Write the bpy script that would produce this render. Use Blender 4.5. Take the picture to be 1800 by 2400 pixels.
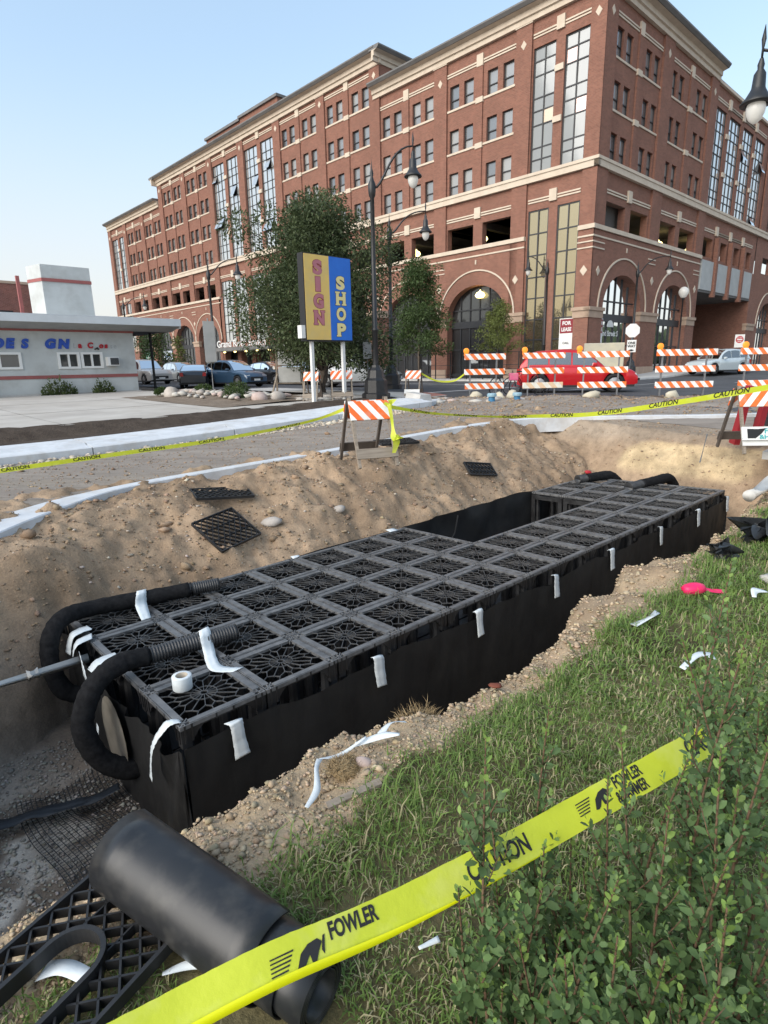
import bpy, math, random
import numpy as np
from mathutils import Vector, Matrix, Euler

for o in list(bpy.data.objects):
    bpy.data.objects.remove(o, do_unlink=True)
scene = bpy.context.scene
COL = scene.collection
R = math.radians

# ------------------------------------------------------------------ camera
cam_data = bpy.data.cameras.new('camera')
cam_data.sensor_fit = 'VERTICAL'
cam_data.sensor_height = 36.0
cam_data.lens = 36.0 * 1373.3 / 2400.0
cam_data.clip_start = 0.05
cam_data.clip_end = 3000.0
camera = bpy.data.objects.new('camera', cam_data)
COL.objects.link(camera)
PITCH, ROLL = 0.2447, -0.0183
_r = Vector((1, 0, 0)); _up = Vector((0, math.sin(PITCH), math.cos(PITCH))); _fw = Vector((0, math.cos(PITCH), -math.sin(PITCH)))
_cx = _r * math.cos(ROLL) + _up * math.sin(ROLL)
_cy = _r * -math.sin(ROLL) + _up * math.cos(ROLL)
_m = Matrix((_cx, _cy, -_fw)).transposed().to_4x4()
_m.translation = Vector((0, 0, 1.6))
camera.matrix_world = _m
scene.camera = camera

# ------------------------------------------------------------------ sky, sun, exposure
SUN_EL, SUN_AZ = R(30.0), R(227.0)         # veiled light from behind the left shoulder
world = bpy.data.worlds.new('World')
scene.world = world
world.use_nodes = True
wn = world.node_tree
bg = wn.nodes['Background']
sky = wn.nodes.new('ShaderNodeTexSky')
sky.sky_type = 'NISHITA'
sky.sun_disc = False
sky.sun_elevation = SUN_EL
sky.sun_rotation = SUN_AZ
sky.altitude = 200
sky.air_density = 1.0
sky.dust_density = 2.2
sky.ozone_density = 3.0
gam = wn.nodes.new('ShaderNodeGamma'); gam.inputs[1].default_value = 0.60      # evening haze evens the sky out
tnt = wn.nodes.new('ShaderNodeMix'); tnt.data_type = 'RGBA'; tnt.blend_type = 'MULTIPLY'; tnt.inputs[0].default_value = 1.0
tnt.inputs[7].default_value = (0.97, 1.0, 0.965, 1)
wn.links.new(sky.outputs[0], gam.inputs[0]); wn.links.new(gam.outputs[0], tnt.inputs[6])
_tc = wn.nodes.new('ShaderNodeTexCoord'); _sp = wn.nodes.new('ShaderNodeSeparateXYZ'); wn.links.new(_tc.outputs['Generated'], _sp.inputs[0])
_hz = wn.nodes.new('ShaderNodeMapRange'); _hz.interpolation_type = 'SMOOTHSTEP'       # pale evening haze all round the horizon
_hz.inputs['From Min'].default_value = 0.0; _hz.inputs['From Max'].default_value = 0.42; _hz.inputs['To Min'].default_value = 0.80; _hz.inputs['To Max'].default_value = 0.0
wn.links.new(_sp.outputs[2], _hz.inputs[0])
_hm = wn.nodes.new('ShaderNodeMix'); _hm.data_type = 'RGBA'; _hm.inputs[7].default_value = (1.66, 1.57, 1.48, 1)
wn.links.new(_hz.outputs[0], _hm.inputs[0]); wn.links.new(tnt.outputs[2], _hm.inputs[6]); wn.links.new(_hm.outputs[2], bg.inputs[0])
bg.inputs[1].default_value = 0.15
sun_data = bpy.data.lights.new('sun', 'SUN')
sun_data.energy = 1.0
sun_data.angle = R(60)
sun_data.color = (1.0, 0.93, 0.85)
sun = bpy.data.objects.new('sun', sun_data)
COL.objects.link(sun)
_sd = Vector((math.sin(SUN_AZ) * math.cos(SUN_EL), math.cos(SUN_AZ) * math.cos(SUN_EL), math.sin(SUN_EL)))
sun.rotation_euler = (-_sd).to_track_quat('-Z', 'Y').to_euler()
scene.view_settings.view_transform = 'Standard'
scene.view_settings.look = 'None'
scene.view_settings.gamma = 1.0
scene.view_settings.use_curve_mapping = False
scene.view_settings.exposure = 1.82

# ------------------------------------------------------------------ helpers
TH = R(43.0)
CU, SU = math.cos(TH), math.sin(TH)
def W(u, v, z=0.0):
    """street grid (u along the dug-up street, v across it) to world"""
    return (u * CU - v * SU, u * SU + v * CU, z)
def Wn(P):
    P = np.asarray(P, float)
    return np.stack([P[..., 0] * CU - P[..., 1] * SU, P[..., 0] * SU + P[..., 1] * CU, P[..., 2]], -1)
def ss(t):
    t = np.clip(t, 0, 1); return t * t * (3 - 2 * t)
def G(u, v):
    """height of the finished ground"""
    u = np.asarray(u, float); v = np.asarray(v, float)
    A = ss((u - 2 - np.maximum(0, 8 - v)) / 14)
    B = .72 * ss((v - 13.8) / 1.6) + .28 * ss((v - 15.4) / 12)
    z = .42 * A + .5 * B * (1 - .7 * A)
    z = z - .17 * ss((u - 24) / 10) * ss((v - 12) / 10)
    return z + .45 * ss((u - 40) / 14) * (1 - ss((v - 22) / 8))
_prng = np.random.RandomState(7)
_perm = _prng.rand(256, 256)
def vnoise(x, y):
    x = np.asarray(x, float); y = np.asarray(y, float)
    xi = np.floor(x).astype(int); yi = np.floor(y).astype(int)
    fx = x - xi; fy = y - yi
    fx = fx * fx * (3 - 2 * fx); fy = fy * fy * (3 - 2 * fy)
    a = _perm[xi % 256, yi % 256]; b = _perm[(xi + 1) % 256, yi % 256]
    c = _perm[xi % 256, (yi + 1) % 256]; d = _perm[(xi + 1) % 256, (yi + 1) % 256]
    return (a * (1 - fx) + b * fx) * (1 - fy) + (c * (1 - fx) + d * fx) * fy - .5
def fbm(x, y, oct=4, lac=2.1, gain=.5):
    s = 0; a = 1
    for k in range(oct):
        s = s + a * vnoise(x + 17.3 * k, y - 9.1 * k); x = x * lac; y = y * lac; a *= gain
    return s

def fast_mesh(name, verts, faces, smooth=False):
    """verts (N,3) array, faces (M,k) array"""
    verts = np.ascontiguousarray(verts, dtype=np.float32); faces = np.ascontiguousarray(faces, dtype=np.int32)
    me = bpy.data.meshes.new(name)
    M, k = faces.shape
    me.vertices.add(len(verts)); me.vertices.foreach_set('co', verts.ravel())
    me.loops.add(M * k); me.loops.foreach_set('vertex_index', faces.ravel())
    me.polygons.add(M); me.polygons.foreach_set('loop_start', np.arange(0, M * k, k, dtype=np.int32))
    me.update(calc_edges=True)
    me.validate()
    if smooth:
        me.polygons.foreach_set('use_smooth', np.ones(len(me.polygons), dtype=bool))
    return me
def set_color(me, cols, name='tint'):
    at = me.color_attributes.new(name, 'FLOAT_COLOR', 'POINT')
    c = np.ones((len(me.vertices), 4), np.float32); c[:, :3] = cols
    at.data.foreach_set('color', c.ravel())

def tag(o, label=None, cat=None, group=None, kind=None):
    if label: o['label'] = label
    if cat: o['category'] = cat
    if group: o['group'] = group
    if kind: o['kind'] = kind
    return o
def ob(name, me, mat=None, parent=None, loc=None, rot=None, scale=None):
    o = bpy.data.objects.new(name, me); COL.objects.link(o)
    if mat is not None and me is not None and not me.materials: me.materials.append(mat)
    if parent: o.parent = parent
    if loc is not None: o.location = loc
    if rot is not None: o.rotation_euler = rot if hasattr(rot, '__len__') else (0, 0, rot)
    if scale is not None: o.scale = scale
    return o
def thing(name, label, cat, loc=(0, 0, 0), rotz=0, group=None):
    o = bpy.data.objects.new(name, None); COL.objects.link(o)
    o.empty_display_size = .1
    o.location = loc; o.rotation_euler = (0, 0, rotz)
    return tag(o, label, cat, group)
def copy_tree(o, parent=None):
    c = o.copy(); COL.objects.link(c); c.parent = parent
    for ch in list(o.children): copy_tree(ch, c)
    return c
def frame(d, up=(0, 0, 1)):
    d = np.asarray(d, float); d = d / np.linalg.norm(d)
    up = np.asarray(up, float)
    if abs(d @ up) > .98: up = np.array([1., 0, 0])
    s = np.cross(d, up); s /= np.linalg.norm(s)
    t = np.cross(s, d)
    return d, s, t
class MB:
    def __init__(self): self.v = []; self.f = []
    def add(self, verts, faces):
        n = len(self.v); self.v += [tuple(float(c) for c in p) for p in verts]; self.f += [tuple(i + n for i in q) for q in faces]
        return self
    def box(self, x0, x1, y0, y1, z0, z1):
        return self.add([(x0, y0, z0), (x1, y0, z0), (x1, y1, z0), (x0, y1, z0), (x0, y0, z1), (x1, y0, z1), (x1, y1, z1), (x0, y1, z1)],
                        [(0, 3, 2, 1), (4, 5, 6, 7), (0, 1, 5, 4), (1, 2, 6, 5), (2, 3, 7, 6), (3, 0, 4, 7)])
    def beam(self, a, b, w, h, up=(0, 0, 1), w2=None, h2=None):
        a = np.asarray(a, float); b = np.asarray(b, float); d, s, t = frame(b - a, up)
        w2 = w if w2 is None else w2; h2 = h if h2 is None else h2
        vs = []
        for p, ww, hh in ((a, w, h), (b, w2, h2)):
            for i, j in ((-1, -1), (1, -1), (1, 1), (-1, 1)): vs.append(p + s * i * ww / 2 + t * j * hh / 2)
        return self.add(vs, [(0, 1, 2, 3), (7, 6, 5, 4), (0, 4, 5, 1), (1, 5, 6, 2), (2, 6, 7, 3), (3, 7, 4, 0)])
    def tube(self, pts, r, n=8, caps=True):
        pts = [np.asarray(p, float) for p in pts]; k = len(pts)
        rs = r if hasattr(r, '__len__') else [r] * k
        vs = []; fs = []
        ref = None
        for i, p in enumerate(pts):
            d = pts[min(i + 1, k - 1)] - pts[max(i - 1, 0)]
            d = d / (np.linalg.norm(d) + 1e-9)
            if ref is None: _, s, t = frame(d)
            else:
                s = ref - d * (ref @ d); s /= np.linalg.norm(s) + 1e-9; t = np.cross(d, s)
            ref = s
            for j in range(n):
                a = 2 * math.pi * j / n; vs.append(p + rs[i] * (math.cos(a) * s + math.sin(a) * t))
        for i in range(k - 1):
            for j in range(n):
                j2 = (j + 1) % n; fs.append((i * n + j, i * n + j2, (i + 1) * n + j2, (i + 1) * n + j))
        if caps: fs.append(tuple(range(n))[::-1]); fs.append(tuple((k - 1) * n + j for j in range(n)))
        return self.add(vs, fs)
    def lathe(self, prof, n=16, c=(0, 0, 0), R3=None):
        vs = []; fs = []; k = len(prof)
        for r, z in prof:
            for j in range(n):
                a = 2 * math.pi * j / n; vs.append(np.array([r * math.cos(a), r * math.sin(a), z]))
        if R3 is not None: vs = [np.asarray(R3) @ q for q in vs]
        vs = [q + np.asarray(c, float) for q in vs]
        for i in range(k - 1):
            for j in range(n):
                j2 = (j + 1) % n; fs.append((i * n + j, i * n + j2, (i + 1) * n + j2, (i + 1) * n + j))
        return self.add(vs, fs)
    def prism(self, poly, fn, d0, d1):
        """poly 2-D outline (convex or simple), fn(a,b,d)->xyz"""
        n = len(poly)
        vs = [fn(a, b, d0) for a, b in poly] + [fn(a, b, d1) for a, b in poly]
        fs = [tuple(range(n)), tuple(range(2 * n - 1, n - 1, -1))] + [(i, (i + 1) % n, n + (i + 1) % n, n + i) for i in range(n)]
        return self.add(vs, fs)
    def grid(self, rows):
        """rows: list of equal-length point lists"""
        k = len(rows[0]); vs = [p for r in rows for p in r]
        fs = [(i * k + j, i * k + j + 1, (i + 1) * k + j + 1, (i + 1) * k + j) for i in range(len(rows) - 1) for j in range(k - 1)]
        return self.add(vs, fs)
    def mesh(self, name, smooth=False):
        me = bpy.data.meshes.new(name); me.from_pydata(self.v, [], self.f); me.update()
        if smooth: me.polygons.foreach_set('use_smooth', np.ones(len(me.polygons), dtype=bool))
        return me
    def build(self, name, mat, parent=None, smooth=False, loc=None, rot=None):
        return ob(name, self.mesh(name, smooth), mat, parent, loc, rot)
def soft(o, w=.01, seg=2):
    m = o.modifiers.new('bevel', 'BEVEL'); m.width = w; m.segments = seg; m.limit_method = 'ANGLE'; return o
def thick(o, t, offset=0):
    m = o.modifiers.new('solid', 'SOLIDIFY'); m.thickness = t; m.offset = offset; return o

def text_geo(s, size=1.0, bold=0.0, align='LEFT', spacing=1.0):
    cu = bpy.data.curves.new('txt', 'FONT'); cu.body = s; cu.size = size; cu.offset = bold; cu.align_x = align; cu.space_character = spacing
    cu.resolution_u = 4
    o = bpy.data.objects.new('txt', cu); COL.objects.link(o)
    dg = bpy.context.evaluated_depsgraph_get(); dg.update()
    me = bpy.data.meshes.new_from_object(o.evaluated_get(dg))
    V = np.array([v.co[:] for v in me.vertices]); F = [tuple(p.vertices) for p in me.polygons]
    bpy.data.objects.remove(o); bpy.data.curves.remove(cu); bpy.data.meshes.remove(me)
    return V, F

# ------------------------------------------------------------------ materials
def mat(name, c1, c2=None, scale=4.0, rough=.8, bump=0.0, bscale=None, bdist=.01, metal=0.0, spec=.4, detail=6, coord='pos', lo=.35, hi=.65,
        attr=None, rough2=None, emit=None, estr=1.0, c3=None, scale3=1.0, amt3=.5, trans=0.0, coat=0.0, stretch=None):
    m = bpy.data.materials.new(name); m.use_nodes = True
    nt = m.node_tree; N = nt.nodes; L = nt.links
    b = N['Principled BSDF']
    b.inputs['Roughness'].default_value = rough; b.inputs['Metallic'].default_value = metal
    b.inputs['Specular IOR Level'].default_value = spec
    b.inputs['Coat Weight'].default_value = coat
    if trans: b.inputs['Transmission Weight'].default_value = trans
    if coord == 'pos': src = N.new('ShaderNodeNewGeometry').outputs['Position']
    else: src = N.new('ShaderNodeTexCoord').outputs['Object']
    if stretch:
        mp = N.new('ShaderNodeMapping'); mp.inputs['Scale'].default_value = stretch[:3]
        if len(stretch) > 3: mp.inputs['Rotation'].default_value = (0, 0, stretch[3])
        L.new(src, mp.inputs[0]); src = mp.outputs[0]
    def noise(sc, det=detail):
        n = N.new('ShaderNodeTexNoise'); n.inputs['Scale'].default_value = sc; n.inputs['Detail'].default_value = det; n.inputs['Roughness'].default_value = .62
        L.new(src, n.inputs['Vector']); return n
    col = None
    if attr:
        a = N.new('ShaderNodeAttribute'); a.attribute_name = attr; col = a.outputs['Color']
    if c2 is not None:
        n = noise(scale); mr = N.new('ShaderNodeMapRange'); mr.inputs['From Min'].default_value = lo; mr.inputs['From Max'].default_value = hi
        L.new(n.outputs[0], mr.inputs[0])
        mx = N.new('ShaderNodeMix'); mx.data_type = 'RGBA'
        mx.inputs[6].default_value = (*c1, 1); mx.inputs[7].default_value = (*c2, 1); L.new(mr.outputs[0], mx.inputs[0])
        out = mx.outputs[2]
        if c3 is not None:
            n3 = noise(scale3, 4); m3 = N.new('ShaderNodeMapRange'); m3.inputs['From Min'].default_value = .48; m3.inputs['From Max'].default_value = .68
            m3.inputs['To Max'].default_value = amt3
            L.new(n3.outputs[0], m3.inputs[0])
            mx3 = N.new('ShaderNodeMix'); mx3.data_type = 'RGBA'; L.new(m3.outputs[0], mx3.inputs[0]); L.new(out, mx3.inputs[6]); mx3.inputs[7].default_value = (*c3, 1)
            out = mx3.outputs[2]
        if col is not None:
            ml = N.new('ShaderNodeMix'); ml.data_type = 'RGBA'; ml.blend_type = 'MULTIPLY'; ml.inputs[0].default_value = 1
            L.new(col, ml.inputs[6]); L.new(out, ml.inputs[7]); out = ml.outputs[2]
        L.new(out, b.inputs['Base Color'])
        if rough2 is not None:
            rr = N.new('ShaderNodeMapRange'); rr.inputs['From Min'].default_value = lo; rr.inputs['From Max'].default_value = hi
            rr.inputs['To Min'].default_value = rough; rr.inputs['To Max'].default_value = rough2
            L.new(n.outputs[0], rr.inputs[0]); L.new(rr.outputs[0], b.inputs['Roughness'])
    elif col is not None: L.new(col, b.inputs['Base Color'])
    else: b.inputs['Base Color'].default_value = (*c1, 1)
    if bump:
        nb = noise(bscale or scale * 3, 8); bp = N.new('ShaderNodeBump'); bp.inputs['Strength'].default_value = bump; bp.inputs['Distance'].default_value = bdist
        L.new(nb.outputs[0], bp.inputs['Height']); L.new(bp.outputs[0], b.inputs['Normal'])
    if emit: b.inputs['Emission Color'].default_value = (*emit, 1); b.inputs['Emission Strength'].default_value = estr
    return m
def brick_mat(name, c1, c2, mortar, w=.2, h=.07):
    m = mat(name, c1, c2, scale=.9, rough=.85, bump=.0, coord='obj', spec=.2, c3=tuple(x * .68 for x in c1), scale3=.22, amt3=.55)
    nt = m.node_tree; N = nt.nodes; L = nt.links; b = N['Principled BSDF']
    tc = N.new('ShaderNodeTexCoord'); sp = N.new('ShaderNodeSeparateXYZ'); L.new(tc.outputs['Object'], sp.inputs[0])
    ad = N.new('ShaderNodeMath'); ad.operation = 'ADD'; L.new(sp.outputs[0], ad.inputs[0]); L.new(sp.outputs[1], ad.inputs[1])
    cb = N.new('ShaderNodeCombineXYZ'); L.new(ad.outputs[0], cb.inputs[0]); L.new(sp.outputs[2], cb.inputs[1])
    br = N.new('ShaderNodeTexBrick'); L.new(cb.outputs[0], br.inputs['Vector'])
    br.inputs['Scale'].default_value = 1; br.inputs['Brick Width'].default_value = w; br.inputs['Row Height'].default_value = h; br.inputs['Mortar Size'].default_value = .009
    br.inputs['Mortar Smooth'].default_value = .2; br.inputs['Bias'].default_value = 0
    old = b.inputs['Base Color'].links[0].from_socket
    hs = N.new('ShaderNodeHueSaturation'); hs.inputs['Value'].default_value = .72; L.new(old, hs.inputs['Color'])
    L.new(old, br.inputs['Color1']); L.new(hs.outputs[0], br.inputs['Color2']); br.inputs['Mortar'].default_value = (*mortar, 1)
    L.new(br.outputs[0], b.inputs['Base Color'])
    bp = N.new('ShaderNodeBump'); bp.inputs['Strength'].default_value = .5; bp.inputs['Distance'].default_value = .006; bp.invert = True
    L.new(br.outputs['Fac'], bp.inputs['Height']); L.new(bp.outputs[0], b.inputs['Normal'])
    return m
def glass_mat(name, tint, rough=.03, dark=.35, gc=(.92, .95, .97)):
    """window glass seen from outside: mirror-like coat over a dim interior"""
    m = bpy.data.materials.new(name); m.use_nodes = True
    nt = m.node_tree; N = nt.nodes; L = nt.links; b = N['Principled BSDF']
    b.inputs['Base Color'].default_value = (*tint, 1); b.inputs['Roughness'].default_value = .5
    g = N.new('ShaderNodeBsdfGlossy'); g.inputs['Roughness'].default_value = rough; g.inputs['Color'].default_value = (*gc, 1)
    fr = N.new('ShaderNodeFresnel'); fr.inputs['IOR'].default_value = 1.6
    mr = N.new('ShaderNodeMapRange'); mr.inputs['To Min'].default_value = dark; mr.inputs['To Max'].default_value = 1.0
    L.new(fr.outputs[0], mr.inputs[0])
    tc = N.new('ShaderNodeNewGeometry'); nz = N.new('ShaderNodeTexNoise'); nz.inputs['Scale'].default_value = .7; L.new(tc.outputs['Position'], nz.inputs['Vector'])
    bp = N.new('ShaderNodeBump'); bp.inputs['Strength'].default_value = .06; bp.inputs['Distance'].default_value = .03; L.new(nz.outputs[0], bp.inputs['Height']); L.new(bp.outputs[0], g.inputs['Normal'])
    mx = N.new('ShaderNodeMixShader'); L.new(mr.outputs[0], mx.inputs[0]); L.new(b.outputs[0], mx.inputs[1]); L.new(g.outputs[0], mx.inputs[2])
    L.new(mx.outputs[0], N['Material Output'].inputs['Surface'])
    return m
def stripe_mat(name, ca, cb, width, dirx=1.0, dirz=1.0, rough=.55, off=0.0, dirt=(.45, .42, .38)):
    """diagonal painted stripes across a board (object x / z)"""
    m = mat(name, ca, None, rough=rough, coord='obj'); nt = m.node_tree; N = nt.nodes; L = nt.links; b = N['Principled BSDF']
    tc = N.new('ShaderNodeTexCoord'); sp = N.new('ShaderNodeSeparateXYZ'); L.new(tc.outputs['Object'], sp.inputs[0])
    a = N.new('ShaderNodeMath'); a.operation = 'MULTIPLY'; a.inputs[1].default_value = dirx; L.new(sp.outputs[0], a.inputs[0])
    c = N.new('ShaderNodeMath'); c.operation = 'MULTIPLY_ADD'; c.inputs[1].default_value = dirz; L.new(sp.outputs[2], c.inputs[0]); L.new(a.outputs[0], c.inputs[2])
    d = N.new('ShaderNodeMath'); d.operation = 'ADD'; d.inputs[1].default_value = off; L.new(c.outputs[0], d.inputs[0])
    e = N.new('ShaderNodeMath'); e.operation = 'DIVIDE'; e.inputs[1].default_value = width; L.new(d.outputs[0], e.inputs[0])
    fr = N.new('ShaderNodeMath'); fr.operation = 'FLOORED_MODULO'; fr.inputs[1].default_value = 2; L.new(e.outputs[0], fr.inputs[0])
    gt = N.new('ShaderNodeMath'); gt.operation = 'GREATER_THAN'; gt.inputs[1].default_value = 1; L.new(fr.outputs[0], gt.inputs[0])
    mx = N.new('ShaderNodeMix'); mx.data_type = 'RGBA'; mx.inputs[6].default_value = (*ca, 1); mx.inputs[7].default_value = (*cb, 1); L.new(gt.outputs[0], mx.inputs[0])
    n = N.new('ShaderNodeTexNoise'); n.inputs['Scale'].default_value = 6; n.inputs['Detail'].default_value = 6; L.new(tc.outputs['Object'], n.inputs['Vector'])
    mr = N.new('ShaderNodeMapRange'); mr.inputs['From Min'].default_value = .5; mr.inputs['From Max'].default_value = .75; mr.inputs['To Max'].default_value = .45; L.new(n.outputs[0], mr.inputs[0])
    m2 = N.new('ShaderNodeMix'); m2.data_type = 'RGBA'; L.new(mr.outputs[0], m2.inputs[0]); L.new(mx.outputs[2], m2.inputs[6]); m2.inputs[7].default_value = (*dirt, 1)
    L.new(m2.outputs[2], b.inputs['Base Color'])
    return m

M = {}
M['soil'] = mat('soil', (1.15, 1.13, 1.1), (.72, .7, .68), scale=7, rough=.95, bump=.9, bscale=38, bdist=.012, attr='tint', spec=.15, c3=(1.35, 1.3, 1.2), scale3=55, amt3=.5, lo=.3, hi=.7)
M['dirt'] = mat('dirt', (.15, .115, .085), (.22, .175, .135), scale=2.2, rough=.95, bump=.8, bscale=25, bdist=.02, spec=.15, c3=(.28, .24, .2), scale3=30, amt3=.5)
M['roadbed'] = mat('roadbed', (.235, .20, .17), (.32, .28, .24), scale=1.6, rough=.95, bump=.7, bscale=22, bdist=.02, spec=.15, c3=(.165, .14, .115), scale3=3.2, amt3=.7, stretch=(.22, 1.6, 1, -TH))
M['topsoil'] = mat('topsoil', (.055, .042, .033), (.09, .07, .055), scale=3, rough=.95, bump=1, bscale=18, bdist=.04, spec=.1)
M['apron'] = mat('apron_concrete', (.42, .385, .34), (.50, .47, .425), scale=.8, rough=.9, bump=.15, bscale=60, bdist=.004, spec=.2, c3=(.33, .30, .27), scale3=.5, amt3=.6)
M['kerb'] = mat('kerb_concrete', (.52, .54, .56), (.62, .64, .66), scale=3, rough=.85, bump=.15, bscale=90, bdist=.003, spec=.25, c3=(.40, .36, .31), scale3=2.2, amt3=.45)
M['slab'] = mat('slab_concrete', (.40, .39, .37), (.5, .49, .47), scale=2.5, rough=.9, bump=.2, bscale=80, bdist=.003, spec=.2)
M['asphalt'] = mat('asphalt', (.055, .056, .06), (.085, .086, .09), scale=1.2, rough=.85, bump=.25, bscale=120, bdist=.003, spec=.3, c3=(.11, .11, .115), scale3=.4, amt3=.6)
M['paint'] = mat('road_paint', (.62, .62, .6), (.4, .4, .39), scale=9, rough=.8, coord='pos')
# ================================================================== the setting
rng = np.random.RandomState(11)
def sheet(name, us, vs, zf, matl, mask=None, smooth=True, kind='structure'):
    us = np.asarray(us, float); vs = np.asarray(vs, float)
    UU, VV = np.meshgrid(us, vs, indexing='ij')
    Z = zf(UU, VV)
    P = Wn(np.stack([UU, VV, Z], -1).reshape(-1, 3))
    nu, nv = len(us), len(vs)
    I, J = np.meshgrid(np.arange(nu - 1), np.arange(nv - 1), indexing='ij')
    keep = np.ones(I.shape, bool)
    if mask is not None:
        uc = (UU[:-1, :-1] + UU[1:, 1:]) / 2; vc = (VV[:-1, :-1] + VV[1:, 1:]) / 2
        keep = mask(uc, vc)
    I = I[keep]; J = J[keep]
    F = np.stack([I * nv + J, (I + 1) * nv + J, (I + 1) * nv + J + 1, I * nv + J + 1], -1)
    used = np.unique(F); remap = -np.ones(len(P), int); remap[used] = np.arange(len(used))
    o = ob(name, fast_mesh(name, P[used], remap[F], smooth), matl)
    tag(o, kind=kind)
    return o
def lin(a, b, n): return np.linspace(a, b, n)

# --- distant ground, with a hole where the excavation block sits
B0, B1, B2, B3 = -7.0, 13.6, -7.0, 8.6
gu = np.unique(np.concatenate([[-900, -300, -120, -60, -30], lin(-20, 70, 46), [80, 100, 140, 250, 500, 900], [B0, B1]]))
gv = np.unique(np.concatenate([[-900, -300, -100, -50], lin(-30, 40, 36), [45, 50, 60, 80, 100, 140, 250, 500, 900], [B2, B3]]))
ground = sheet('ground', gu, gv, lambda u, v: G(u, v) - .06, M['dirt'],
               mask=lambda u, v: ~((u > B0) & (u < B1) & (v > B2) & (v < B3)))

KERB = [(-4, -1.0), (-2.2, 2.6), (-.6, 5.3), (.55, 6.75), (1.6, 7.72), (2.8, 8.2), (4.2, 8.32), (6, 8.27), (9, 8.15), (10.6, 7.93), (12.0, 7.4), (13.5, 6.0), (15.0, 4.5), (17.0, 3.1), (20, 1.6), (26, -1)]
def spline(pts, n=8):
    pts = [np.asarray(p, float) for p in pts]; out = []
    for i in range(len(pts) - 1):
        p0 = pts[max(i - 1, 0)]; p1 = pts[i]; p2 = pts[i + 1]; p3 = pts[min(i + 2, len(pts) - 1)]
        for k in range(n):
            t = k / n
            out.append(.5 * ((2 * p1) + (-p0 + p2) * t + (2 * p0 - 5 * p1 + 4 * p2 - p3) * t * t + (-p0 + 3 * p1 - 3 * p2 + p3) * t ** 3))
    out.append(pts[-1]); return out
KS = np.array(spline(KERB, 10))
# --- excavation: lawn, near bank, trench, spoil mound (one continuous surface)
def edge_near(u):
    return 1.80 + .10 * np.sin(u * 1.7 + .4) * (u > 0) + .22 * vnoise(u * 1.9, 3.1) + .12 * vnoise(u * 5.3, 8.2) + .12 * ss((u - 4.5) / 2.5)
def lawn_edge(u):
    return 1.44 + .16 * vnoise(u * 1.3 + 4, 1.7) + .16 * vnoise(u * 4.1, 6.6) + .30 * ss((u - 4) / 2.0) + .06 * ss((0.55 - u) / .4) - .2 * ss((u - 8.5) / 1.5)
def terrain(u, v):
    en = edge_near(u)
    floor = -1.52 + .10 * fbm(u * 1.3, v * 1.3, 3)
    # near bank: crumbled lip then a steep drop
    t = v - en
    near = np.where(t < 0, .02 - .10 * ss((t + .45) / .45), -.08 - .55 * ss(t / .22) - .95 * ss((t - .18) / .5))
    near = near + .085 * fbm(u * 5, v * 5, 4) * ss((t + .5) / .3)
    # spoil mound on the street side
    crest = 7.25 + .25 * vnoise(u * .6, 2.2) - 1.15 * ss((3.4 - u) / 2.6)
    toe = 5.72 - .55 * ss((1.4 - u) / .9)
    top = .16 + .16 * vnoise(u * .55 + 3, 9.4) + .10 * vnoise(u * 1.4, 4.4) + .05 * ss((u - 4) / 2) - .22 * ss((u - 8) / 3) - .24 * ss((4.4 - u) / 2.6)
    s = (v - toe) / (crest - toe)
    zt = -.78 - .74 * ss((1.4 - u) / .9)
    far = np.where(s < 0, -1.6, zt + (top - zt) * np.clip(s, 0, 1) ** .8)
    vk = np.interp(u, KS[:, 0], KS[:, 1]) - .22
    far = np.where(v > crest, top + (G(u, v) + .03 - top) * ss((v - crest) / np.maximum(.3, vk - crest)), far)
    far = far + np.where(s > -.1, (.20 * fbm(u * 2.2, v * 2.2, 5) + .10 * np.abs(fbm(u * 3.1 + 5, v * 4.3, 4)) - .04) * ss((s + .1) * 4), 0)
    # end wall beyond the last crates
    ur = 11.05 + .25 * vnoise(v * 1.1, 5.5) + .25 * ss((v - 4) / 2)
    q = (u - ur) / 1.15
    g = G(u, v)
    right = np.where(q < 0, -1.6, -1.45 + (g - .03 + 1.45) * np.clip(q, 0, 1) ** .55) + np.where(q > 0, .10 * fbm(u * 3, v * 3, 4), 0)
    left = np.where(u < -3.2, -1.6 + 1.6 * ss((-3.2 - u) / 1.6), -1.6)
    h = np.maximum.reduce([floor, near, far, right, left])
    flat = g + .0 + .03 * fbm(u * 2, v * 2, 3)
    return np.where((u > ur + 1.15) & (v < 8.0), np.maximum(flat, np.where(v > 6, far * ss((13 - u) / 1.5) + flat * (1 - ss((13 - u) / 1.5)), flat)), h)
ST = .04
tu = np.concatenate([lin(B0, -1.2, 60)[:-1], np.arange(-1.2, B1 + .001, ST)]); tu[-1] = B1
tv = np.concatenate([lin(B2, -.2, 60)[:-1], np.arange(-.2, B3 + .001, ST)]); tv[-1] = B3
exc = sheet('excavation', tu, tv, terrain, M['soil'])
_co = np.zeros(len(exc.data.vertices) * 3, np.float32); exc.data.vertices.foreach_get('co', _co); _co = _co.reshape(-1, 3)
_u = _co[:, 0] * CU + _co[:, 1] * SU; _v = -_co[:, 0] * SU + _co[:, 1] * CU; _z = _co[:, 2]
brown = np.array([.31, .228, .157]); pale = np.array([.40, .315, .215]); damp = np.array([.165, .138, .115]); sand = np.array([.43, .335, .21]); turf = np.array([.13, .115, .06]); grey = np.array([.30, .245, .19])
n1 = fbm(_u * 1.7, _v * 1.7, 4)[:, None]; n2 = fbm(_u * 4 + 9, _v * 4, 3)[:, None]
colr = brown * (1 + .5 * n1) + 0 * _v[:, None]
wp = (ss((_v - lawn_edge(_u)) / .12) * (1 - ss((_v - edge_near(_u) - .45) / .3)))[:, None] * np.clip(.75 + 1.1 * n1, 0, 1)
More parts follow.
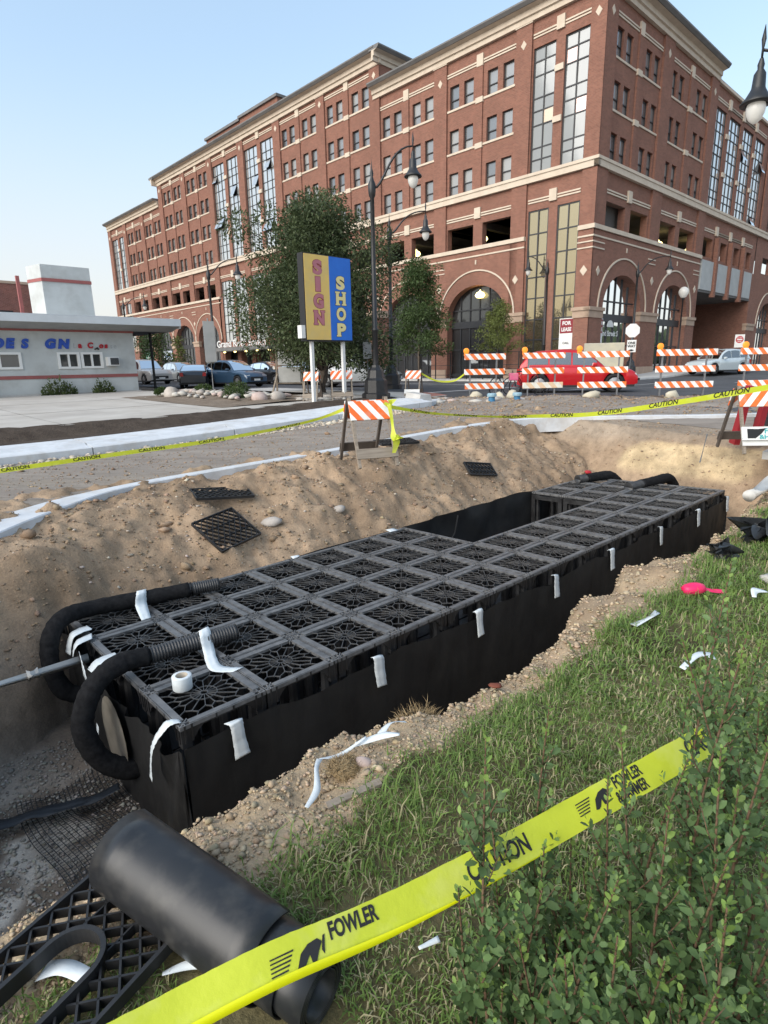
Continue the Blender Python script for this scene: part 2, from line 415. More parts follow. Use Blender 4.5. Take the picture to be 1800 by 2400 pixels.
colr = colr * (1 - wp) + pale * wp
colr = np.where(((_v < lawn_edge(_u)) & (_u < 11))[:, None], turf * (1 + .8 * n2), colr)
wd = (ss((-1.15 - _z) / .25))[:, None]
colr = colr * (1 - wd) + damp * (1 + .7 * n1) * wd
wg = (ss((1.5 - _u) / .3) * (_z < -1.2) * (_v < 5.3) * (_v > 3.2))[:, None] * ss((n1 + .12) / .14)
colr = colr * (1 - wg) + np.array([.38, .36, .33]) * (1 + .6 * n2) * wg
wlow = (ss((1.6 - _u) / .6) * ss((-.35 - _z) / .6) * (_v > 4.6))[:, None] * .6
colr = colr * (1 - wlow) + damp * 1.35 * wlow
wsn = (ss((_u - 11.15) / .2) * (1 - ss((_u - 12.3) / .2)) * ss((_z + .62) / .2) * ss((_v - 2.9 - .5 * n1[:, 0]) / .3) * (1 - ss((_v - 5.0 - n1[:, 0]) / .5)) * (1 - ss((_z + .02) / .06)))[:, None]
colr = colr * (1 - wsn) + sand * (1 + .5 * n2) * wsn
wr = (ss((_u - 11.9) / .4) * (_v < 7.4))[:, None] * (1 - wsn)
colr = colr * (1 - wr) + grey * (1 + .3 * n1) * wr
set_color(exc.data, np.clip(colr, .02, .8))

# --- dug-up street bed and the raw ground of the crossing
def beyond_kerb(u, v):
    vk = np.interp(u, KS[:, 0], KS[:, 1]); return v > vk - .02
def barr_line(v):                       # where the raw ground gives way to asphalt
    return np.interp(v, [-8, 5, 8, 11, 13.5, 16], [30, 23.2, 20.6, 18.9, 17.2, 15.8])
def bed_mask(u, v):
    m = beyond_kerb(u, v) & (u < barr_line(v) + .5 * vnoise(v * 1.3, 7.7) + .3 * vnoise(v * 4, u)) & (v < 15.4)
    return m & ~((v > 12.0) & (u < 13.6))
def bed_z(u, v):
    rut = .012 * np.sin(v * 9 + .6 * np.sin(u * .7)) * (v < 12)
    heap = .16 * np.exp(-(((u - 16.2) / 1.5) ** 2 + ((v - 9.6) / 1.6) ** 2)) + .12 * np.exp(-(((u - 15.2) / .9) ** 2 + ((v - 12.2) / 1.0) ** 2)) + .10 * np.exp(-(((u - 18.6) / 1.2) ** 2 + ((v - 6.4) / .9) ** 2))
    return G(u, v) + .012 + rut + heap + .05 * fbm(u * 1.6, v * 1.6, 4) * (.4 + ss((u - 12.5) / 2))
road = sheet('road', np.concatenate([lin(-60, -4, 40)[:-1], np.arange(-4, 31, .1)]), np.concatenate([lin(-8, 2, 30)[:-1], np.arange(2, 15.5, .1)]), bed_z, M['roadbed'], bed_mask)

verge = sheet('verge', np.arange(13.2, 31, .15), np.arange(-8, 8.7, .15), lambda u, v: G(u, v) + .008 + .03 * fbm(u * 2, v * 2, 3), M['roadbed'], lambda u, v: ~beyond_kerb(u, v))
# --- asphalt of the cross street and of the street going on past the tall building
asph = sheet('street', lin(15.2, 34.0, 40), np.concatenate([lin(-60, -8, 10)[:-1], lin(-8, 40, 60)[:-1], lin(40, 160, 20)]), lambda u, v: G(u, v) - .004, M['asphalt'])
asph2 = sheet('side_street', lin(34.0, 150, 80), lin(4.0, 16.5, 10), lambda u, v: G(u, v) - .004, M['asphalt'])
pave = sheet('sidewalk', np.array([34.0, 34.01, 35, 36, 37.6]), lin(16.5, 150, 90), lambda u, v: G(u, v) + np.where(u < 34.005, -.01, .12), M['slab'])
pave2 = sheet('side_sidewalk', lin(37.6, 150, 60), np.array([16.5, 16.51, 17.5, 18.5, 20.6]), lambda u, v: G(u, v) + np.where(v < 16.505, -.01, .12), M['slab'])
far_pave = sheet('far_sidewalk', lin(34.0, 150, 60), lin(1.0, 4.0, 4), lambda u, v: G(u, v) + .12, M['slab'])
for i, (u0, u1, v0, v1) in enumerate([(17.5, 33.0, 15.9, 16.2), (21.5, 33, 13.4, 13.55), (24.8, 24.92, 18, 90), (25.1, 25.22, 18, 90), (34.5, 70, 10.1, 10.22), (30.2, 30.32, 19, 90)]):
    nu = max(2, int((u1 - u0) / 1.0) + 1); nv = max(2, int((v1 - v0) / 1.0) + 1)
    sheet('lane_marking', lin(u0, u1, nu), lin(v0, v1, nv), lambda u, v: G(u, v) + .004, M['paint'])

# --- kerbs
def kerb_strip(name, path, w0, w1, h, matl, zoff=0.0):
    """strip of concrete that follows path; width runs w0..w1, top h above ground"""
    path = np.asarray(path); n = len(path)
    rows = []
    for i, p in enumerate(path):
        d = path[min(i + 1, n - 1)] - path[max(i - 1, 0)]; d /= np.linalg.norm(d); s = np.array([-d[1], d[0]])
        f = i / (n - 1)
        w = w0(p[0]) if callable(w0) else w0
        z = float(G(p[0], p[1])) + zoff
        a = p - s * w; b = p + s * (w1)
        rows.append([W(a[0], a[1], z - .25), W(a[0], a[1], z + h - .012), W(*(a + s * .015), z + h), W(*(b - s * .03), z + h), W(b[0], b[1], z + h - .03), W(b[0], b[1], z - .25)])
    mb = MB(); mb.grid(rows); o = mb.build(name, matl); tag(o, kind='structure'); return o
KW = lambda u: .15 + .26 * float(ss((2.9 - u) / 1.6))
kerb_near = kerb_strip('near_kerb', KS, KW, .06, .075, M['kerb'])
# far kerb: broad slab sections with open joints
mbs = []
kerb_far = thing('far_kerb', None, None); tag(kerb_far, kind='structure')
u0 = -33.0
k = 0
while u0 < 13.0:
    u1 = min(u0 + 3.05, 13.3)
    us = lin(u0 + .012, u1 - .012, 6); mb = MB(); rows = []
    for u in us:
        z = float(G(u, 12.6)) + .02
        v0 = 12.05
        rows.append([W(u, v0, z - .25), W(u, v0, z + .13), W(u, v0 + .03, z + .15), W(u, v0 + .34, z + .165), W(u, v0 + .40, z + .20), W(u, v0 + 1.18, z + .215), W(u, v0 + 1.2, z - .2)])
    mb.grid(rows)
    for e in (0, -1): mb.add(rows[e], [tuple(range(7))])
    mb.build('kerb_section', M['kerb'], kerb_far)
    u0 = u1
mb = MB(); mb.prism([(13.3, 12.1), (14.3, 12.55), (14.5, 13.0), (13.3, 13.2)], lambda a, b, d: W(a, b, d), .25, .52); mb.build('kerb_section', M['kerb'], kerb_far)
mb = MB(); mb.prism([(13.2, 12.5), (13.75, 12.45), (13.7, 13.15), (13.25, 13.15)], lambda a, b, d: W(a + (.3 if d > .6 else 0) * (13.45 - a), b, d + (.1 * (b - 12.5))), .5, .72); mb.build('kerb_section', M['slab'], kerb_far)
# topsoil strip behind it
soilstrip = sheet('topsoil_strip', lin(-40, 14.6, 220), lin(13.1, 15.35, 14), lambda u, v: np.maximum(G(u, v), .17 + .42 * ss((u - 2) / 14) * .9) * (v < 14.2) + (v >= 14.2) * G(u, v) + .03 + .05 * fbm(u * 2.5, v * 2.5, 4), M['topsoil'])
# concrete forecourt of the low shop, in slabs
apron = thing('forecourt', None, None); tag(apron, kind='structure')
for iu in range(-9, 4):
    for iv in range(4):
        a0, a1 = iu * 4.0, iu * 4.0 + 4.0; b0, b1 = 15.2 + iv * 4.2, 15.2 + iv * 4.2 + 4.2
        if iu == 3: a1 = 14.6
        if iu >= 3 and iv > 0: continue
        us = lin(a0 + .008, a1 - .008, 9); vs = lin(b0 + .008, b1 - .008, 9)
        rows = [[W(u, v, float(G(u, v)) + .025 + (.004 * ((iu * 3 + iv) % 3))) for v in vs] for u in us]
        mb = MB(); mb.grid(rows); mb.add([W(u, b0 + .008, float(G(u, b0)) + .025) for u in us] + [W(u, b0 + .008, float(G(u, b0)) - .15) for u in us], [(i, i + 1, i + 10, i + 9) for i in range(8)])
        mb.build('slab', M['apron'], apron)
corner_pave = sheet('corner_sidewalk', lin(14.4, 16.6, 6), lin(14.3, 26, 20), lambda u, v: G(u, v) + .05, M['slab'])
M['redpave'] = mat('red_pavers', (.30, .12, .09), (.38, .19, .15), scale=12, rough=.9, bump=.3, bscale=60)
sheet('tactile_paving', lin(15.9, 16.75, 4), lin(14.4, 16.0, 5), lambda u, v: G(u, v) + .056, M['redpave'])
# walk slab beside the far end of the excavation
walk = thing('walkway', None, None); tag(walk, kind='structure')
for i in range(3):
    mb = MB(); a0 = 11.15 + i * 1.55
    zz = [float(G(a0, 2)) + .06, float(G(a0 + 1.54, 2)) + .06]
    vs = [(a0, .9, zz[0]), (a0 + 1.54, .9, zz[1]), (a0 + 1.54, 2.75 + .1 * i, zz[1]), (a0, 2.75 + .1 * i, zz[0])]
    mb.add([W(*q) for q in vs] + [W(q[0], q[1], q[2] - .13) for q in vs], [(0, 1, 2, 3), (0, 1, 5, 4), (1, 2, 6, 5), (2, 3, 7, 6), (3, 0, 4, 7)])
    mb.build('slab', M['slab'], walk)
M['spray'] = mat('spray_paint', (.85, .16, .05), (.6, .2, .1), scale=14, rough=.85)
mb = MB(); mb.add([W(11.2 + a, 2.5 + b, float(G(11.2, 2)) + .0645) for a, b in [(0, .0), (.5, -.15), (.95, -.1), (1.0, .05), (.6, .18), (.1, .15)]], [(0, 1, 2, 3, 4, 5)])
o = mb.build('paint_mark', M['spray'], walk)
# ================================================================== the tall brick corner building
M['brick'] = brick_mat('red_brick', (.285, .125, .086), (.232, .10, .07), (.25, .165, .13))
M['brick_dark'] = brick_mat('dark_brick', (.22, .085, .06), (.17, .065, .05), (.2, .12, .1))
M['stone'] = mat('cream_stone', (.52, .44, .35), (.60, .515, .415), scale=1.5, rough=.8, coord='obj', spec=.25, bump=.1, bscale=20)
M['cap'] = mat('cornice_cap', (.17, .165, .16), (.13, .128, .125), scale=1, rough=.6, coord='obj')
M['wframe'] = mat('dark_window_frame', (.035, .036, .04), None, rough=.45)
M['pane'] = glass_mat('window_pane', (.15, .15, .145), rough=.14, dark=.10)
M['pane2'] = glass_mat('curtain_pane', (.34, .35, .34), rough=.05, dark=.42)
M['pane_corner'] = glass_mat('corner_pane', (.19, .195, .185), rough=.06, dark=.04)
M['shop2'] = glass_mat('sunset_tint_pane', (.05, .042, .025), rough=.03, dark=.40, gc=(.88, .72, .44))  # warm glass colour paints a golden sunset reflection into the lower corner strips
M['pane_pink'] = glass_mat('pink_pane', (.62, .36, .28), rough=.1, dark=.12)
M['pane_gold'] = glass_mat('cream_pane', (.60, .45, .28), rough=.1, dark=.12)
M['shopglass'] = glass_mat('shopfront_glass', (.012, .013, .014), rough=.02, dark=.02)
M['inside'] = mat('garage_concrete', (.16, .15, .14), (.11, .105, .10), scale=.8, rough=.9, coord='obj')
M['lamp_on'] = mat('lit_fixture', (1, .9, .6), None, emit=(1.0, .78, .30), estr=1.6)
M['greypanel'] = mat('grey_panel', (.36, .37, .36), (.42, .43, .42), scale=1.2, rough=.7, coord='obj')
M['white'] = mat('white_paint', (.72, .72, .70), (.64, .64, .62), scale=3, rough=.55, coord='obj')
M['maroon'] = mat('maroon_print', (.22, .02, .03), None, rough=.5)
M['black'] = mat('black_print', (.015, .015, .016), None, rough=.6)
M['steel'] = mat('galvanised_steel', (.30, .31, .32), (.24, .245, .25), scale=6, rough=.45, metal=.7, coord='obj')
TB = R(43.1)
apt = thing('apartment_building', 'large red brick corner building with cream stone bands, arches and a parking level', 'building', (13.436, 39.793, 0), TB)
FA = lambda s, z, d: (d, s, z)        # long facade: s runs away to the left
FB = lambda s, z, d: (s, d, z)        # side facade: s runs away to the right
def fbox(mb, F, s0, s1, z0, z1, d0, d1):
    p = F(s0, z0, d0); q = F(s1, z1, d1)
    mb.box(min(p[0], q[0]), max(p[0], q[0]), min(p[1], q[1]), max(p[1], q[1]), min(p[2], q[2]), max(p[2], q[2])); return mb
def bpart(name, matl, F, *boxes, parent=None, smooth=False):
    mb = MB()
    for b in boxes: fbox(mb, F, *b)
    return mb.build(name, matl, parent or apt)
def wall(F, s0, s1, z0, z1, holes, d=.15, depth=.3, matl=None, name='wall'):
    S = sorted({s0, s1} | {h[0] for h in holes} | {h[1] for h in holes}); Z = sorted({z0, z1} | {h[2] for h in holes} | {h[3] for h in holes})
    mb = MB()
    for i in range(len(S) - 1):
        for j in range(len(Z) - 1):
            sc = (S[i] + S[i + 1]) / 2; zc = (Z[j] + Z[j + 1]) / 2
            if any(h[0] < sc < h[1] and h[2] < zc < h[3] for h in holes): continue
            mb.add([F(S[i], Z[j], d), F(S[i + 1], Z[j], d), F(S[i + 1], Z[j + 1], d), F(S[i], Z[j + 1], d)], [(0, 1, 2, 3)])
    for a, b, c, e in holes:
        mb.add([F(a, c, d), F(b, c, d), F(b, e, d), F(a, e, d), F(a, c, d + depth), F(b, c, d + depth), F(b, e, d + depth), F(a, e, d + depth)],
               [(0, 1, 5, 4), (1, 2, 6, 5), (2, 3, 7, 6), (3, 0, 4, 7)])
    return mb.build(name, matl or M['brick'], apt)
# shared window meshes (local: s along y, face toward -x)
WW, WH = .86, 1.5
def win_frame(w, h, t=.055, mid=True):
    mb = MB()
    mb.box(0, .07, -w / 2, -w / 2 + t, 0, h); mb.box(0, .07, w / 2 - t, w / 2, 0, h)
    mb.box(0, .07, -w / 2 + t, w / 2 - t, 0, t); mb.box(0, .07, -w / 2 + t, w / 2 - t, h - t, h)
    if mid: mb.box(-.015, .06, -w / 2 + t, w / 2 - t, h * .40, h * .40 + .06)
    return mb.mesh('window')
ME_WIN = win_frame(WW, WH)
def pane_mesh(w, h, d=.04):
    mb = MB(); mb.add([(d, -w / 2, 0), (d, w / 2, 0), (d, w / 2, h), (d, -w / 2, h)], [(0, 3, 2, 1)]); return mb.mesh('pane')
ME_P1 = pane_mesh(WW - .1, WH * .40 - .05); ME_P2 = pane_mesh(WW - .1, WH * .60 - .11)
rp = random.Random(5)
PV = ['pane', 'pane_blind', 'pane_dark']
M['pane_blind'] = glass_mat('pane_with_blind', (.24, .235, .22), rough=.2, dark=.07); M['pane_dark'] = glass_mat('dark_pane', (.075, .078, .08), rough=.1, dark=.10)
MEP = [{}, {}]
for q_, me_ in enumerate((ME_P1, ME_P2)):
    for k_ in PV: c_ = me_.copy(); c_.materials.append(M[k_]); MEP[q_][k_] = c_
def window(F, s, z, d=.3):
    rot = 0 if F is FA else R(90)
    o = ob('window', ME_WIN, M['wframe'], apt, F(s, z, d), rot)
    b_ = rp.random(); mA = PV[0 if b_ < .6 else (1 if b_ < .8 else 2)]; mB = PV[0 if b_ < .45 else (1 if b_ < .75 else 2)]
    ob('pane', MEP[0][mA], None, o, (0.02 + rp.uniform(0, .01), 0, .05), (0, rp.uniform(-.012, .012), rp.uniform(-.012, .012)))
    ob('pane', MEP[1][mB], None, o, (0.0 + rp.uniform(0, .01), 0, WH * .40 + .06), (0, rp.uniform(-.012, .012), rp.uniform(-.012, .012)))
_pm = {}
def curtain(F, s0, s1, z0, z1, cols, rows, d=.25, opened=(), odd=None, name='window', glass=None, t=.05):
    """strip of framed glazing made of separate panes; rows = list of relative heights"""
    rot = 0 if F is FA else R(90)
    w = s1 - s0; h = z1 - z0; tot = sum(rows)
    mb = MB()
    zs = [0]
    for r in rows: zs.append(zs[-1] + h * r / tot)
    for i in range(cols + 1):
        y = -w / 2 + w * i / cols; y = min(max(y, -w / 2 + t / 2), w / 2 - t / 2); mb.box(-.01, .09, y - t / 2, y + t / 2, 0, h)
    for q in zs:
        q = min(max(q, t / 2), h - t / 2)
        for i in range(cols): mb.box(0, .08, -w / 2 + w * i / cols + t / 2 * .98, -w / 2 + w * (i + 1) / cols - t / 2 * .98, q - t / 2, q + t / 2)
    o = mb.build(name, M['wframe'], apt, loc=F((s0 + s1) / 2, z0, d), rot=rot)
    for j in range(len(rows)):
        for i in range(cols):
            key = (round(w / cols, 3), round(zs[j + 1] - zs[j], 3))
            if key not in _pm: _pm[key] = pane_mesh(key[0] - t * .9, key[1] - t * .9, .04)
            g = glass or M['pane2']
            me = _pm[key]
            if odd and (i, j) in odd: me = me.copy(); me.materials.clear(); g = odd[(i, j)]
            elif me.materials and me.materials[0] != g: me = me.copy(); me.materials.clear(); _pm[key] = me
            p = ob('pane', me, g, o, (rp.uniform(0, .012), -w / 2 + w * (i + .5) / cols, zs[j] + t * .45), (0, rp.uniform(-.008, .008), rp.uniform(-.008, .008)))
            if (i, j) in opened:
                p.rotation_euler = (0, R(24), 0); p.location.x = -.05 - .0; p.location.z += .0
                p.location.x = -.42 * (zs[j + 1] - zs[j])
    return o
ROWZ = [13.88, 16.72, 19.56, 22.4]
PC = [5.65, 12.8, 19.95, 27.15, 34.25, 41.15, 48.15, 55.0, 61.7, 68.4, 74.9, 81.0]
# kinds of bay on the long facade: g = glazed strips, w = windows, n = narrow glazed end
bays = [('g', 0.0, PC[0], 3), ('w', PC[0], PC[1], 3), ('w', PC[1], PC[2], 3), ('w', PC[2], PC[3], 4), ('w', PC[3], PC[4], 4), ('g', PC[4], PC[5], 4),
        ('g', PC[5], PC[6], 4), ('w', PC[6], PC[7], 4), ('w', PC[7], PC[8], 4), ('w', PC[8], PC[9], 3), ('w', PC[9], PC[10], 3), ('n', PC[10], PC[11], 3)]
def diamond(F, s, z, r=.27, d=-.02):
    mb = MB(); mb.prism([(s - r * .8, z), (s, z - r), (s + r * .8, z), (s, z + r)], lambda a, b, q: F(a, b, q), d, d + .08); mb.build('diamond_inset', M['stone'], apt)
def lintel(F, c, a, b, z, d=.15):
    bpart('lintel_band', M['stone'], F, (a, c - .28, z, z + .09, d - .05, d + .05), (a, c - .28, z + .16, z + .25, d - .06, d + .05), (c + .28, b, z, z + .09, d - .05, d + .05), (c + .28, b, z + .16, z + .25, d - .06, d + .05))
    bpart('keystone', M['stone'], F, (c - .27, c + .27, z - .12, z + .6, d - .13, d + .05))
def top_profile(F, s0, s1, z0, ends=(0, 0), name='cornice'):
    prof = [(0.15, 0), (-.08, 0), (-.08, .28), (-.2, .32), (-.2, .62), (-.55, .70), (-.62, .86), (.5, .9)]
    for nm, pr, mt in ((name, prof[:6] + [(.15, .70)], M['stone']), ('cornice_cap', [(.4, .705), (-.6, .705), (-.75, .88), (-.75, .98), (.4, 1.02)], M['cap'])):
        mb = MB()
        mb.prism([(d, z) for d, z in pr], lambda a, b, s: F(s, z0 + b, a), s0 - ends[0], s1 + ends[1]); mb.build(nm, mt, apt)
def lit(F, s, z, d):
    """parking level luminaire hanging from the slab"""
    mb = MB(); mb.lathe([(.02, .4), (.08, .28), (.28, .18), (.38, 0), (.26, -.16), (.02, -.2)], 12, F(s, z, d)); mb.build('garage_lamp', M['lamp_on'], apt, smooth=True)
def arch_wall(F, s0, s1, c, w, spring, rise, ztop, d=0.0, depth=.7, z0=-.4):
    mb = MB(); n = 28
    xs = [c - w * math.cos(math.pi * k / n) for k in range(n + 1)]; zs = [spring + rise * math.sin(math.pi * k / n) for k in range(n + 1)]
    for a, b in ((s0, c - w), (c + w, s1)): mb.add([F(a, z0, d), F(b, z0, d), F(b, ztop, d), F(a, ztop, d)], [(0, 1, 2, 3)])
    for k in range(n):
        mb.add([F(xs[k], zs[k], d), F(xs[k + 1], zs[k + 1], d), F(xs[k + 1], ztop, d), F(xs[k], ztop, d)], [(0, 1, 2, 3)])
        mb.add([F(xs[k], zs[k], d), F(xs[k + 1], zs[k + 1], d), F(xs[k + 1], zs[k + 1], d + depth), F(xs[k], zs[k], d + depth)], [(0, 1, 2, 3)])
    for x in (c - w, c + w): mb.add([F(x, z0, d), F(x, spring, d), F(x, spring, d + depth), F(x, z0, d + depth)], [(0, 1, 2, 3)])
    mb.build('wall', M['brick'], apt)
    # raised stone ring
    mb = MB(); r0, q0 = w + .72, rise + .98
    ri = []
    for k in range(n + 1):
        a = math.pi * k / n
        for e, dd in ((0, d + .02), (0, d - .07), (.1, d - .07), (.1, d + .02)): ri.append(F(c - (r0 + e) * math.cos(a), spring + (q0 + e) * math.sin(a), dd))
    mb.add(ri, [(k * 4 + i, (k + 1) * 4 + i, (k + 1) * 4 + i + 1, k * 4 + i + 1) for k in range(n) for i in range(3)]); mb.build('arch_band', M['stone'], apt)
    # shopfront: fan light, transom, mullions, doors
    dg = d + depth - .08
    mb = MB(); mb.add([F(xs[k], zs[k], dg) for k in range(n + 1)] + [F(c + w, z0, dg), F(c - w, z0, dg)], [tuple(range(n + 3))]); g = mb.build('shopfront', M['shopglass'], apt)
    mb = MB()
    for k in range(1, 6):
        x = c - w + 2 * w * k / 6; zt = spring + rise * math.sqrt(max(0, 1 - ((x - c) / w) ** 2)); fbox(mb, F, x - .045, x + .045, z0, zt, dg - .07, dg - .005)
    for z, t in ((spring + .55, .09), (4.55, .5), (2.7, .09), (.75, .25)):
        hw = w if z < spring else w * math.sqrt(max(0, 1 - ((z - spring) / rise) ** 2)); fbox(mb, F, c - hw, c + hw, z - t / 2, z + t / 2, dg - .09, dg - .004)
    mb.build('mullion_frame', M['wframe'], g)
def capital(F, a, b, d=-.06):
    bpart('capital', M['stone_dk'], F, (a - .06, b + .06, 4.42, 4.86, d, .3), (a - .14, b + .14, 4.86, 5.08, d - .08, .3))
    bpart('plinth', M['stone_dk'], F, (a - .05, b + .05, -.4, 1.18, d - .02, .3))
M['stone_dk'] = mat('tan_stone', (.42, .31, .23), (.36, .26, .195), scale=2, rough=.85, coord='obj', bump=.15, bscale=25)

def upper_bay(F, kind, a, b, rows, s_strips=None, zbot=13.2):
    """three or four storeys above the stone belt between pilaster centres a and b"""
    ztop = 13.8 + 2.84 * rows + .25
    hw = .6
    L0, L1 = a + hw, b - hw
    c = (L0 + L1) / 2; w = L1 - L0
    wins = [L0 + w * .035, L0 + w * .255, L1 - w * .255 - WW, L1 - w * .035 - WW]
    if kind == 'w':
        holes = [(x, x + WW, ROWZ[r], ROWZ[r] + WH) for x in wins for r in range(rows)]
        wall(F, a, b, zbot, ztop + (.6 if rows == 3 else .1), holes)
        for x in wins:
            for r in range(rows): window(F, x + WW / 2, ROWZ[r])
        bpart('small_pilaster', M['brick'], F, (c - .26, c + .26, 13.8, ztop - .75, .05, .15))
        for r in range(1, rows):
            bpart('sill_band', M['stone'], F, (L0, c - .32, ROWZ[r] - .14, ROWZ[r] - .003, .09, .2), (c + .32, L1, ROWZ[r] - .14, ROWZ[r] - .003, .09, .2))
            bpart('sill_block', M['stone'], F, (c - .31, c + .31, ROWZ[r] - .28, ROWZ[r] + .06, .0, .16))
    else:
        st = s_strips or [(L0 + .0, c - .32), (c + .32, L1)]
        z1 = 13.86 + 2.84 * rows - 1.3
        holes = [(x0, x1, 13.86, z1) for x0, x1 in st]
        wall(F, a, b, zbot, ztop + (.6 if rows == 3 else .1), holes)
        for q in range(len(st) - 1):
            m = (st[q][1] + st[q + 1][0]) / 2
            for r in range(1, rows): bpart('sill_block', M['stone'], F, (m - .3, m + .3, ROWZ[r] - .28, ROWZ[r] + .06, .03, .16))
        return st, z1, c, ztop, L0, L1
    lintel(F, c, L0, L1, ztop - .95)
    return None

zt3 = 13.8 + 2.84 * 3 + .25      # 22.57
R9 = [1, 1, 1.7, 1, 1, 1.7, 1, 1, .9]
for bi, (kind, a, b, rows) in enumerate(bays):
    ztop = 13.8 + 2.84 * rows + .25
    if kind == 'w':
        upper_bay(FA, 'w', a, b, rows)
    elif bi == 0:
        st, z1, c, _, L0, L1 = upper_bay(FA, 'g', 0, b, rows, [(1.08, 2.72), (3.36, 4.97)])
        curtain(FA, 1.08, 2.72, 13.86, z1, 2, [1, .8, 1.7, 1.1, .95, 1.6, 1.05, .95], odd={(0, 3): M['pane_pink'], (1, 6): M['pane_pink']}, glass=M['pane_corner'], t=.07)
        curtain(FA, 3.36, 4.97, 13.86, z1, 2, [1, .9, 1.7, 1.05, .95, 1.6, 1.05, .95], odd={(0, 3): M['pane_gold']}, glass=M['pane_corner'], t=.07)
        lintel(FA, 3.04, 1.05, 5.0, ztop - .95)
    elif kind == 'n':
        st, z1, c, _, L0, L1 = upper_bay(FA, 'g', a, b, rows)
        for x0, x1 in st: curtain(FA, x0, x1, 13.86, z1, 2, [1.2, 1, 1.2, 1, 1.2, 1, 1.2, 1])
        lintel(FA, c, L0, L1, ztop - .95)
    else:
        st, z1, c, _, L0, L1 = upper_bay(FA, 'g', a, b, rows)
        for qi, (x0, x1) in enumerate(st):
            op = {(5, 0): ((1, 2), (2, 2), (1, 8)), (5, 1): ((0, 7),), (6, 0): ((1, 7),), (6, 1): ((1, 4), (2, 4), (2, 9))}[(bi, qi)]
            curtain(FA, x0, x1, 13.86, z1, 3, [1, .8, 1.2, .8, 1.2, 1, .8, 1.2, 1, .8, 1.1], opened=op)
        lintel(FA, c, L0, L1, ztop - .95)
# pilasters of the long facade
for i, p in enumerate(PC):
    rows = 4 if 2 <= i <= 8 else 3
    hw = .6
    bpart('pilaster', M['brick'], FA, (p - hw, p + hw, 13.2, 13.8 + 2.84 * rows + .2, -.0, .16))
    bpart('pilaster', M['brick'], FA, (p - hw, p + hw, 10.0, 13.2, -.0, .16))
    bpart('pilaster_cap', M['stone'], FA, (p - hw - .05, p + hw + .05, 13.8 + 2.84 * rows + (.2 if rows == 3 else -.25), 13.8 + 2.84 * rows + (.42 if rows == 3 else -.03), -.06, .16))
    diamond(FA, p, 13.8 + 2.84 * rows - .85)
bpart('pilaster', M['brick'], FA, (0, 1.0, 13.2, zt3 + .2, -.0, .16)); diamond(FA, .52, zt3 - 1.1)
bpart('pilaster', M['brick'], FA, (0, 1.0, 10.0, 13.2, -.0, .16))
# belts and cornices
bpart('belt_course', M['stone'], FA, (-.1, PC[-1] + .3, 13.25, 13.62, -.1, .2), (-.14, PC[-1] + .3, 13.62, 13.8, -.16, .2))
bpart('belt_course', M['stone'], FA, (5.05, 34.6, 9.74, 10.0, -.1, .2))
bpart('belt_course', M['stone'], FA, (47.8, PC[-1] + .2, 9.74, 10.0, -.1, .2))
bpart('belt_course', M['stone'], FA, (-.08, 1.05, 9.74, 10.0, -.1, .2))
for _b in ((5.05, 34.6, 9.28, 9.38, -.05, .1), (47.8, PC[-1] + .2, 9.28, 9.38, -.05, .1), (-.04, 1.05, 9.28, 9.38, -.05, .1), (-.03, 1.05, 8.95, 9.03, -.05, .1), (-.03, 1.05, 8.6, 8.68, -.05, .1)): bpart('stone_line', M['stone'], FA, _b)
top_profile(FA, .0, PC[2] + .1, zt3 + .02, ends=(.0, 0))
top_profile(FA, PC[2] - .75, PC[8] + .7, zt3 + 2.39, ends=(0, 0))
top_profile(FA, PC[8] + .7, PC[11] + .4, zt3 - .02, ends=(0, 0))
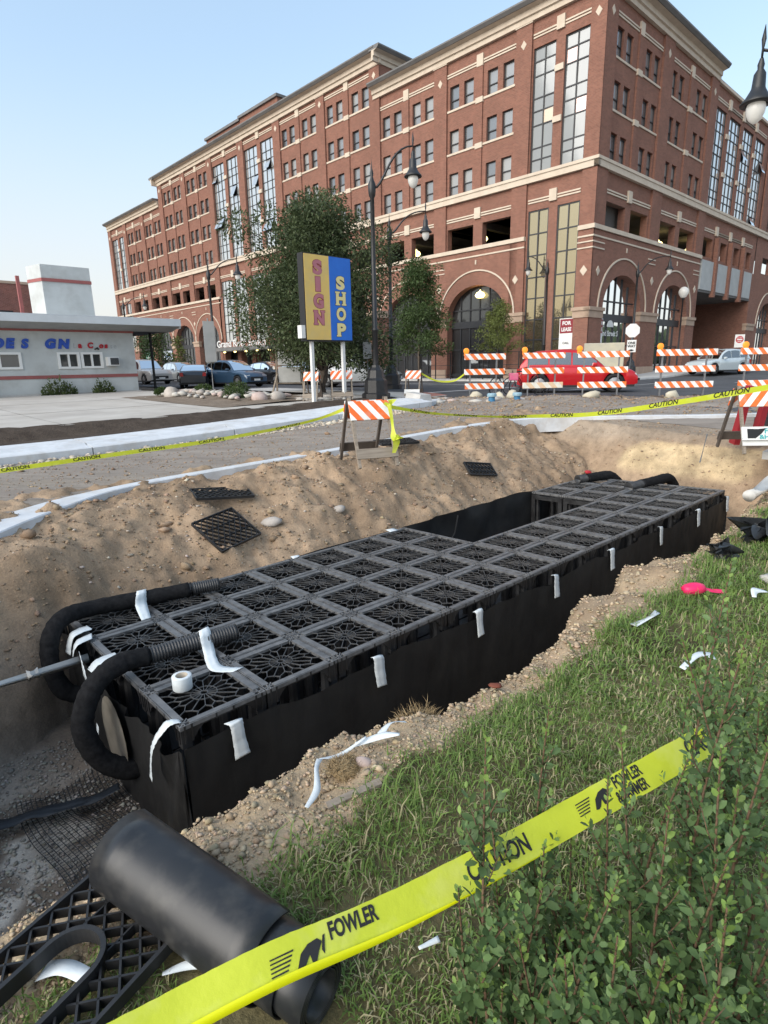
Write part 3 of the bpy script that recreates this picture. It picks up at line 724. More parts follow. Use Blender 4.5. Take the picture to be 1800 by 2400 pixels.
# lower levels of the long facade
for bi, (kind, a, b, rows) in enumerate(bays):
    c = (a + b) / 2
    if bi == 0:
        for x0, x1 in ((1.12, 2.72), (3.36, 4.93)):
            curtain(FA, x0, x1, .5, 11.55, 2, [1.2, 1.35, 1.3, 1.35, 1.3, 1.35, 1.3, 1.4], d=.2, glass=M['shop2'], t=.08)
        wall(FA, 0, 5.65, -.4, 13.2, [(1.12, 2.72, .5, 11.55), (3.36, 4.93, .5, 11.55)])
        lintel(FA, 3.04, 1.1, 4.95, 12.0)
        bpart('pilaster', M['brick'], FA, (0, 1.05, 1.0, 9.74, -.0, .16), (5.05, 6.25, 1.0, 9.74, .0, .16)); capital(FA, 0.0, 1.05)
        diamond(FA, .52, 7.3, .32)
        continue
    glazed = kind in 'gn'
    if not glazed:
        h1 = (a + .68, c - .42, 10.05, 11.55); h2 = (c + .42, b - .68, 10.05, 11.55)
        wall(FA, a, b, 9.7, 13.2, [h1, h2], d=.15, depth=.5)
        lintel(FA, c, a + .62, b - .62, 12.0)
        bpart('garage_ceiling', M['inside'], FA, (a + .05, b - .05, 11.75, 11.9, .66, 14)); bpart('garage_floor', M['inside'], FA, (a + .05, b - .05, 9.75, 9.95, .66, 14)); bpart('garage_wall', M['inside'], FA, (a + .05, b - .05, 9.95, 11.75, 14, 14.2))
        bpart('garage_beam', M['inside'], FA, (c - .2, c + .2, 11.3, 11.74, .8, 13.9))
        if bi in (1, 2, 7): lit(FA, b - 2.2 if bi != 7 else a + 1.2, 11.0 if bi != 2 else 10.9, 2.6)
        # arch
        if bi < 5 or bi in (7, 8, 9, 10):
            arch_wall(FA, a, b, c, 2.72, 5.08, 2.22, 9.72)
            bpart('accent', M['stone'], FA, (c - .06, c + .06, 8.75, 9.05, -.04, .05))
            for zz in (8.7, 8.4): bpart('accent', M['stone'], FA, (b - .55, b + .55, zz, zz + .07, -.04, .05))
            capital(FA, b - .72, b + .72); diamond(FA, b, 7.3, .3, -.04)
            if bi == 1: capital(FA, a - .6, a + .72); diamond(FA, a + .05, 7.3, .3, -.04)
            if bi == 1:
                lit(FA, c - .15, 6.6, .4)
    elif bi in (5, 6):
        for x0, x1 in ((a + .65, c - .32), (c + .32, b - .65)):
            curtain(FA, x0, x1, 4.7, 11.6, 3, [1.2, 1, 1, 1, 1, 1, 1], d=.2)
        wall(FA, a, b, 3.6, 13.2, [(a + .65, c - .32, 4.7, 11.6), (c + .32, b - .65, 4.7, 11.6)])
        lintel(FA, c, a + .62, b - .62, 12.0)
        for x in (a, c - .3, b): bpart('column', M['brick'], FA, (x - .4, x + .4, -.4, 3.6, .05, .8))
        mb = MB(); fbox(mb, FA, a + .05, b - .05, -.4, 3.6, 1.2, 1.25); mb.build('shopfront', M['shopglass'], apt)
    else:
        for x0, x1 in ((a + .65, c - .3), (c + .3, b - .65)): curtain(FA, x0, x1, 4.7, 11.6, 2, [1, 1, 1, 1, 1])
        wall(FA, a, b, -.4, 13.2, [(a + .65, c - .3, 4.7, 11.6), (c + .3, b - .65, 4.7, 11.6)])
        lintel(FA, c, a + .62, b - .62, 12.0)
# entrance canopy with its lettering
mb = MB(); fbox(mb, FA, PC[4] + .3, PC[6] - .3, 3.55, 3.95, -2.2, .1); can = mb.build('canopy', M['cap'], apt)
for s in np.arange(PC[4] + 1, PC[6] - .5, 2.4):
    mb = MB(); mb.lathe([(.0, -.1), (.12, -.08), (.14, 0), (.1, .04)], 10, FA(s, 3.47, -1.6)); mb.build('canopy_lamp', M['lamp_on'], can)
Vt, Ft = text_geo('Grand River Station', 1.05, .012)
mb = MB(); L = Vt[:, 0].max()
mb.add([FA(PC[4] + .9 + (L - x) * 1.25, 4.0 + y, -2.05) for x, y, _ in Vt], Ft); o = mb.build('lettering', M['white'], can); thick(o, .06)

# ---------------------------------------------------- side facade
for a, b in ((0.0, 8.85), (8.85, 17.55)):
    hw = .75
    L0 = a + (1.45 if a == 0 else .8); L1 = b - .8
    c = (L0 + L1) / 2
    wins = [L0 + .22, L0 + 1.5, L1 - 1.5 - WW, L1 - .22 - WW]
    wall(FB, a, b, 13.2, zt3 + .6, [(x, x + WW, ROWZ[r], ROWZ[r] + WH + .1) for x in wins for r in range(3)])
    for x in wins:
        for r in range(3): window(FB, x + WW / 2, ROWZ[r] + .05)
    bpart('small_pilaster', M['brick'], FB, (c - .28, c + .28, 13.8, zt3 - .75, .04, .15))
    for r in range(1, 3):
        bpart('sill_band', M['stone'], FB, (L0, c - .33, ROWZ[r] - .12, ROWZ[r], .09, .2), (c + .33, L1, ROWZ[r] - .12, ROWZ[r], .09, .2))
        bpart('sill_block', M['stone'], FB, (c - .32, c + .32, ROWZ[r] - .28, ROWZ[r] + .06, .0, .16))
    lintel(FB, c, L0, L1, zt3 - .95); lintel(FB, c, L0, L1, 12.0)
    h1 = (L0 + .2, c - .4, 10.05, 11.55); h2 = (c + .4, L1 - .2, 10.05, 11.55)
    wall(FB, a, b, 9.7, 13.2, [h1, h2], depth=.5)
    bpart('garage_ceiling', M['inside'], FB, (a + .05 + (0 if a else .7), b - .05, 11.75, 11.9, .66, 14)); bpart('garage_floor', M['inside'], FB, (a + .05 + (0 if a else .7), b - .05, 9.75, 9.95, .66, 14))
    lit(FB, c + 1.6, 10.75, 2.2)
    cc = 4.7 if a == 0 else 13.4
    arch_wall(FB, a, b + (.6 if a else 0), cc, 2.85, 5.08, 2.25, 9.72)
    capital(FB, cc + 2.9, cc + (5.75 if a == 0 else 4.6))
    diamond(FB, cc + 4.35 if a == 0 else 17.4, 7.3, .3, -.04)
    bpart('accent', M['stone'], FB, (cc - .06, cc + .06, 8.75, 9.05, -.04, .05))
    for zz in (8.7, 8.4): bpart('accent', M['stone'], FB, (b - .7, b + .55, zz, zz + .07, -.04, .05))
for p, hw in ((8.85, .8), (17.55, .75)):
    bpart('pilaster', M['brick'], FB, (p - hw, p + hw, 13.2, zt3 + .2, .0, .16), (p - hw, p + hw, 10.0, 13.2, .0, .16)); bpart('pilaster_cap', M['stone'], FB, (p - hw - .05, p + hw + .05, zt3 + .2, zt3 + .42, -.06, .16)); diamond(FB, p, zt3 - .85)
bpart('pilaster', M['brick'], FB, (0.003, 1.4, 13.2, zt3 + .2, .0, .16), (0.003, 1.4, 10.0, 13.2, .0, .16)); diamond(FB, .75, zt3 - 1.0); diamond(FB, .85, 7.3, .3, -.04)
bpart('capital', M['stone_dk'], FB, (-.06, 1.9, 4.42, 4.86, -.05, .3), (-.14, 1.98, 4.86, 5.08, -.13, .3)); bpart('plinth', M['stone_dk'], FB, (-.05, 1.9, -.4, 1.18, -.07, .3))
bpart('belt_course', M['stone'], FB, (-.1, 60, 13.25, 13.62, -.1, .2), (-.13, 60, 13.62, 13.8, -.15, .2))
bpart('belt_course', M['stone'], FB, (-.09, 18.2, 9.74, 10.0, -.1, .2))
for _b in ((-.045, 18.2, 9.28, 9.38, -.05, .1), (-.03, 1.5, 8.95, 9.03, -.05, .1), (-.03, 1.5, 8.6, 8.68, -.05, .1)): bpart('stone_line', M['stone'], FB, _b)
top_profile(FB, -.0, 18.2, zt3 + .02)
# glazed link over the drive-through, then more brick
strips = [(18.5, 21.0), (21.8, 24.6), (25.3, 28.1), (28.8, 31.6)]
upper_z1 = 21.1
wall(FB, 17.6, 32.6, 13.2, zt3, [(x0, x1, 13.86, upper_z1) for x0, x1 in strips])
for qi, (x0, x1) in enumerate(strips):
    curtain(FB, x0, x1, 13.86, upper_z1, 3, [1, .7, 1.2, .8, 1.2, .8, 1.2, .8, 1.1], opened={2: ((2, 6),), 3: ((0, 6), (1, 0))}.get(qi, ()))
for q in range(3):
    m = (strips[q][1] + strips[q + 1][0]) / 2
    for r in (1, 2): bpart('sill_block', M['stone'], FB, (m - .32, m + .32, ROWZ[r] - .28, ROWZ[r] + .06, .03, .16))
    lintel(FB, m, strips[q][0], strips[q + 1][1], 21.5)
bpart('parapet_cap', M['stone'], FB, (18.3, 60, zt3, zt3 + .2, -.05, .4))
ops = [(18.6, 20.9), (21.9, 24.4), (25.4, 27.9), (28.9, 31.3)]
wall(FB, 17.6, 32.6, 9.75, 13.2, [(x0, x1, 10.05, 11.55) for x0, x1 in ops], depth=.5)
bpart('garage_ceiling', M['inside'], FB, (18.3, 32, 11.75, 11.9, .66, 14)); bpart('garage_floor', M['inside'], FB, (18.3, 32, 9.75, 9.95, .66, 14)); lit(FB, 20.2, 10.7, 2.0)
for q in range(3): m = (ops[q][1] + ops[q + 1][0]) / 2; lintel(FB, m, ops[q][0] - .1, ops[q + 1][1] + .1, 12.0); bpart('fin', M['brick'], FB, (m - .22, m + .22, 6.9, 11.7, -.25, .1))
for x0, x1 in ((18.4, 21.1), (21.65, 24.65), (25.15, 28.15), (28.65, 31.7)): bpart('cladding_panel', M['greypanel'], FB, (x0, x1, 7.4, 9.74, -.05, .3))
bpart('bridge_soffit', M['inside'], FB, (18.2, 32, 7.2, 7.38, .0, 14))
bpart('drive_wall', M['brick_dark'], FB, (18.3, 33, -.4, 7.3, 7.0, 7.2)); bpart('drive_wall', M['brick'], FB, (31.9, 34.4, -.4, 9.75, .0, 6.9)); capital(FB, 31.95, 34.35)
bpart('drive_wall', M['brick_dark'], FB, (17.85, 18.15, -.4, 7.3, .7, 7.0))
wall(FB, 32.6, 60, 9.75, zt3, [(x, x + WW, ROWZ[r], ROWZ[r] + WH) for x in (35, 36.4, 39, 40.4, 44, 45.4, 48, 49.4) for r in range(3)] + [(35, 37.5, 10.05, 11.55), (38.8, 41.3, 10.05, 11.55)], d=.1)
for x in (35, 36.4, 39, 40.4, 44, 45.4, 48, 49.4):
    for r in range(3): window(FB, x + WW / 2, ROWZ[r], .25)
bpart('pilaster', M['brick'], FB, (32.6, 34.2, 13.8, zt3, -.05, .1))
arch_wall(FB, 34.4, 42.6, 38.4, 2.85, 5.08, 2.25, 9.74); arch_wall(FB, 42.6, 51.4, 47, 2.85, 5.08, 2.25, 9.74); capital(FB, 41.3, 44.0)
# tower over the middle of the long facade, its flank, roofs and plant rooms
bpart('tower_flank', M['brick'], FA, (PC[2] - .6, PC[2] - .4, 22.0, zt3 + 2.6, .1, 16), (PC[8] + .45, PC[8] + .6, 22.0, zt3 + 2.6, .1, 16))
for s, sg in ((PC[2] - .6, -1), (PC[8] + .6, 1)):
    F2 = lambda t, z, d, s=s, sg=sg: (t, s - sg * d, z)
    for pr, mt, nm in (([(0.1, 0), (-.08, 0), (-.08, .28), (-.2, .32), (-.2, .62), (-.55, .70), (.1, .70)], M['stone'], 'cornice'), ([(.4, .705), (-.6, .705), (-.75, .88), (-.75, .98), (.4, 1.02)], M['cap'], 'cornice_cap')):
        mb = MB(); mb.prism(pr, lambda a, b, t: F2(t, zt3 + 2.39 + b, a), -.7, 16); mb.build(nm, mt, apt)
bpart('roof', M['cap'], FA, (0.3, PC[2] - .6, zt3 + .5, zt3 + .6, .3, 30), (PC[2] - .4, PC[8] + .4, zt3 + 2.9, zt3 + 3.0, .3, 15.9), (PC[8] + .5, PC[11], zt3 + .5, zt3 + .6, .3, 16))
bpart('end_wall', M['brick'], FA, (PC[11] - .1, PC[11] + .3, -.4, zt3 + .4, .02, 16))
for q_, (a_, b_, z_) in enumerate(((44.5, 52.9, 32.0), (53.3, 62.2, 31.9))):
    bpart('penthouse', M['brick'], FA, (a_, b_, 25, z_, 7.5 + .2 * q_, 15)); bpart('penthouse_cap', M['cap'], FA, (a_ - .2, b_ + .15, z_, z_ + .3, 7.25 + .2 * q_, 15.2))
# dark interior shell so openings never look through
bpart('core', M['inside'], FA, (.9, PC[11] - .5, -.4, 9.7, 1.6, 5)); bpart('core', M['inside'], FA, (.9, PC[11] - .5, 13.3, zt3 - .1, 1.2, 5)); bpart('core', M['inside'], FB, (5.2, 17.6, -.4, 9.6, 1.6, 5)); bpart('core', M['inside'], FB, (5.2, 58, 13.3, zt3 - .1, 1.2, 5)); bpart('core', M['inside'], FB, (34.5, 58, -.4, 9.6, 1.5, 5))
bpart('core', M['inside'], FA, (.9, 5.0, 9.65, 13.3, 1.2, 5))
# ---- signs fixed to the building
def board(parent, F, s0, s1, z0, z1, d, matl, name='sign_panel'):
    mb = MB(); fbox(mb, F, s0, s1, z0, z1, d, d + .04); return mb.build(name, matl, parent)
def writing(parent, F, s, z, size, d, txt, matl, bold=.0, align='CENTER', sx=1.0, name='lettering', flip=False):
    Vt, Ft = text_geo(txt, size, bold, align)
    mb = MB(); mb.add([F(s + (-x if flip else x) * sx, z + y, d) for x, y, _ in Vt], Ft); return mb.build(name, matl, parent)
def at_F(F, s, z, d):
    p = Matrix.Rotation(TB, 3, 'Z') @ Vector(F(s, z, d)); return (p.x + 13.436, p.y + 39.793, p.z)
for F, s, z0, flip, lab, dd in ((FA, 1.55, 1.75, True, 'tall maroon and white lease sign in the window left of the building corner', .08), (FB, 2.35, 1.75, False, 'narrow maroon and white lease sign just right of the building corner', .35)):
    t = thing('lease_sign', lab, 'sign', (13.436, 39.793, 0), TB, 'lease signs at the corner')
    wd = 1.05 if flip else .8
    board(t, F, s - wd / 2, s + wd / 2, z0, z0 + 2.7, dd, M['white'])
    board(t, F, s - wd / 2 + .05, s + wd / 2 - .05, z0 + 1.75, z0 + 2.65, dd - .012, M['maroon']); board(t, F, s - wd / 2 + .05, s + wd / 2 - .05, z0 + .06, z0 + .72, dd - .012, M['maroon'])
    writing(t, F, s, z0 + 2.28, .33, dd - .02, 'FOR', M['white'], .012, flip=flip); writing(t, F, s, z0 + 1.88, .33, dd - .02, 'LEASE', M['white'], .012, sx=.85 if flip else .65, flip=flip)
    writing(t, F, s, z0 + 1.05, .2, dd - .02, 'CALL', M['black'], .004, flip=flip); writing(t, F, s, z0 + .42, .2, dd - .02, '608', M['white'], .006, flip=flip); writing(t, F, s, z0 + .15, .2, dd - .02, '781-7000' if False else '', M['white'], .006, flip=flip) if False else None
t = thing('shop_sign', 'white lettered round-topped sign in the right-hand corner arch', 'sign', (13.436, 39.793, 0), TB)
writing(t, FB, 4.1, 3.35, .5, .5, '2nd Street S', M['white'], .012)
mb = MB(); mb.prism([(4.1 + .45 * math.cos(a), 3.95 + .45 * math.sin(a)) for a in np.linspace(0, math.pi, 12)], lambda a, b, d: FB(a, b, d), .48, .52); mb.build('sign_dome', M['white'], t)
for s, c, lab in ((PC[10] - 3.2 - 6.5 * 0, (.22, .45, .36), 'pale green banner hung in a far shopfront arch'), (PC[9] - 3.2, (.45, .50, .55), 'white banner with blue print hung in a far shopfront arch')):
    t = thing('shop_banner', lab, 'banner', (13.436, 39.793, 0), TB, 'banners in far arches')
    m_ = mat('banner', c, tuple(x * .85 for x in c), scale=2, rough=.7)
    board(t, FA, s - 1.6, s + 1.2, 3.0, 4.2, .4, m_)
    board(t, FA, s - 1.2, s + .8, 3.35, 3.55, .385, M['white'] if c[0] < .3 else mat('banner_print', (.12, .2, .35), None))

# unseen tree blobs, added on both sides to darken reflections in the glazing
def reflection_blockers(name, centres, seed):
    import bmesh
    rs = np.random.RandomState(seed); V3 = []; F3 = []
    bm = bmesh.new(); bmesh.ops.create_icosphere(bm, subdivisions=3, radius=1); bv = np.array([v.co[:] for v in bm.verts]); bf = [tuple(v.index for v in f.verts) for f in bm.faces]; bm.free()
    for (u, v, r, h) in centres:
        ph = rs.uniform(0, 6, 6); k = 1 + .18 * np.sin(bv[:, 0] * 5 + ph[0]) * np.cos(bv[:, 1] * 4 + ph[1]) + .14 * np.sin(bv[:, 2] * 7 + ph[2] + bv[:, 0] * 6) + .10 * rs.randn(len(bv))
        q = bv * k[:, None] * np.array([r, r, h * .5]) + np.array([*W(u, v)[:2], h * .5]); n = len(V3); V3 += [tuple(p) for p in q]; F3 += [tuple(i + n for i in f) for f in bf]
    o = ob(name, fast_mesh(name, np.array(V3), np.array(F3)), M['belt']); return tag(o, kind='stuff')
M['belt'] = mat('unseen_tree_blobs', (.03, .045, .02), (.05, .065, .03), scale=.8, rough=.9)
_r = random.Random(8)
reflection_blockers('unseen_reflection_trees', [(-28 + _r.uniform(-5, 5), v, _r.uniform(3.5, 5.5), _r.uniform(6.5, 10)) for v in np.arange(44, 175, 4.5)], 1)
reflection_blockers('unseen_reflection_trees', [(u, -26 + _r.uniform(-4, 4), _r.uniform(3.5, 5.5), _r.uniform(7, 11)) for u in np.arange(70, 210, 4.5)], 2)
# ================================================================== low sign shop on the left, brick building behind, pole sign
M['stucco'] = mat('grey_stucco', (.46, .48, .47), (.53, .55, .54), scale=.9, rough=.9, coord='obj', bump=.25, bscale=45, bdist=.006, c3=(.36, .36, .34), scale3=1.1, amt3=.5)
M['fascia'] = mat('pale_fascia', (.62, .65, .67), (.56, .585, .60), scale=1.5, rough=.7, coord='obj')
M['soffit'] = mat('soffit', (.40, .41, .40), (.34, .345, .34), scale=2, rough=.9, coord='obj', bump=.2, bscale=30)
M['redband'] = mat('red_band', (.33, .11, .10), (.28, .095, .09), scale=4, rough=.8, coord='obj')
M['blueletter'] = mat('blue_letters', (.02, .07, .38), (.03, .09, .42), scale=6, rough=.5, coord='obj')
M['redletter'] = mat('red_letters', (.42, .02, .03), None, rough=.5)
M['ghost'] = mat('letter_ghost', (.36, .37, .37), None, rough=.9)
M['oldbrick'] = brick_mat('old_brick', (.27, .10, .075), (.19, .075, .06), (.2, .13, .11))
shop = thing('sign_shop', 'low grey stucco shop with slab roof, red bands and raised lettering', 'building', W(0, 31, 0), TH)
def lbox(name, m, par, *bs):
    mb = MB()
    for b in bs: mb.box(*b)
    return mb.build(name, m, par)
WZ = .45
mb = MB()   # battered wall: wider at the foot
n = 34
for k in range(2):
    pass
cuts = [(5.15, 6.72, 1.8, 2.40), (8.34, 9.17, 1.79, 2.41), (9.36, 10.22, 1.80, 2.41)]
S = sorted({-28, 11.87} | {c[0] for c in cuts} | {c[1] for c in cuts}); Z = [WZ - .2, 1.79, 1.8, 2.40, 2.41, 3.8]
for i in range(len(S) - 1):
    for j in range(len(Z) - 1):
        sc = (S[i] + S[i + 1]) / 2; zc = (Z[j] + Z[j + 1]) / 2
        if any(c[0] < sc < c[1] and c[2] <= zc <= c[3] for c in cuts): continue
        mb.add([(S[i], 0, Z[j]), (S[i + 1], 0, Z[j]), (S[i + 1], 0, Z[j + 1]), (S[i], 0, Z[j + 1])], [(0, 1, 2, 3)])
for a, b, c, e in cuts: mb.add([(a, 0, c), (b, 0, c), (b, 0, e), (a, 0, e), (a, .15, c), (b, .15, c), (b, .15, e), (a, .15, e)], [(0, 1, 5, 4), (1, 2, 6, 5), (2, 3, 7, 6), (3, 0, 4, 7)])
mb.add([(11.87, 0, WZ - .2), (11.87, 12, WZ - .2), (11.87, 12, 3.8), (11.87, 0, 3.8)], [(0, 1, 2, 3)])
mb.build('wall', M['stucco'], shop)
lbox('footing', M['slab'], shop, (-28, 11.95, -.08, -.005, WZ - .2, .62))
lbox('red_band', M['redband'], shop, (-28, 11.9, -.03, -.002, 1.29, 1.44)); lbox('red_band', M['redband'], shop, (-28, 11.9, -.035, -.002, 3.40, 3.49)); 
mb = MB(); mb.prism([(-1.05, 3.72), (-1.05, 4.02), (-.9, 4.06), (12, 4.06), (12, 3.6), (0.01, 3.6), (-.0, 3.49)], lambda a, b, s: (s, a, b), -28, 13.9); r_ = mb.build('roof', M['soffit'], shop)
lbox('fascia', M['fascia'], r_, (-28, 13.95, -1.1, -1.053, 3.73, 4.05)); lbox('fascia', M['fascia'], r_, (13.903, 13.95, -1.05, 12, 3.62, 4.05)); lbox('roof_edge', M['fascia'], r_, (-28, 13.92, -1.08, 12, 4.055, 4.08))
lbox('post', M['black'], shop, (13.2, 13.3, 6.0, 6.1, .4, 3.6)); lbox('post', M['black'], shop, (13.2, 13.3, 1.2, 1.3, .4, 3.6)); lbox('roof_beam', M['black'], shop, (11.9, 13.7, .2, 11.5, 3.5, 3.598))
mb = MB(); mb.add([(8.62, 2, 4.08), (10.86, 2, 4.08), (10.86, 3.2, 4.08), (8.3, 3.2, 4.08), (8.62, 2, 6.6), (10.84, 2, 6.6), (10.84, 3.2, 6.6), (8.3, 3.2, 6.6)], [(0, 1, 5, 4), (1, 2, 6, 5), (2, 3, 7, 6), (3, 0, 4, 7), (4, 5, 6, 7)])
py_ = mb.build('pylon', M['stucco'], shop); lbox('red_band', M['redband'], py_, (8.6, 10.87, 1.96, 1.997, 5.83, 5.98))
mb = MB(); mb.add([(8.60, 1.97, 5.83), (8.28, 3.2, 5.83), (8.28, 3.2, 5.98), (8.60, 1.97, 5.98)], [(0, 1, 2, 3)]); mb.build('red_band', M['redband'], py_)
lbox('roof_pipe', M['redband'], shop, (7.9, 8.05, 3.6, 3.75, 4.1, 6.2))
M['vinyl'] = mat('white_vinyl', (.74, .74, .72), None, rough=.4)
M['pane_low'] = glass_mat('shop_pane', (.02, .022, .025), rough=.04, dark=.05)
for a, b, c, e in cuts:
    w = MB(); t = .09
    w.box(a - .07, b + .07, -.05, .1, c - .07, c + .03); w.box(a - .07, b + .07, -.05, .1, e - .03, e + .07); w.box(a - .07, a + .04, -.05, .1, c + .03, e - .03); w.box(b - .04, b + .07, -.05, .1, c + .03, e - .03); m_ = (a + b) / 2; w.box(m_ - .04, m_ + .04, -.03, .1, c + .03, e - .03)
    wo = w.build('window', M['vinyl'], shop)
    for x0, x1 in ((a + .04, m_ - .04), (m_ + .04, b - .04)): lbox('pane', M['pane_low'], wo, (x0, x1, .06, .075, c + .03, e - .03))
ac = lbox('air_conditioner', M['vinyl'], shop, (10.41, 10.94, -.32, .02, 1.84, 2.25)); lbox('grille', M['black'], ac, (10.53, 10.92, -.335, -.322, 1.88, 2.21))
for k in range(6): lbox('grille_slat', M['steel'], ac, (10.53, 10.92, -.345, -.337, 1.90 + k * .052, 1.915 + k * .052))
def wall_letter(ch, u, z, size, m, sh=.22, rot=0, name='letter', par=None, y=-.0, dep=.06, bold=.03, sx=1.0):
    V2, F2 = text_geo(ch, size, bold, 'LEFT')
    mb = MB(); q = []
    x0 = V2[:, 0].min(); y0 = V2[:, 1].min()
    for x, yy, _ in V2:
        x = (x - x0) * sx; yy = yy - y0; x += yy * sh
        xr = x * math.cos(rot) - yy * math.sin(rot); zr = x * math.sin(rot) + yy * math.cos(rot)
        q.append((u + xr, y - dep, z + zr))
    mb.add(q, F2); o = mb.build(name, m, par or shop); thick(o, dep * .9, -1); return o
for ch, u in (('D', 5.72), ('E', 6.24), ('S', 6.83), ('G', 7.78), ('N', 8.35)): wall_letter(ch, u, 2.63, .54, M['blueletter'], bold=.03 if ch == 'S' else .042, sx=1.06)
for ch, u, r0 in (('a', 9.22, 0), ('C', 9.64, 0), ('o', 10.17, 0), ('s', 10.43, 0)): wall_letter(ch, u, 2.66, .35, M['redletter'], sh=.12, bold=.016)
wall_letter('r', 9.95, 2.63, .33, M['black'], sh=.1, rot=-.95, bold=.01)
for ch, u in (('L', 9.02), ('s', 10.7), ('e', 10.86)): wall_letter(ch, u, 2.66, .32, M['ghost'], sh=.12, name='letter_ghost', dep=.004, bold=.004)
lbox('wall_light', M['steel'], shop, (8.85, 9.05, -.25, -.05, 3.56, 3.62))
bb = thing('brick_warehouse', 'old dark red brick building behind the low grey shop', 'building', W(0, 44, 0), TH)
lbox('wall', M['oldbrick'], bb, (-40, 11.3, 0, 20, 0, 6.95)); lbox('parapet', M['stone_dk'], bb, (-40, 11.35, -.05, .3, 6.951, 7.1)); lbox('window', M['black'], bb, (8.9, 9.6, -.02, .1, 5.0, 5.35))
# weeds at the foot of the shop wall
M['weed'] = mat('weed_leaves', (.05, .09, .03), (.10, .14, .045), scale=8, rough=.7)
def leaf_cloud(name, matl, parent, pts, dirs, size, seed=0, aspect=.5, jitter=.35):
    """pts (N,3) local positions -> one foliage mesh of folded leaves"""
    rs = np.random.RandomState(seed); N_ = len(pts)
    d = dirs + jitter * rs.normal(size=(N_, 3)); d /= np.linalg.norm(d, axis=1)[:, None]
    r = rs.normal(size=(N_, 3)); s = np.cross(d, r); s /= np.linalg.norm(s, axis=1)[:, None] + 1e-9
    L_ = size * rs.uniform(.6, 1.3, N_)[:, None]
    a = pts; c = pts + d * L_; m1 = pts + d * L_ * .5 + s * L_ * aspect * .5; m2 = pts + d * L_ * .5 - s * L_ * aspect * .5
    V_ = np.stack([a, m1, c, m2], 1).reshape(-1, 3); F_ = np.arange(N_ * 4).reshape(-1, 4)
    me = fast_mesh(name, V_, F_)
    tint = np.repeat(rs.uniform(.65, 1.35, N_), 4)[:, None] * np.ones(3); set_color(me, tint)
    return ob(name, me, matl, parent)
def leaf_mat(name, c1, c2, scale=3, rough=.55, trans=.25):
    m = mat(name, c1, c2, scale=scale, rough=rough, attr='tint', spec=.3)
    nt = m.node_tree; b = nt.nodes['Principled BSDF']; t = nt.nodes.new('ShaderNodeBsdfTranslucent'); mx = nt.nodes.new('ShaderNodeMixShader'); mx.inputs[0].default_value = trans
    src = b.inputs['Base Color'].links[0].from_socket; nt.links.new(src, t.inputs[0])
    nt.links.new(b.outputs[0], mx.inputs[1]); nt.links.new(t.outputs[0], mx.inputs[2]); nt.links.new(mx.outputs[0], nt.nodes['Material Output'].inputs['Surface'])
    return m
M['weedleaf'] = leaf_mat('weed_leaf', (.06, .09, .03), (.11, .14, .05))
for u, w, h, lab in ((4.9, .9, .7, 'low weeds cut off by the frame at the foot of the grey shop wall'), (8.05, 1.5, .95, 'wide weedy bush at the foot of the shop wall under the left small window'), (10.0, 1.0, .85, 'narrower weedy bush below the air conditioner of the grey shop')):
    t = thing('weed_bush', lab, 'bush', W(u, 30.55, .5), 0, 'weeds along the shop wall')
    rs = np.random.RandomState(int(u * 10)); n = int(500 * w)
    a = rs.uniform(0, 6.28, n); rr = np.sqrt(rs.rand(n)); hh = rs.rand(n) ** 1.3 * h * (1 - rr ** 2 * .7) * (.6 + .4 * rs.rand(n))
    pts = np.stack([rr * np.cos(a) * w * .5 * CU, rr * np.cos(a) * w * .5 * SU + rr * np.sin(a) * .2, hh], -1)
    leaf_cloud('foliage', M['weedleaf'], t, pts, np.stack([np.cos(a) * .5, np.sin(a) * .5, np.ones(n) * .8], -1), .13, int(u * 7))
    mb = MB()
    for k in range(9): x = (k - 4) / 5 * w * .5; mb.tube([(x * .3 * CU, x * .3 * SU, 0), (x * CU, x * SU, h * .7 * (1 - .05 * abs(k - 4)))], .008, 4)
    mb.build('stem', M['weed'], t)

# ---- the tall pole sign
M['yellow'] = mat('sign_yellow', (.72, .50, .14), (.66, .46, .14), scale=3, rough=.45, coord='obj', c3=(.5, .42, .25), scale3=2, amt3=.3)
M['blue'] = mat('sign_blue', (.012, .13, .55), (.016, .15, .6), scale=3, rough=.4, coord='obj')
M['pink'] = mat('sign_pink', (.46, .17, .20), (.42, .15, .18), scale=5, rough=.5, coord='obj')
M['cream'] = mat('sign_cream', (.74, .64, .30), (.7, .6, .28), scale=5, rough=.5, coord='obj')
sg = thing('pole_sign', 'yellow and blue SIGN SHOP board on two white posts', 'sign', W(12.03, 15.37, .48), TH)
lbox('sign_box', M['black'], sg, (-.93, .93, -.12, .16, 1.9, 4.44))
lbox('sign_face', M['yellow'], sg, (-.9, .035, -.135, -.121, 1.94, 4.41)); lbox('sign_face', M['blue'], sg, (.038, .9, -.135, -.121, 1.94, 4.41))
lbox('post', M['white'], sg, (-.68, -.58, -.02, .08, -.1, 1.899)); lbox('post', M['white'], sg, (.58, .68, -.02, .08, -.1, 1.899)); lbox('junction_box', M['white'], sg, (-1.08, -.935, -.1, .1, 1.98, 2.36))
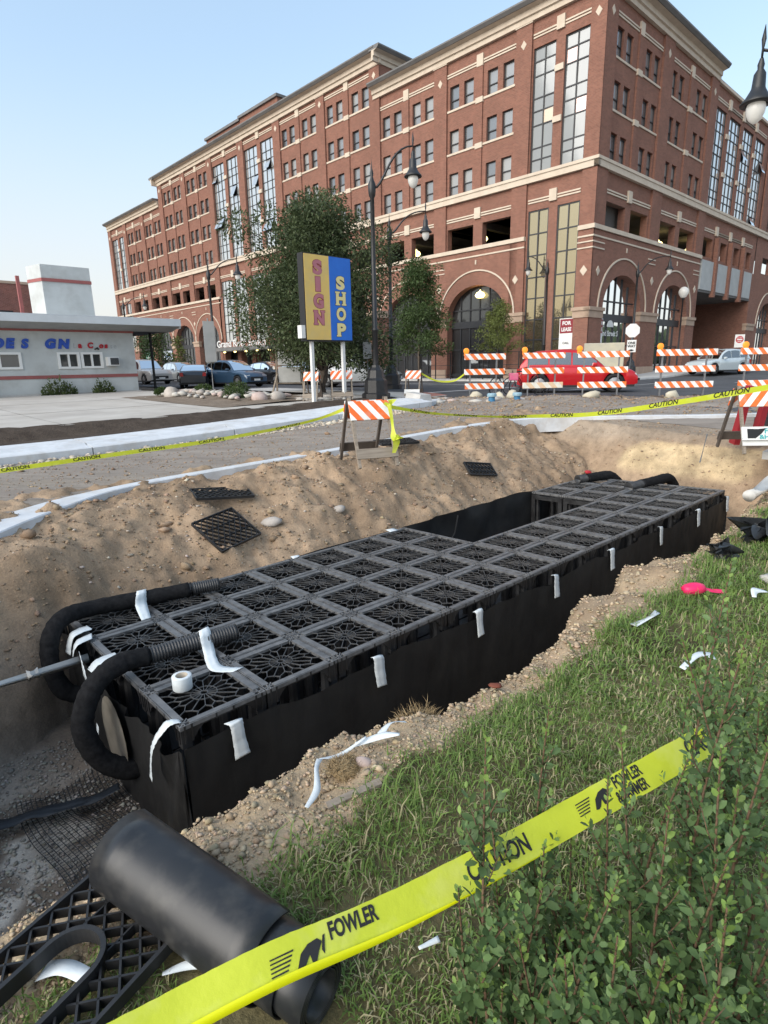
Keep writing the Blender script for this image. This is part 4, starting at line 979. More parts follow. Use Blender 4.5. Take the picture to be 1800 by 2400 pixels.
def serif_letter(ch, x, z, h, m, outline, par):
    V2, F2 = text_geo(ch, h * 1.38, .032, 'LEFT'); w = V2[:, 0].max() - V2[:, 0].min(); x0 = V2[:, 0].min(); y0 = V2[:, 1].min(); hh = V2[:, 1].max() - y0
    sc = h / hh; W_ = {'I': .2, 'S': .35, 'G': .39, 'N': .39, 'H': .39, 'O': .39, 'P': .36}[ch]; sx = W_ / w
    for (mm, grow, dy, nm) in ((outline, .012, -.1365, 'letter_outline'), (m, 0, -.141, 'letter')):
        mb = MB()
        cx, cz = W_ / 2, h / 2
        q = [((xx - x0) * sx, (yy - y0) * sc) for xx, yy, _ in V2]
        if grow:
            V3, F3 = text_geo(ch, h * 1.38, .055, 'LEFT'); w3 = V3[:, 0].max() - V3[:, 0].min()
            s3 = (W_ + .024) / w3; s4 = (h + .024) / (V3[:, 1].max() - V3[:, 1].min()); q = [((xx - V3[:, 0].min()) * s3 - .012, (yy - V3[:, 1].min()) * s4 - .012) for xx, yy, _ in V3]
            F_ = F3
        else: F_ = F2
        mb.add([(x - cx + a, dy, z + b) for a, b in q], F_)
        st = {'I': [.5], 'N': [.17, .85], 'H': [.17, .83], 'P': [.17]}.get(ch, [])
        k = 0
        for f in st:
            for zz in (0, h - .05):
                if ch == 'N' and f > .5 and zz == 0: continue
                if ch == 'P' and zz > 0: continue
                hw = .09 if ch != 'I' else .1
                k += 1
                mb.box(x - cx + f * W_ - hw - grow, x - cx + f * W_ + hw + grow, dy - .0012 - k * .0002, dy - .0002, z + zz - grow, z + zz + .05 + grow)
        o = mb.build(nm, mm, par)
for ch, z in zip('SIGN', (3.84, 3.36, 2.87, 2.38)): serif_letter(ch, -.41, z, .43, M['pink'], M['maroon'], sg)
for ch, z in zip('SHOP', (3.46, 3.0, 2.53, 2.05)): serif_letter(ch, .47, z, .41, M['cream'], M['black'], sg)
# ================================================================== street furniture, cars, trees
M['lampblack'] = mat('cast_iron', (.012, .013, .014), (.02, .02, .022), scale=5, rough=.45, coord='obj', spec=.5)
M['globe'] = mat('lamp_globe', (.50, .50, .48), None, rough=.3, emit=(1, .95, .85), estr=.05)
def bez(p0, p1, p2, p3, n=12):
    p0, p1, p2, p3 = map(np.asarray, (p0, p1, p2, p3)); return [((1 - t) ** 3) * p0 + 3 * t * (1 - t) ** 2 * p1 + 3 * t * t * (1 - t) * p2 + t ** 3 * p3 for t in np.linspace(0, 1, n)]
def street_lamp(loc, ang, label, H=6.75, reach=1.55, rise=1.0, pole=True):
    t = thing('street_lamp', label, 'street lamp', loc, ang, 'black cast-iron street lamps')
    mb = MB(); mb.lathe([(.0, 0), (.48, 0), (.48, .18), (.40, .22), (.38, .62), (.30, .70), (.26, .95), (.17, 1.05), (.15, 1.12)], 8); mb.build('base', M['lampblack'], t)
    mb = MB(); mb.lathe([(.10, 1.1), (.09, 2.2), (.11, 2.22), (.11, 2.3), (.085, 2.32), (.065, H - .5), (.10, H - .45), (.12, H - .3), (.12, H - .1), (.07, H), (.04, H + .1), (.06, H + .2), (.02, H + .35), (.0, H + .62)], 10); mb.build('pole', M['lampblack'], t, True)
    mb = MB(); arm = bez((0.05, 0, H - .25), (.45, 0, H - .1), (.55, 0, H + rise), (reach, 0, H + rise - .02)); mb.tube(arm, [.042 - .0015 * k for k in range(12)], 8); mb.tube([(reach, 0, H + rise - .25), (reach, 0, H + rise + .15), (reach, 0, H + rise + .38)], [.035, .04, .004], 6); mb.build('arm', M['lampblack'], t, True)
    z = H + rise - .2
    mb = MB(); mb.lathe([(.03, z + .05), (.06, z - .05), (.05, z - .12), (.10, z - .2), (.115, z - .42), (.13, z - .46), (.2, z - .58), (.28, z - .66), (.28, z - .69), (.18, z - .69)], 14, (reach, 0, 0)); s = mb.build('lamp_shade', M['lampblack'], t, True)
    mb = MB(); mb.lathe([(.15, z - .685), (.165, z - .75), (.155, z - .83), (.11, z - .94), (.04, z - 1.0), (.0, z - 1.01)], 14, (reach, 0, 0)); mb.build('globe', M['globe'], s, True)
    return t
street_lamp(W(13.76, 15.04, .5), R(2), 'tallest street lamp beside the pole sign, globe hanging to the right', 6.75, 1.3, .98)
street_lamp((0.46, 27.9, .54), R(4), 'street lamp just right of the nearest lamp, partly behind the big tree', 6.9, 1.6, .7)
street_lamp((-9.9, 36.2, .57), R(0), 'street lamp left of the big tree above the parked blue car', 6.5, 1.7, .65)
street_lamp((11.3, 42.2, .55), R(172), 'street lamp in front of the corner glazing, globe hanging to the left', 7.3, 1.25, .7)
street_lamp((17.5, 42.4, .6), R(8), 'street lamp before the corner arches, globe hanging to the right', 7.0, 2.3, .9)
street_lamp((-24.2, 58.4, .5), R(0), 'far street lamp beside the leftmost end of the brick building', 7.2, 2.0, .6)
street_lamp((8.35, 12.35, .2), R(182), 'near street lamp whose globe hangs at the top right edge', 6.1, 1.33, .75)
# globe post in the drive-through
t = thing('globe_lamp', 'thin post with one white ball lamp before the drive-through', 'street lamp', (23.3, 47.6, .8))
mb = MB(); mb.lathe([(.2, 0), (.2, .3), (.07, .4), (.05, 5.3), (.12, 5.35), (.1, 5.45)], 8); mb.build('pole', M['lampblack'], t, True)
mb = MB(); mb.lathe([(.01, 5.42), (.2, 5.5), (.34, 5.75), (.36, 5.9), (.3, 6.1), (.15, 6.23), (.0, 6.26)], 14); mb.build('globe', M['globe'], t, True)

# ---- cars
M['tyre'] = mat('tyre', (.015, .015, .016), None, rough=.8)
M['rim'] = mat('alloy_rim', (.4, .41, .42), None, rough=.35, metal=.8)
M['carglass'] = glass_mat('car_glass', (.02, .025, .03), rough=.02, dark=.12)
M['headlight'] = mat('headlight', (.75, .77, .78), None, rough=.15)
M['taillight'] = mat('taillight', (.4, .02, .02), None, rough=.25)
M['trim'] = mat('black_trim', (.02, .02, .022), None, rough=.6)
def paint(name, c): return mat(name, c, None, rough=.3, spec=.5, coat=.6, metal=.15)
STY = {  # stations: x, z of sill, bonnet/belt line, roof line, half width
 'suv': dict(L=4.6, belt=[(-2.3, .78), (-2.25, .98), (-1.9, 1.06), (-.8, 1.04), (.6, 1.0), (.95, .98), (1.7, .92), (2.15, .82), (2.3, .62)],
             roof=[(-2.2, 1.06), (-1.95, 1.45), (-1.6, 1.62), (-.6, 1.68), (.1, 1.63), (.5, 1.45), (1.05, .98)], W=.92, wr=.36),
 'sedan': dict(L=4.7, belt=[(-2.35, .75), (-2.3, .95), (-1.9, 1.02), (-.9, .97), (.7, .93), (1.0, .92), (1.7, .84), (2.2, .72), (2.35, .55)],
             roof=[(-2.0, 1.02), (-1.35, 1.28), (-.9, 1.40), (-.2, 1.45), (.2, 1.42), (.6, 1.25), (1.15, .92)], W=.9, wr=.33),
 'truck': dict(L=5.4, belt=[(-2.7, .9), (-2.68, 1.12), (-1.0, 1.12), (-.7, 1.1), (.9, 1.08), (1.1, 1.08), (1.9, 1.05), (2.5, 1.0), (2.65, .75)],
             roof=[(-.95, 1.12), (-.85, 1.65), (-.6, 1.78), (.2, 1.8), (.45, 1.74), (.7, 1.55), (1.1, 1.08)], W=.97, wr=.38)}
def car(name, label, style, col, loc, ang, group='parked cars'):
    st = STY[style]; t = thing(name, label, 'car', loc, ang, group)
    pm = paint('paint_' + name, col); Wd = st['W']; Lh = st['L'] / 2; wr = st['wr']
    wx = (-.62 * Lh, .62 * Lh)
    bx = np.array(st['belt']); rx = np.array(st['roof'])
    # lower body: stations along x, ring from sill to belt and over the deck
    xs = np.unique(np.concatenate([np.linspace(-Lh, Lh, 41), [w + s * (wr + .07) for w in wx for s in (-1, 1)]]))
    rows = []
    for x in xs:
        zb = np.interp(x, bx[:, 0], bx[:, 1]); e = abs(x) / Lh
        w = Wd * (1 - .12 * e ** 5 - .05 * e ** 2)
        sill = .24 + .10 * max(0, e - .85) / .15
        for a in wx:
            q = 1 - ((x - a) / (wr + .06)) ** 2
            if q > 0: sill = max(sill, wr + (wr + .06) * math.sqrt(q))
        sill = min(sill, zb - .05)
        mid = sill + (zb - sill) * .55
        half = [(w * .96, sill), (w, max(mid, sill + .01)), (w * .985, zb - .06), (w * .93, zb - .005), (w * .55, zb + .03), (0, zb + .045)]
        rows.append([(x, -y, z) for y, z in half] + [(x, y, z) for y, z in half[-2::-1]])
    mb = MB(); mb.grid(rows)
    k = len(rows[0]); mb.add(rows[0], [tuple(range(k))]); mb.add(rows[-1], [tuple(range(k))])
    mb.build('body', pm, t, True)
    mb = MB(); mb.box(-Lh + .1, Lh - .1, -Wd * .8, Wd * .8, .22, .6); mb.build('underbody', M['trim'], t)
    # cabin
    xr = np.linspace(rx[0, 0], rx[-1, 0], 25); crow = []
    def cab(x):
        zr = np.interp(x, rx[:, 0], rx[:, 1]); zb = np.interp(x, bx[:, 0], bx[:, 1]); f = max(0.0, (zr - zb)); return zb - .02, max(zr, zb)
    for x in xr:
        zb, zr = cab(x); h = zr - zb
        half = [(Wd * .93, zb), (Wd * .93 - h * .16, zb + h * .5), (Wd * .91 - h * .30, zr - .05 * min(1, h)), (Wd * .6, zr + .005), (0, zr + .02)]
        crow.append([(x, -y, z) for y, z in half] + [(x, y, z) for y, z in half[-2::-1]])
    mb = MB(); mb.grid(crow); cabin = mb.build('cabin', pm, t, True)
    # glass: side strips, windscreen, rear window, laid just outside the cabin skin
    xa, xb = rx[0, 0] + .32, rx[-1, 0] - .28
    pillars = [xa, xa + (xb - xa) * .30, xa + (xb - xa) * .63, xb] if style != 'truck' else [xa, xa + (xb - xa) * .5, xb]
    for sgn in (-1, 1):
        for i in range(len(pillars) - 1):
            rowsg = []
            for x in np.linspace(pillars[i] + .03, pillars[i + 1] - .03, 8):
                zb, zr = cab(x); h = zr - zb
                if h < .12: continue
                rowsg.append([(x, sgn * (Wd * .93 - h * (.32 * f if f < .5 else .16 + (f - .5) * .28) + .012), zb + h * f) for f in (.12, .3, .5, .7, .84)])
            if len(rowsg) > 1: mb = MB(); mb.grid(rowsg); mb.build('side_window', M['carglass'], t, True)
    for nm, (x0, x1) in (('windscreen', (rx[-3, 0] + .06, rx[-1, 0] - .05)), ('rear_window', (rx[0, 0] + .06, rx[1, 0] if style != 'sedan' else rx[2, 0]))):
        rowsg = []
        for x in np.linspace(x0, x1, 7):
            zb, zr = cab(x); h = zr - zb; wy = Wd * .9 - h * .30
            rowsg.append([(x + (.012 if nm == 'windscreen' else -.012), y * wy * .92, zr + .025 - .02 * abs(y)) for y in (-1, -.5, 0, .5, 1)])
        mb = MB(); mb.grid(rowsg); mb.build(nm, M['carglass'], t, True)
    for a in wx:
        for sgn in (-1, 1):
            mb = MB(); R3 = np.array([[1, 0, 0], [0, 0, sgn], [0, 1, 0]])
            mb.lathe([(wr * .62, -.02), (wr * .66, .1), (wr * .93, .11), (wr, .05), (wr, -.1), (wr * .6, -.1)], 20, (a, sgn * (Wd - .12), wr), R3); wo = mb.build('wheel', M['tyre'], t, True)
            mb = MB(); mb.lathe([(0, .085), (wr * .2, .09), (wr * .62, .07), (wr * .66, .02)], 10, (a, sgn * (Wd - .12), wr), R3); mb.build('rim', M['rim'], wo)
    zf = np.interp(Lh - .12, bx[:, 0], bx[:, 1])
    for sgn in (-1, 1):
        mb = MB(); mb.prism([(-.16, 0), (.14, -.02), (.18, .10), (-.12, .13)], lambda a, b, d: (Lh - .10 + d - .12 * abs(a + .02), sgn * (Wd * .66) + sgn * a, zf - .16 + b), -.05, .06); mb.build('headlight', M['headlight'], t)
        mb = MB(); mb.prism([(-.1, 0), (.12, 0), (.12, .22), (-.06, .24)], lambda a, b, d: (-Lh + .04 + d, sgn * (Wd * .74) + sgn * a, .72 + b), -.05, .06); mb.build('taillight', M['taillight'], t)
        mb = MB(); mb.box(rx[-1, 0] - .5, rx[-1, 0] - .32, sgn * (Wd + .08) - .09, sgn * (Wd + .08) + .09, cab(rx[-1, 0] - .5)[0] + .02, cab(rx[-1, 0] - .5)[0] + .17); soft(mb.build('mirror', pm, t), .04)
    mb = MB(); mb.box(Lh - .06, Lh + .015, -Wd * .5, Wd * .5, .42, .62); mb.build('grille', M['trim'], t); mb = MB(); mb.box(Lh - .02, Lh + .03, -.22, .22, .40, .52); mb.build('number_plate', M['white'], t)
    mb = MB(); mb.box(-Lh + .15, Lh - .15, -Wd - .004, Wd + .004, .22, .30); mb.build('sill_trim', M['trim'], t)
    return t
AV = TH - R(90)   # nose toward -v
car('red_car', 'bright red crossover driving behind the orange striped barricades', 'suv', (.48, .006, .012), (7.9, 24.6, .42), R(-12), 'cars on the streets')
car('silver_car', 'pale silver crossover parked at the right beyond the barricades', 'suv', (.50, .56, .58), (23.2, 41.6, .62), R(205), 'cars on the streets')
car('blue_car', 'dark blue crossover parked between a dark sedan and a black car', 'suv', (.035, .075, .13), (-8.5, 34.9, .56), AV + R(6)).scale = (.9, .9, .9)
car('dark_sedan', 'dark grey sedan left of the blue crossover', 'sedan', (.02, .026, .035), (-11.1, 36.0, .56), AV + R(150)).scale = (.9, .9, .9)
car('black_car', 'black car right of the blue crossover near the entrance canopy', 'sedan', (.012, .013, .015), (-7.2, 39.5, .54), AV + R(4))
car('silver_truck', 'silver pickup half hidden by the grey shop corner', 'truck', (.42, .41, .40), (-17.9, 45.8, .55), AV + R(2))
car('white_car', 'white and black car beyond the silver pickup, far left', 'suv', (.30, .31, .31), (-16.9, 51.0, .52), AV - R(2))
car('silver_sedan', 'silver sedan passing behind the pole sign posts', 'sedan', (.42, .44, .45), (-1.3, 31.6, .55), R(-10))
car('grey_car', 'dark car hidden between the wooden frame and the pole sign', 'suv', (.05, .055, .06), (-4.3, 36.8, .55), AV)

# ---- trees
M['bark'] = mat('bark', (.075, .058, .045), (.12, .095, .075), scale=9, rough=.95, bump=.7, bscale=30, bdist=.02, coord='obj')
M['leaf_dark'] = leaf_mat('elm_leaf', (.055, .078, .032), (.09, .115, .05), scale=1.6)
M['leaf_mid'] = leaf_mat('street_tree_leaf', (.045, .08, .026), (.075, .11, .036), scale=1.6)
M['leaf_light'] = leaf_mat('young_tree_leaf', (.10, .13, .03), (.15, .17, .05), scale=1.6)
def tree(label, loc, H, crown, trunk_r, leafm, seed, n, size, clear=.3, droop=.2, group='street trees', ncl=26):
    """crown: (rx, ry) radii; clumps of leaves spread along real limbs"""
    t = thing('street_tree', label, 'tree', loc, 0, group); rs = np.random.RandomState(seed)
    zc = H * clear
    mb = MB(); mb.tube([(0, 0, -.1), (.02, .0, zc * .5), (.05 * rs.randn(), .05, zc), (.1 * rs.randn(), .1 * rs.randn(), H * .62), (.1 * rs.randn(), .1, H * .9)], [trunk_r * 1.25, trunk_r, trunk_r * .85, trunk_r * .45, .015], 9); mb.build('trunk', M['bark'], t, True)
    cents = []
    mb = MB()
    for k in range(ncl):
        f = (k + .5) / ncl; z = zc + (H - zc) * (.06 + .9 * f)
        prof = math.sin(math.pi * min(1, (.22 + .78 * f) ** .85)) ** .75
        a = k * 2.4 + rs.uniform(-.4, .4); rr = crown * prof * rs.uniform(.55, 1.0)
        c = np.array([math.cos(a) * rr, math.sin(a) * rr, z + rs.uniform(-.2, .2)]); base = np.array([0, 0, max(zc * .8, z - rr * .7)])
        mid = (base + c) / 2 + np.array([0, 0, .12 * rr]); mb.tube([base, mid, c], [trunk_r * .32 * (1 - .6 * f), trunk_r * .18, .01], 5)
        cents.append((c, (.34 + .3 * rs.rand()) * crown * .75)); cents.append((mid, .42 * crown * .7))
        for j in range(2):
            b = c + rs.normal(size=3) * np.array([.2, .2, .16]) * crown; mb.tube([mid, (mid + b) / 2 + (0, 0, .05), b], [.03, .018, .005], 4); cents.append((b, .26 * crown * rs.uniform(.5, 1)))
    for f in (.3, .5, .7): cents.append((np.array([0, 0, zc + (H - zc) * f]), .62 * crown * math.sin(math.pi * (.2 + .7 * f))))
    mb.build('limbs', M['bark'], t, True)
    pts = []; dirs = []
    wts = np.array([r ** 2 for _, r in cents]); wts /= wts.sum(); cnt = rs.multinomial(n, wts)
    for (c, r), m in zip(cents, cnt):
        if m == 0: continue
        d = rs.normal(size=(m, 3)); d /= np.linalg.norm(d, axis=1)[:, None]; rad = r * rs.rand(m) ** .45
        # twigs: gather leaves along short sprays so the outline stays feathery
        p = c + d * rad[:, None] * np.array([1, 1, .72]); pts.append(p); dirs.append(d + np.array([0, 0, -droop]))
    leaf_cloud('crown', leafm, t, np.concatenate(pts), np.concatenate(dirs), size, seed, .48)
    return t
tree('big dark elm-like tree behind the SIGN SHOP board', W(14.75, 19.3, .53), 6.9, 3.0, .19, M['leaf_dark'], 3, 90000, .12, clear=.16, ncl=34)
tree('mid-sized green tree left of the big corner arch', (2.75, 44.3, .5), 8.4, 2.2, .10, M['leaf_mid'], 8, 20000, .16, clear=.22, droop=.3, ncl=20)
tree('young yellow-green tree before the nearest arch column', (8.0, 41.6, .5), 5.2, 1.45, .05, M['leaf_light'], 12, 7000, .13, clear=.35, ncl=12)
tree('small tree before the far arches, left of two', (-22.7, 60.6, .5), 5.2, 1.9, .06, M['leaf_mid'], 15, 2500, .24, clear=.2, ncl=12)
tree('thin pale sapling before the far arches, right of two', (-20.2, 60.6, .5), 4.4, 1.0, .04, M['leaf_light'], 18, 900, .22, clear=.15, ncl=9)

# ---- striped barricades
M['str3'] = stripe_mat('rail_stripes', (.80, .80, .78), (.80, .17, .03), .155, 1.0, .9)
M['str3_old'] = stripe_mat('faded_rail_stripes', (.72, .70, .62), (.70, .50, .32), .2, 1.0, .9)
M['strA'] = stripe_mat('panel_stripes', (.80, .80, .78), (.80, .15, .025), .085, .8, .62, off=.02)
M['strB'] = stripe_mat('panel_stripes_left', (.80, .80, .78), (.80, .15, .025), .085, -.8, .62)
M['amber'] = mat('amber_lens', (.85, .24, .02), None, rough=.35, emit=(1, .35, .05), estr=.15)
M['wood'] = mat('weathered_wood', (.30, .255, .205), (.20, .165, .13), scale=2.5, rough=.85, coord='obj', stretch=(1, 14, 14), bump=.3, bscale=8)
M['darkwood'] = mat('dark_wood', (.075, .06, .05), (.11, .09, .075), scale=4, rough=.9, coord='obj')
M['bag'] = mat('sandbag', (.55, .50, .38), (.46, .42, .33), scale=9, rough=.9, coord='obj', bump=.4, bscale=30)
def barricade3(loc, ang, w, label, light=None, old=False, head=None):
    t = thing('road_barricade', label, 'barricade', loc, ang, 'three-rail barricades across the street')
    for i, z in enumerate((1.30, .79, .30)):
        o = lbox('rail', M['str3_old'] if (old and i == 2) else M['str3'], t, (-w / 2 + (.03 if i == 2 else 0), w / 2 - (.02 * i), -.035, .0, z, z + .2)); soft(o, .006, 1)
    for x in (-w / 2 + .22, w / 2 - .32):
        lbox('post', M['steel'], t, (x - .022, x + .022, .003, .045, .02, 1.53)); o = lbox('foot', M['darkwood'], t, (x - .03, x + .03, -.55, .55, 0, .05))
    if light is not None:
        for lx in light:
            mb = MB(); mb.lathe([(.0, -.035), (.07, -.03), (.1, -.02), (.1, .02), (.07, .03), (0, .035)], 14, (lx, .0, 1.6), np.array([[1, 0, 0], [0, 0, 1], [0, 1, 0]])); l_ = mb.build('warning_light', M['amber'], t, True); lbox('lamp_housing', M['amber'], l_, (lx - .07, lx + .07, -.03, .05, 1.44, 1.52))
    return t
barricade3((3.62, 21.1, .44), R(9), 1.5, 'leftmost three-rail striped barricade, tilted, one amber light', [-.68])
barricade3((5.62, 20.9, .44), R(4), 1.5, 'second three-rail barricade from the left with a faded bottom rail', [-.68], old=True)
barricade3((7.5, 20.4, .44), R(-6), 1.68, 'third three-rail barricade from the left, before the red car', [-.8])
barricade3((9.75, 19.3, .44), R(2), 1.98, 'fourth three-rail barricade from the left, wider than the others', [-.88])
barricade3((12.5, 19.2, .44), R(-1), 2.2, 'rightmost three-rail barricade cut off by the frame', [-.95])
def lump(name, label, cat, loc, size, matl, seed, group=None, flat=.6, rough=.25, rotz=0, parent=None, ico=2):
    """an irregular stone or sack"""
    import bmesh
    bm = bmesh.new(); bmesh.ops.create_icosphere(bm, subdivisions=ico, radius=1)
    rs = np.random.RandomState(seed); ph = rs.uniform(0, 6, 9)
    for v in bm.verts:
        x, y, z = v.co; k = 1 + rough * (math.sin(2.1 * x + ph[0]) * math.cos(1.7 * y + ph[1]) + .6 * math.sin(3.3 * z + ph[2] + 2 * x) + .35 * math.sin(5.1 * y + ph[3] - 3 * z))
        v.co = Vector((x * k * size[0], y * k * size[1], max(z * k, -.6) * size[2]))
    me = bpy.data.meshes.new(name); bm.to_mesh(me); bm.free()
    me.polygons.foreach_set('use_smooth', np.ones(len(me.polygons), dtype=bool))
    o = ob(name, me, matl, parent, loc, rotz)
    if label: tag(o, label, cat, group)
    return o
for i, (x, y, s, lab) in enumerate([(3.3, 20.8, .2, 'grimy white sandbag at the left foot of the leftmost barricade'), (4.5, 20.7, .22, 'cream sandbag between the first and second barricades'), (4.0, 20.3, .18, 'flattened pale sandbag under the leftmost barricade'), (7.0, 20.0, .24, 'round cream sandbag at the left foot of the third barricade'), (9.1, 18.7, .26, 'cream sandbag at the left foot of the fourth barricade'), (11.6, 18.4, .3, 'large pale sandbag beside the rightmost barricade'), (10.9, 18.0, .2, 'small broken sandbag left of the rightmost barricade'), (11.2, 17.4, .16, 'white scrap of sandbag lying on the bare earth at the right'), (12.6, 18.3, .2, 'pale sandbag under the rightmost barricade')]):
    lump('sandbag', lab, 'sandbag', (x, y, .50), (s * 1.2, s * .8, s * .75), M['bag'], 40 + i, 'sandbags at the barricades', rotz=i)
# ---- A-frame barricades
def a_frame(loc, ang, label, w=.62, h=1.0, spread=.42, panel=None, wood=None, low=None, tilt=0, s=1.0):
    t = thing('a_frame_barricade', label, 'barricade', loc, ang, 'folding A-frame barricades'); t.scale = (s, s, s)
    panel = panel or M['strA']; wood = wood or M['wood']; low = low or M['wood']
    for sg_ in (-1, 1):
        yb = sg_ * spread
        for x in (-w / 2 + .03, w / 2 - .03):
            mb = MB(); mb.beam((x, yb, 0), (x, sg_ * .03, h), .04, .05, (0, 1, 0)); mb.build('leg', wood if sg_ < 0 else M['darkwood'], t)
        def pl_(z, off): return (sg_ * (.03 + (spread - .03) * (1 - z / h)) + sg_ * off)
        o = ob('panel', None)if False else None
        mb = MB(); L_ = .30; z1 = h - .03; z0 = h - .03 - L_
        mb.box(-w / 2, w / 2, -.012, .012, -L_ / 2, L_ / 2)
        o = mb.build('panel', panel, t, loc=(0, pl_((z0 + z1) / 2, .035), (z0 + z1) / 2), rot=(-sg_ * math.atan2(spread - .03, h) * -1, 0, 0)); soft(o, .004, 1)
        mb = MB(); mb.box(-w / 2, w / 2, -.012, .012, -.075, .075); o = mb.build('lower_board', low if sg_ < 0 else M['darkwood'], t, loc=(0, pl_(.2, .035), .2), rot=(sg_ * math.atan2(spread - .03, h), 0, 0))
    return t
near_af = a_frame((-.23, 8.95, .16), R(20), 'nearest A-frame barricade with orange and white panel on the spoil heap', w=.64, h=.98, spread=.5)
a_frame((-2.3, 19.9, .48), R(-8), 'small A-frame barricade half hidden by the left sign post', w=.5, panel=M['strB'])
a_frame((-1.35, 20.2, .5), R(6), 'A-frame barricade with chevron stripes between the sign posts', w=.72, panel=M['strB'])
a_frame((1.15, 21.4, .5), R(-14), 'small A-frame barricade right of the tall street lamp', w=.55, h=.95, panel=M['strB'], low=M['white'])
rf = a_frame((6.28, 9.75, .12), R(-4), 'A-frame barricade with white company board at the right edge of the frame', w=.95, h=1.05, spread=.45, panel=M['strB'], low=M['white'])
M['teal'] = mat('teal_print', (.05, .35, .36), None, rough=.5)
M['redplastic'] = mat('red_plastic', (.33, .02, .03), None, rough=.45)
mb = MB(); mb.box(-.5, .5, -.014, .014, -.11, .11); nb_ = mb.build('company_board', M['white'], rf, loc=(0, -.40, .32), rot=(-.37, 0, 0))
V2, F2 = text_geo('FOWLER', .13, .004); mb = MB(); mb.add([(-.16 + x * .9, -.017, .0 + y * .9) for x, y, _ in V2], F2); mb.build('lettering', M['teal'], nb_)
V2, F2 = text_geo('&HAMMER', .13, .004); mb = MB(); mb.add([(-.24 + x * .9, -.017, -.09 + y * .75) for x, y, _ in V2], F2); mb.build('lettering', M['teal'], nb_)
mb = MB(); mb.prism([(-.42, -.08), (-.3, -.08), (-.2, .0), (-.13, .085), (-.25, .07), (-.42, .075)], lambda a, b, d: (a, d, b), -.018, -.0145); mb.build('emblem', M['black'], nb_)
for k, (x, lab) in enumerate(((6.35, 'left red plastic leg behind the company barricade'), (6.7, 'right red plastic leg behind the company barricade'))):
    mb = MB(); mb.beam((x, 10.55, .12), (x + .06, 10.4, 1.15), .18, .1, w2=.09); o = mb.build('red_barrier_leg', M['redplastic']); tag(o, lab, 'barrier', 'red barrier legs')
# survey stake beside it
mb = MB(); mb.tube([(5.25, 9.6, -.05), (5.33, 9.62, .42)], .012, 5); tag(mb.build('rebar_stake', M['steel']), 'thin steel stake standing at the corner of the walkway', 'stake')

# ---- caution tapes
M['tape'] = mat('caution_tape', (.70, .78, .06), (.62, .70, .045), scale=5, rough=.32, spec=.45, bump=.35, bscale=26, bdist=.006, c3=(.72, .76, .22), scale3=9, amt3=.5)
M['tape2'] = mat('caution_tape_folded', (.84, .84, .01), (.78, .80, .01), scale=8, rough=.35, spec=.45)
def add_trans(m, f=.3):
    nt = m.node_tree; b = nt.nodes['Principled BSDF']; t = nt.nodes.new('ShaderNodeBsdfTranslucent'); mx = nt.nodes.new('ShaderNodeMixShader'); mx.inputs[0].default_value = f
    src = b.inputs['Base Color'].links[0].from_socket; nt.links.new(src, t.inputs[0]); nt.links.new(b.outputs[0], mx.inputs[1]); nt.links.new(t.outputs[0], mx.inputs[2]); nt.links.new(mx.outputs[0], nt.nodes['Material Output'].inputs['Surface'])
add_trans(M['tape']); add_trans(M['tape2'], .2)
class Ribbon:
    """strip following pts with half-width vectors ws; p(t,a) maps along/across to space"""
    def __init__(self, pts, ws, n=14):
        self.P = np.array(spline(pts, n)); self.Wv = np.array(spline(ws, n))
        d = np.linalg.norm(np.diff(self.P, axis=0), axis=1); self.s = np.concatenate([[0], np.cumsum(d)]); self.L = self.s[-1]
    def p(self, s, a, off=0.0):
        q = np.array([np.interp(s, self.s, self.P[:, k]) for k in range(3)]); w = np.array([np.interp(s, self.s, self.Wv[:, k]) for k in range(3)])
        t = np.array([np.interp(min(s + .02, self.L), self.s, self.P[:, k]) - np.interp(max(s - .02, 0), self.s, self.P[:, k]) for k in range(3)])
        nrm = np.cross(t, w); nrm /= np.linalg.norm(nrm) + 1e-9
        return q + w * a + nrm * off
    def build(self, name, m, parent=None, na=4, crease=0.0):
        rc = np.random.RandomState(na + len(self.P)); nz_ = [(rc.normal(size=3) * crease) for _ in range(len(self.P) * (na + 1))]
        mb = MB(); mb.grid([[self.P[i] + self.Wv[i] * a + nz_[i * (na + 1) + k] for k, a in enumerate(np.linspace(-1, 1, na + 1))] for i in range(len(self.P))]); return mb.build(name, m, parent, True)
    def text(self, s0, a0, size, txt, m, parent, bold=.0, sx=1.0, shear=0.0, off=.003, name='lettering'):
        V2, F2 = text_geo(txt, 1.0, bold); mb = MB(); hw = np.linalg.norm(self.Wv[0])
        mb.add([self.p(s0 + (x + shear * y) * size * sx, a0 + y * size / hw, off) for x, y, _ in V2], F2); return mb.build(name, m, parent)
def sag_tape(name, label, pts, wv, words, size, bold=.02, kinks=None):
    t = thing(name, label, 'caution tape', tuple(pts[0]), 0, 'yellow caution tapes')
    rb = Ribbon([np.asarray(p, float) - np.asarray(pts[0], float) for p in pts], [np.asarray(w, float) for w in wv]); rb.build('ribbon', M['tape'], t)
    for s, w in words: rb.text(s, -.45, size, w, M['black'], t, bold, 1.15, off=.004)
    return t, rb
wv = [(.0, -.012, .036), (.0, -.02, .034), (0, -.025, .03), (.0, -.022, .022), (0, .0, .03)]
tA, rA = sag_tape('caution_tape', 'yellow caution tape stretched from the left edge to the nearest A-frame', [(-5.88, 8.51, .17), (-4.2, 8.86, .35), (-2.63, 9.11, .52), (-1.19, 9.3, .76), (-.5, 9.02, 1.0)], wv, [(.25, 'CAUTION'), (1.25, 'CAUTION'), (2.2, 'CAUTION'), (3.1, 'CAUTION'), (4.3, 'CAUTION')], .075)
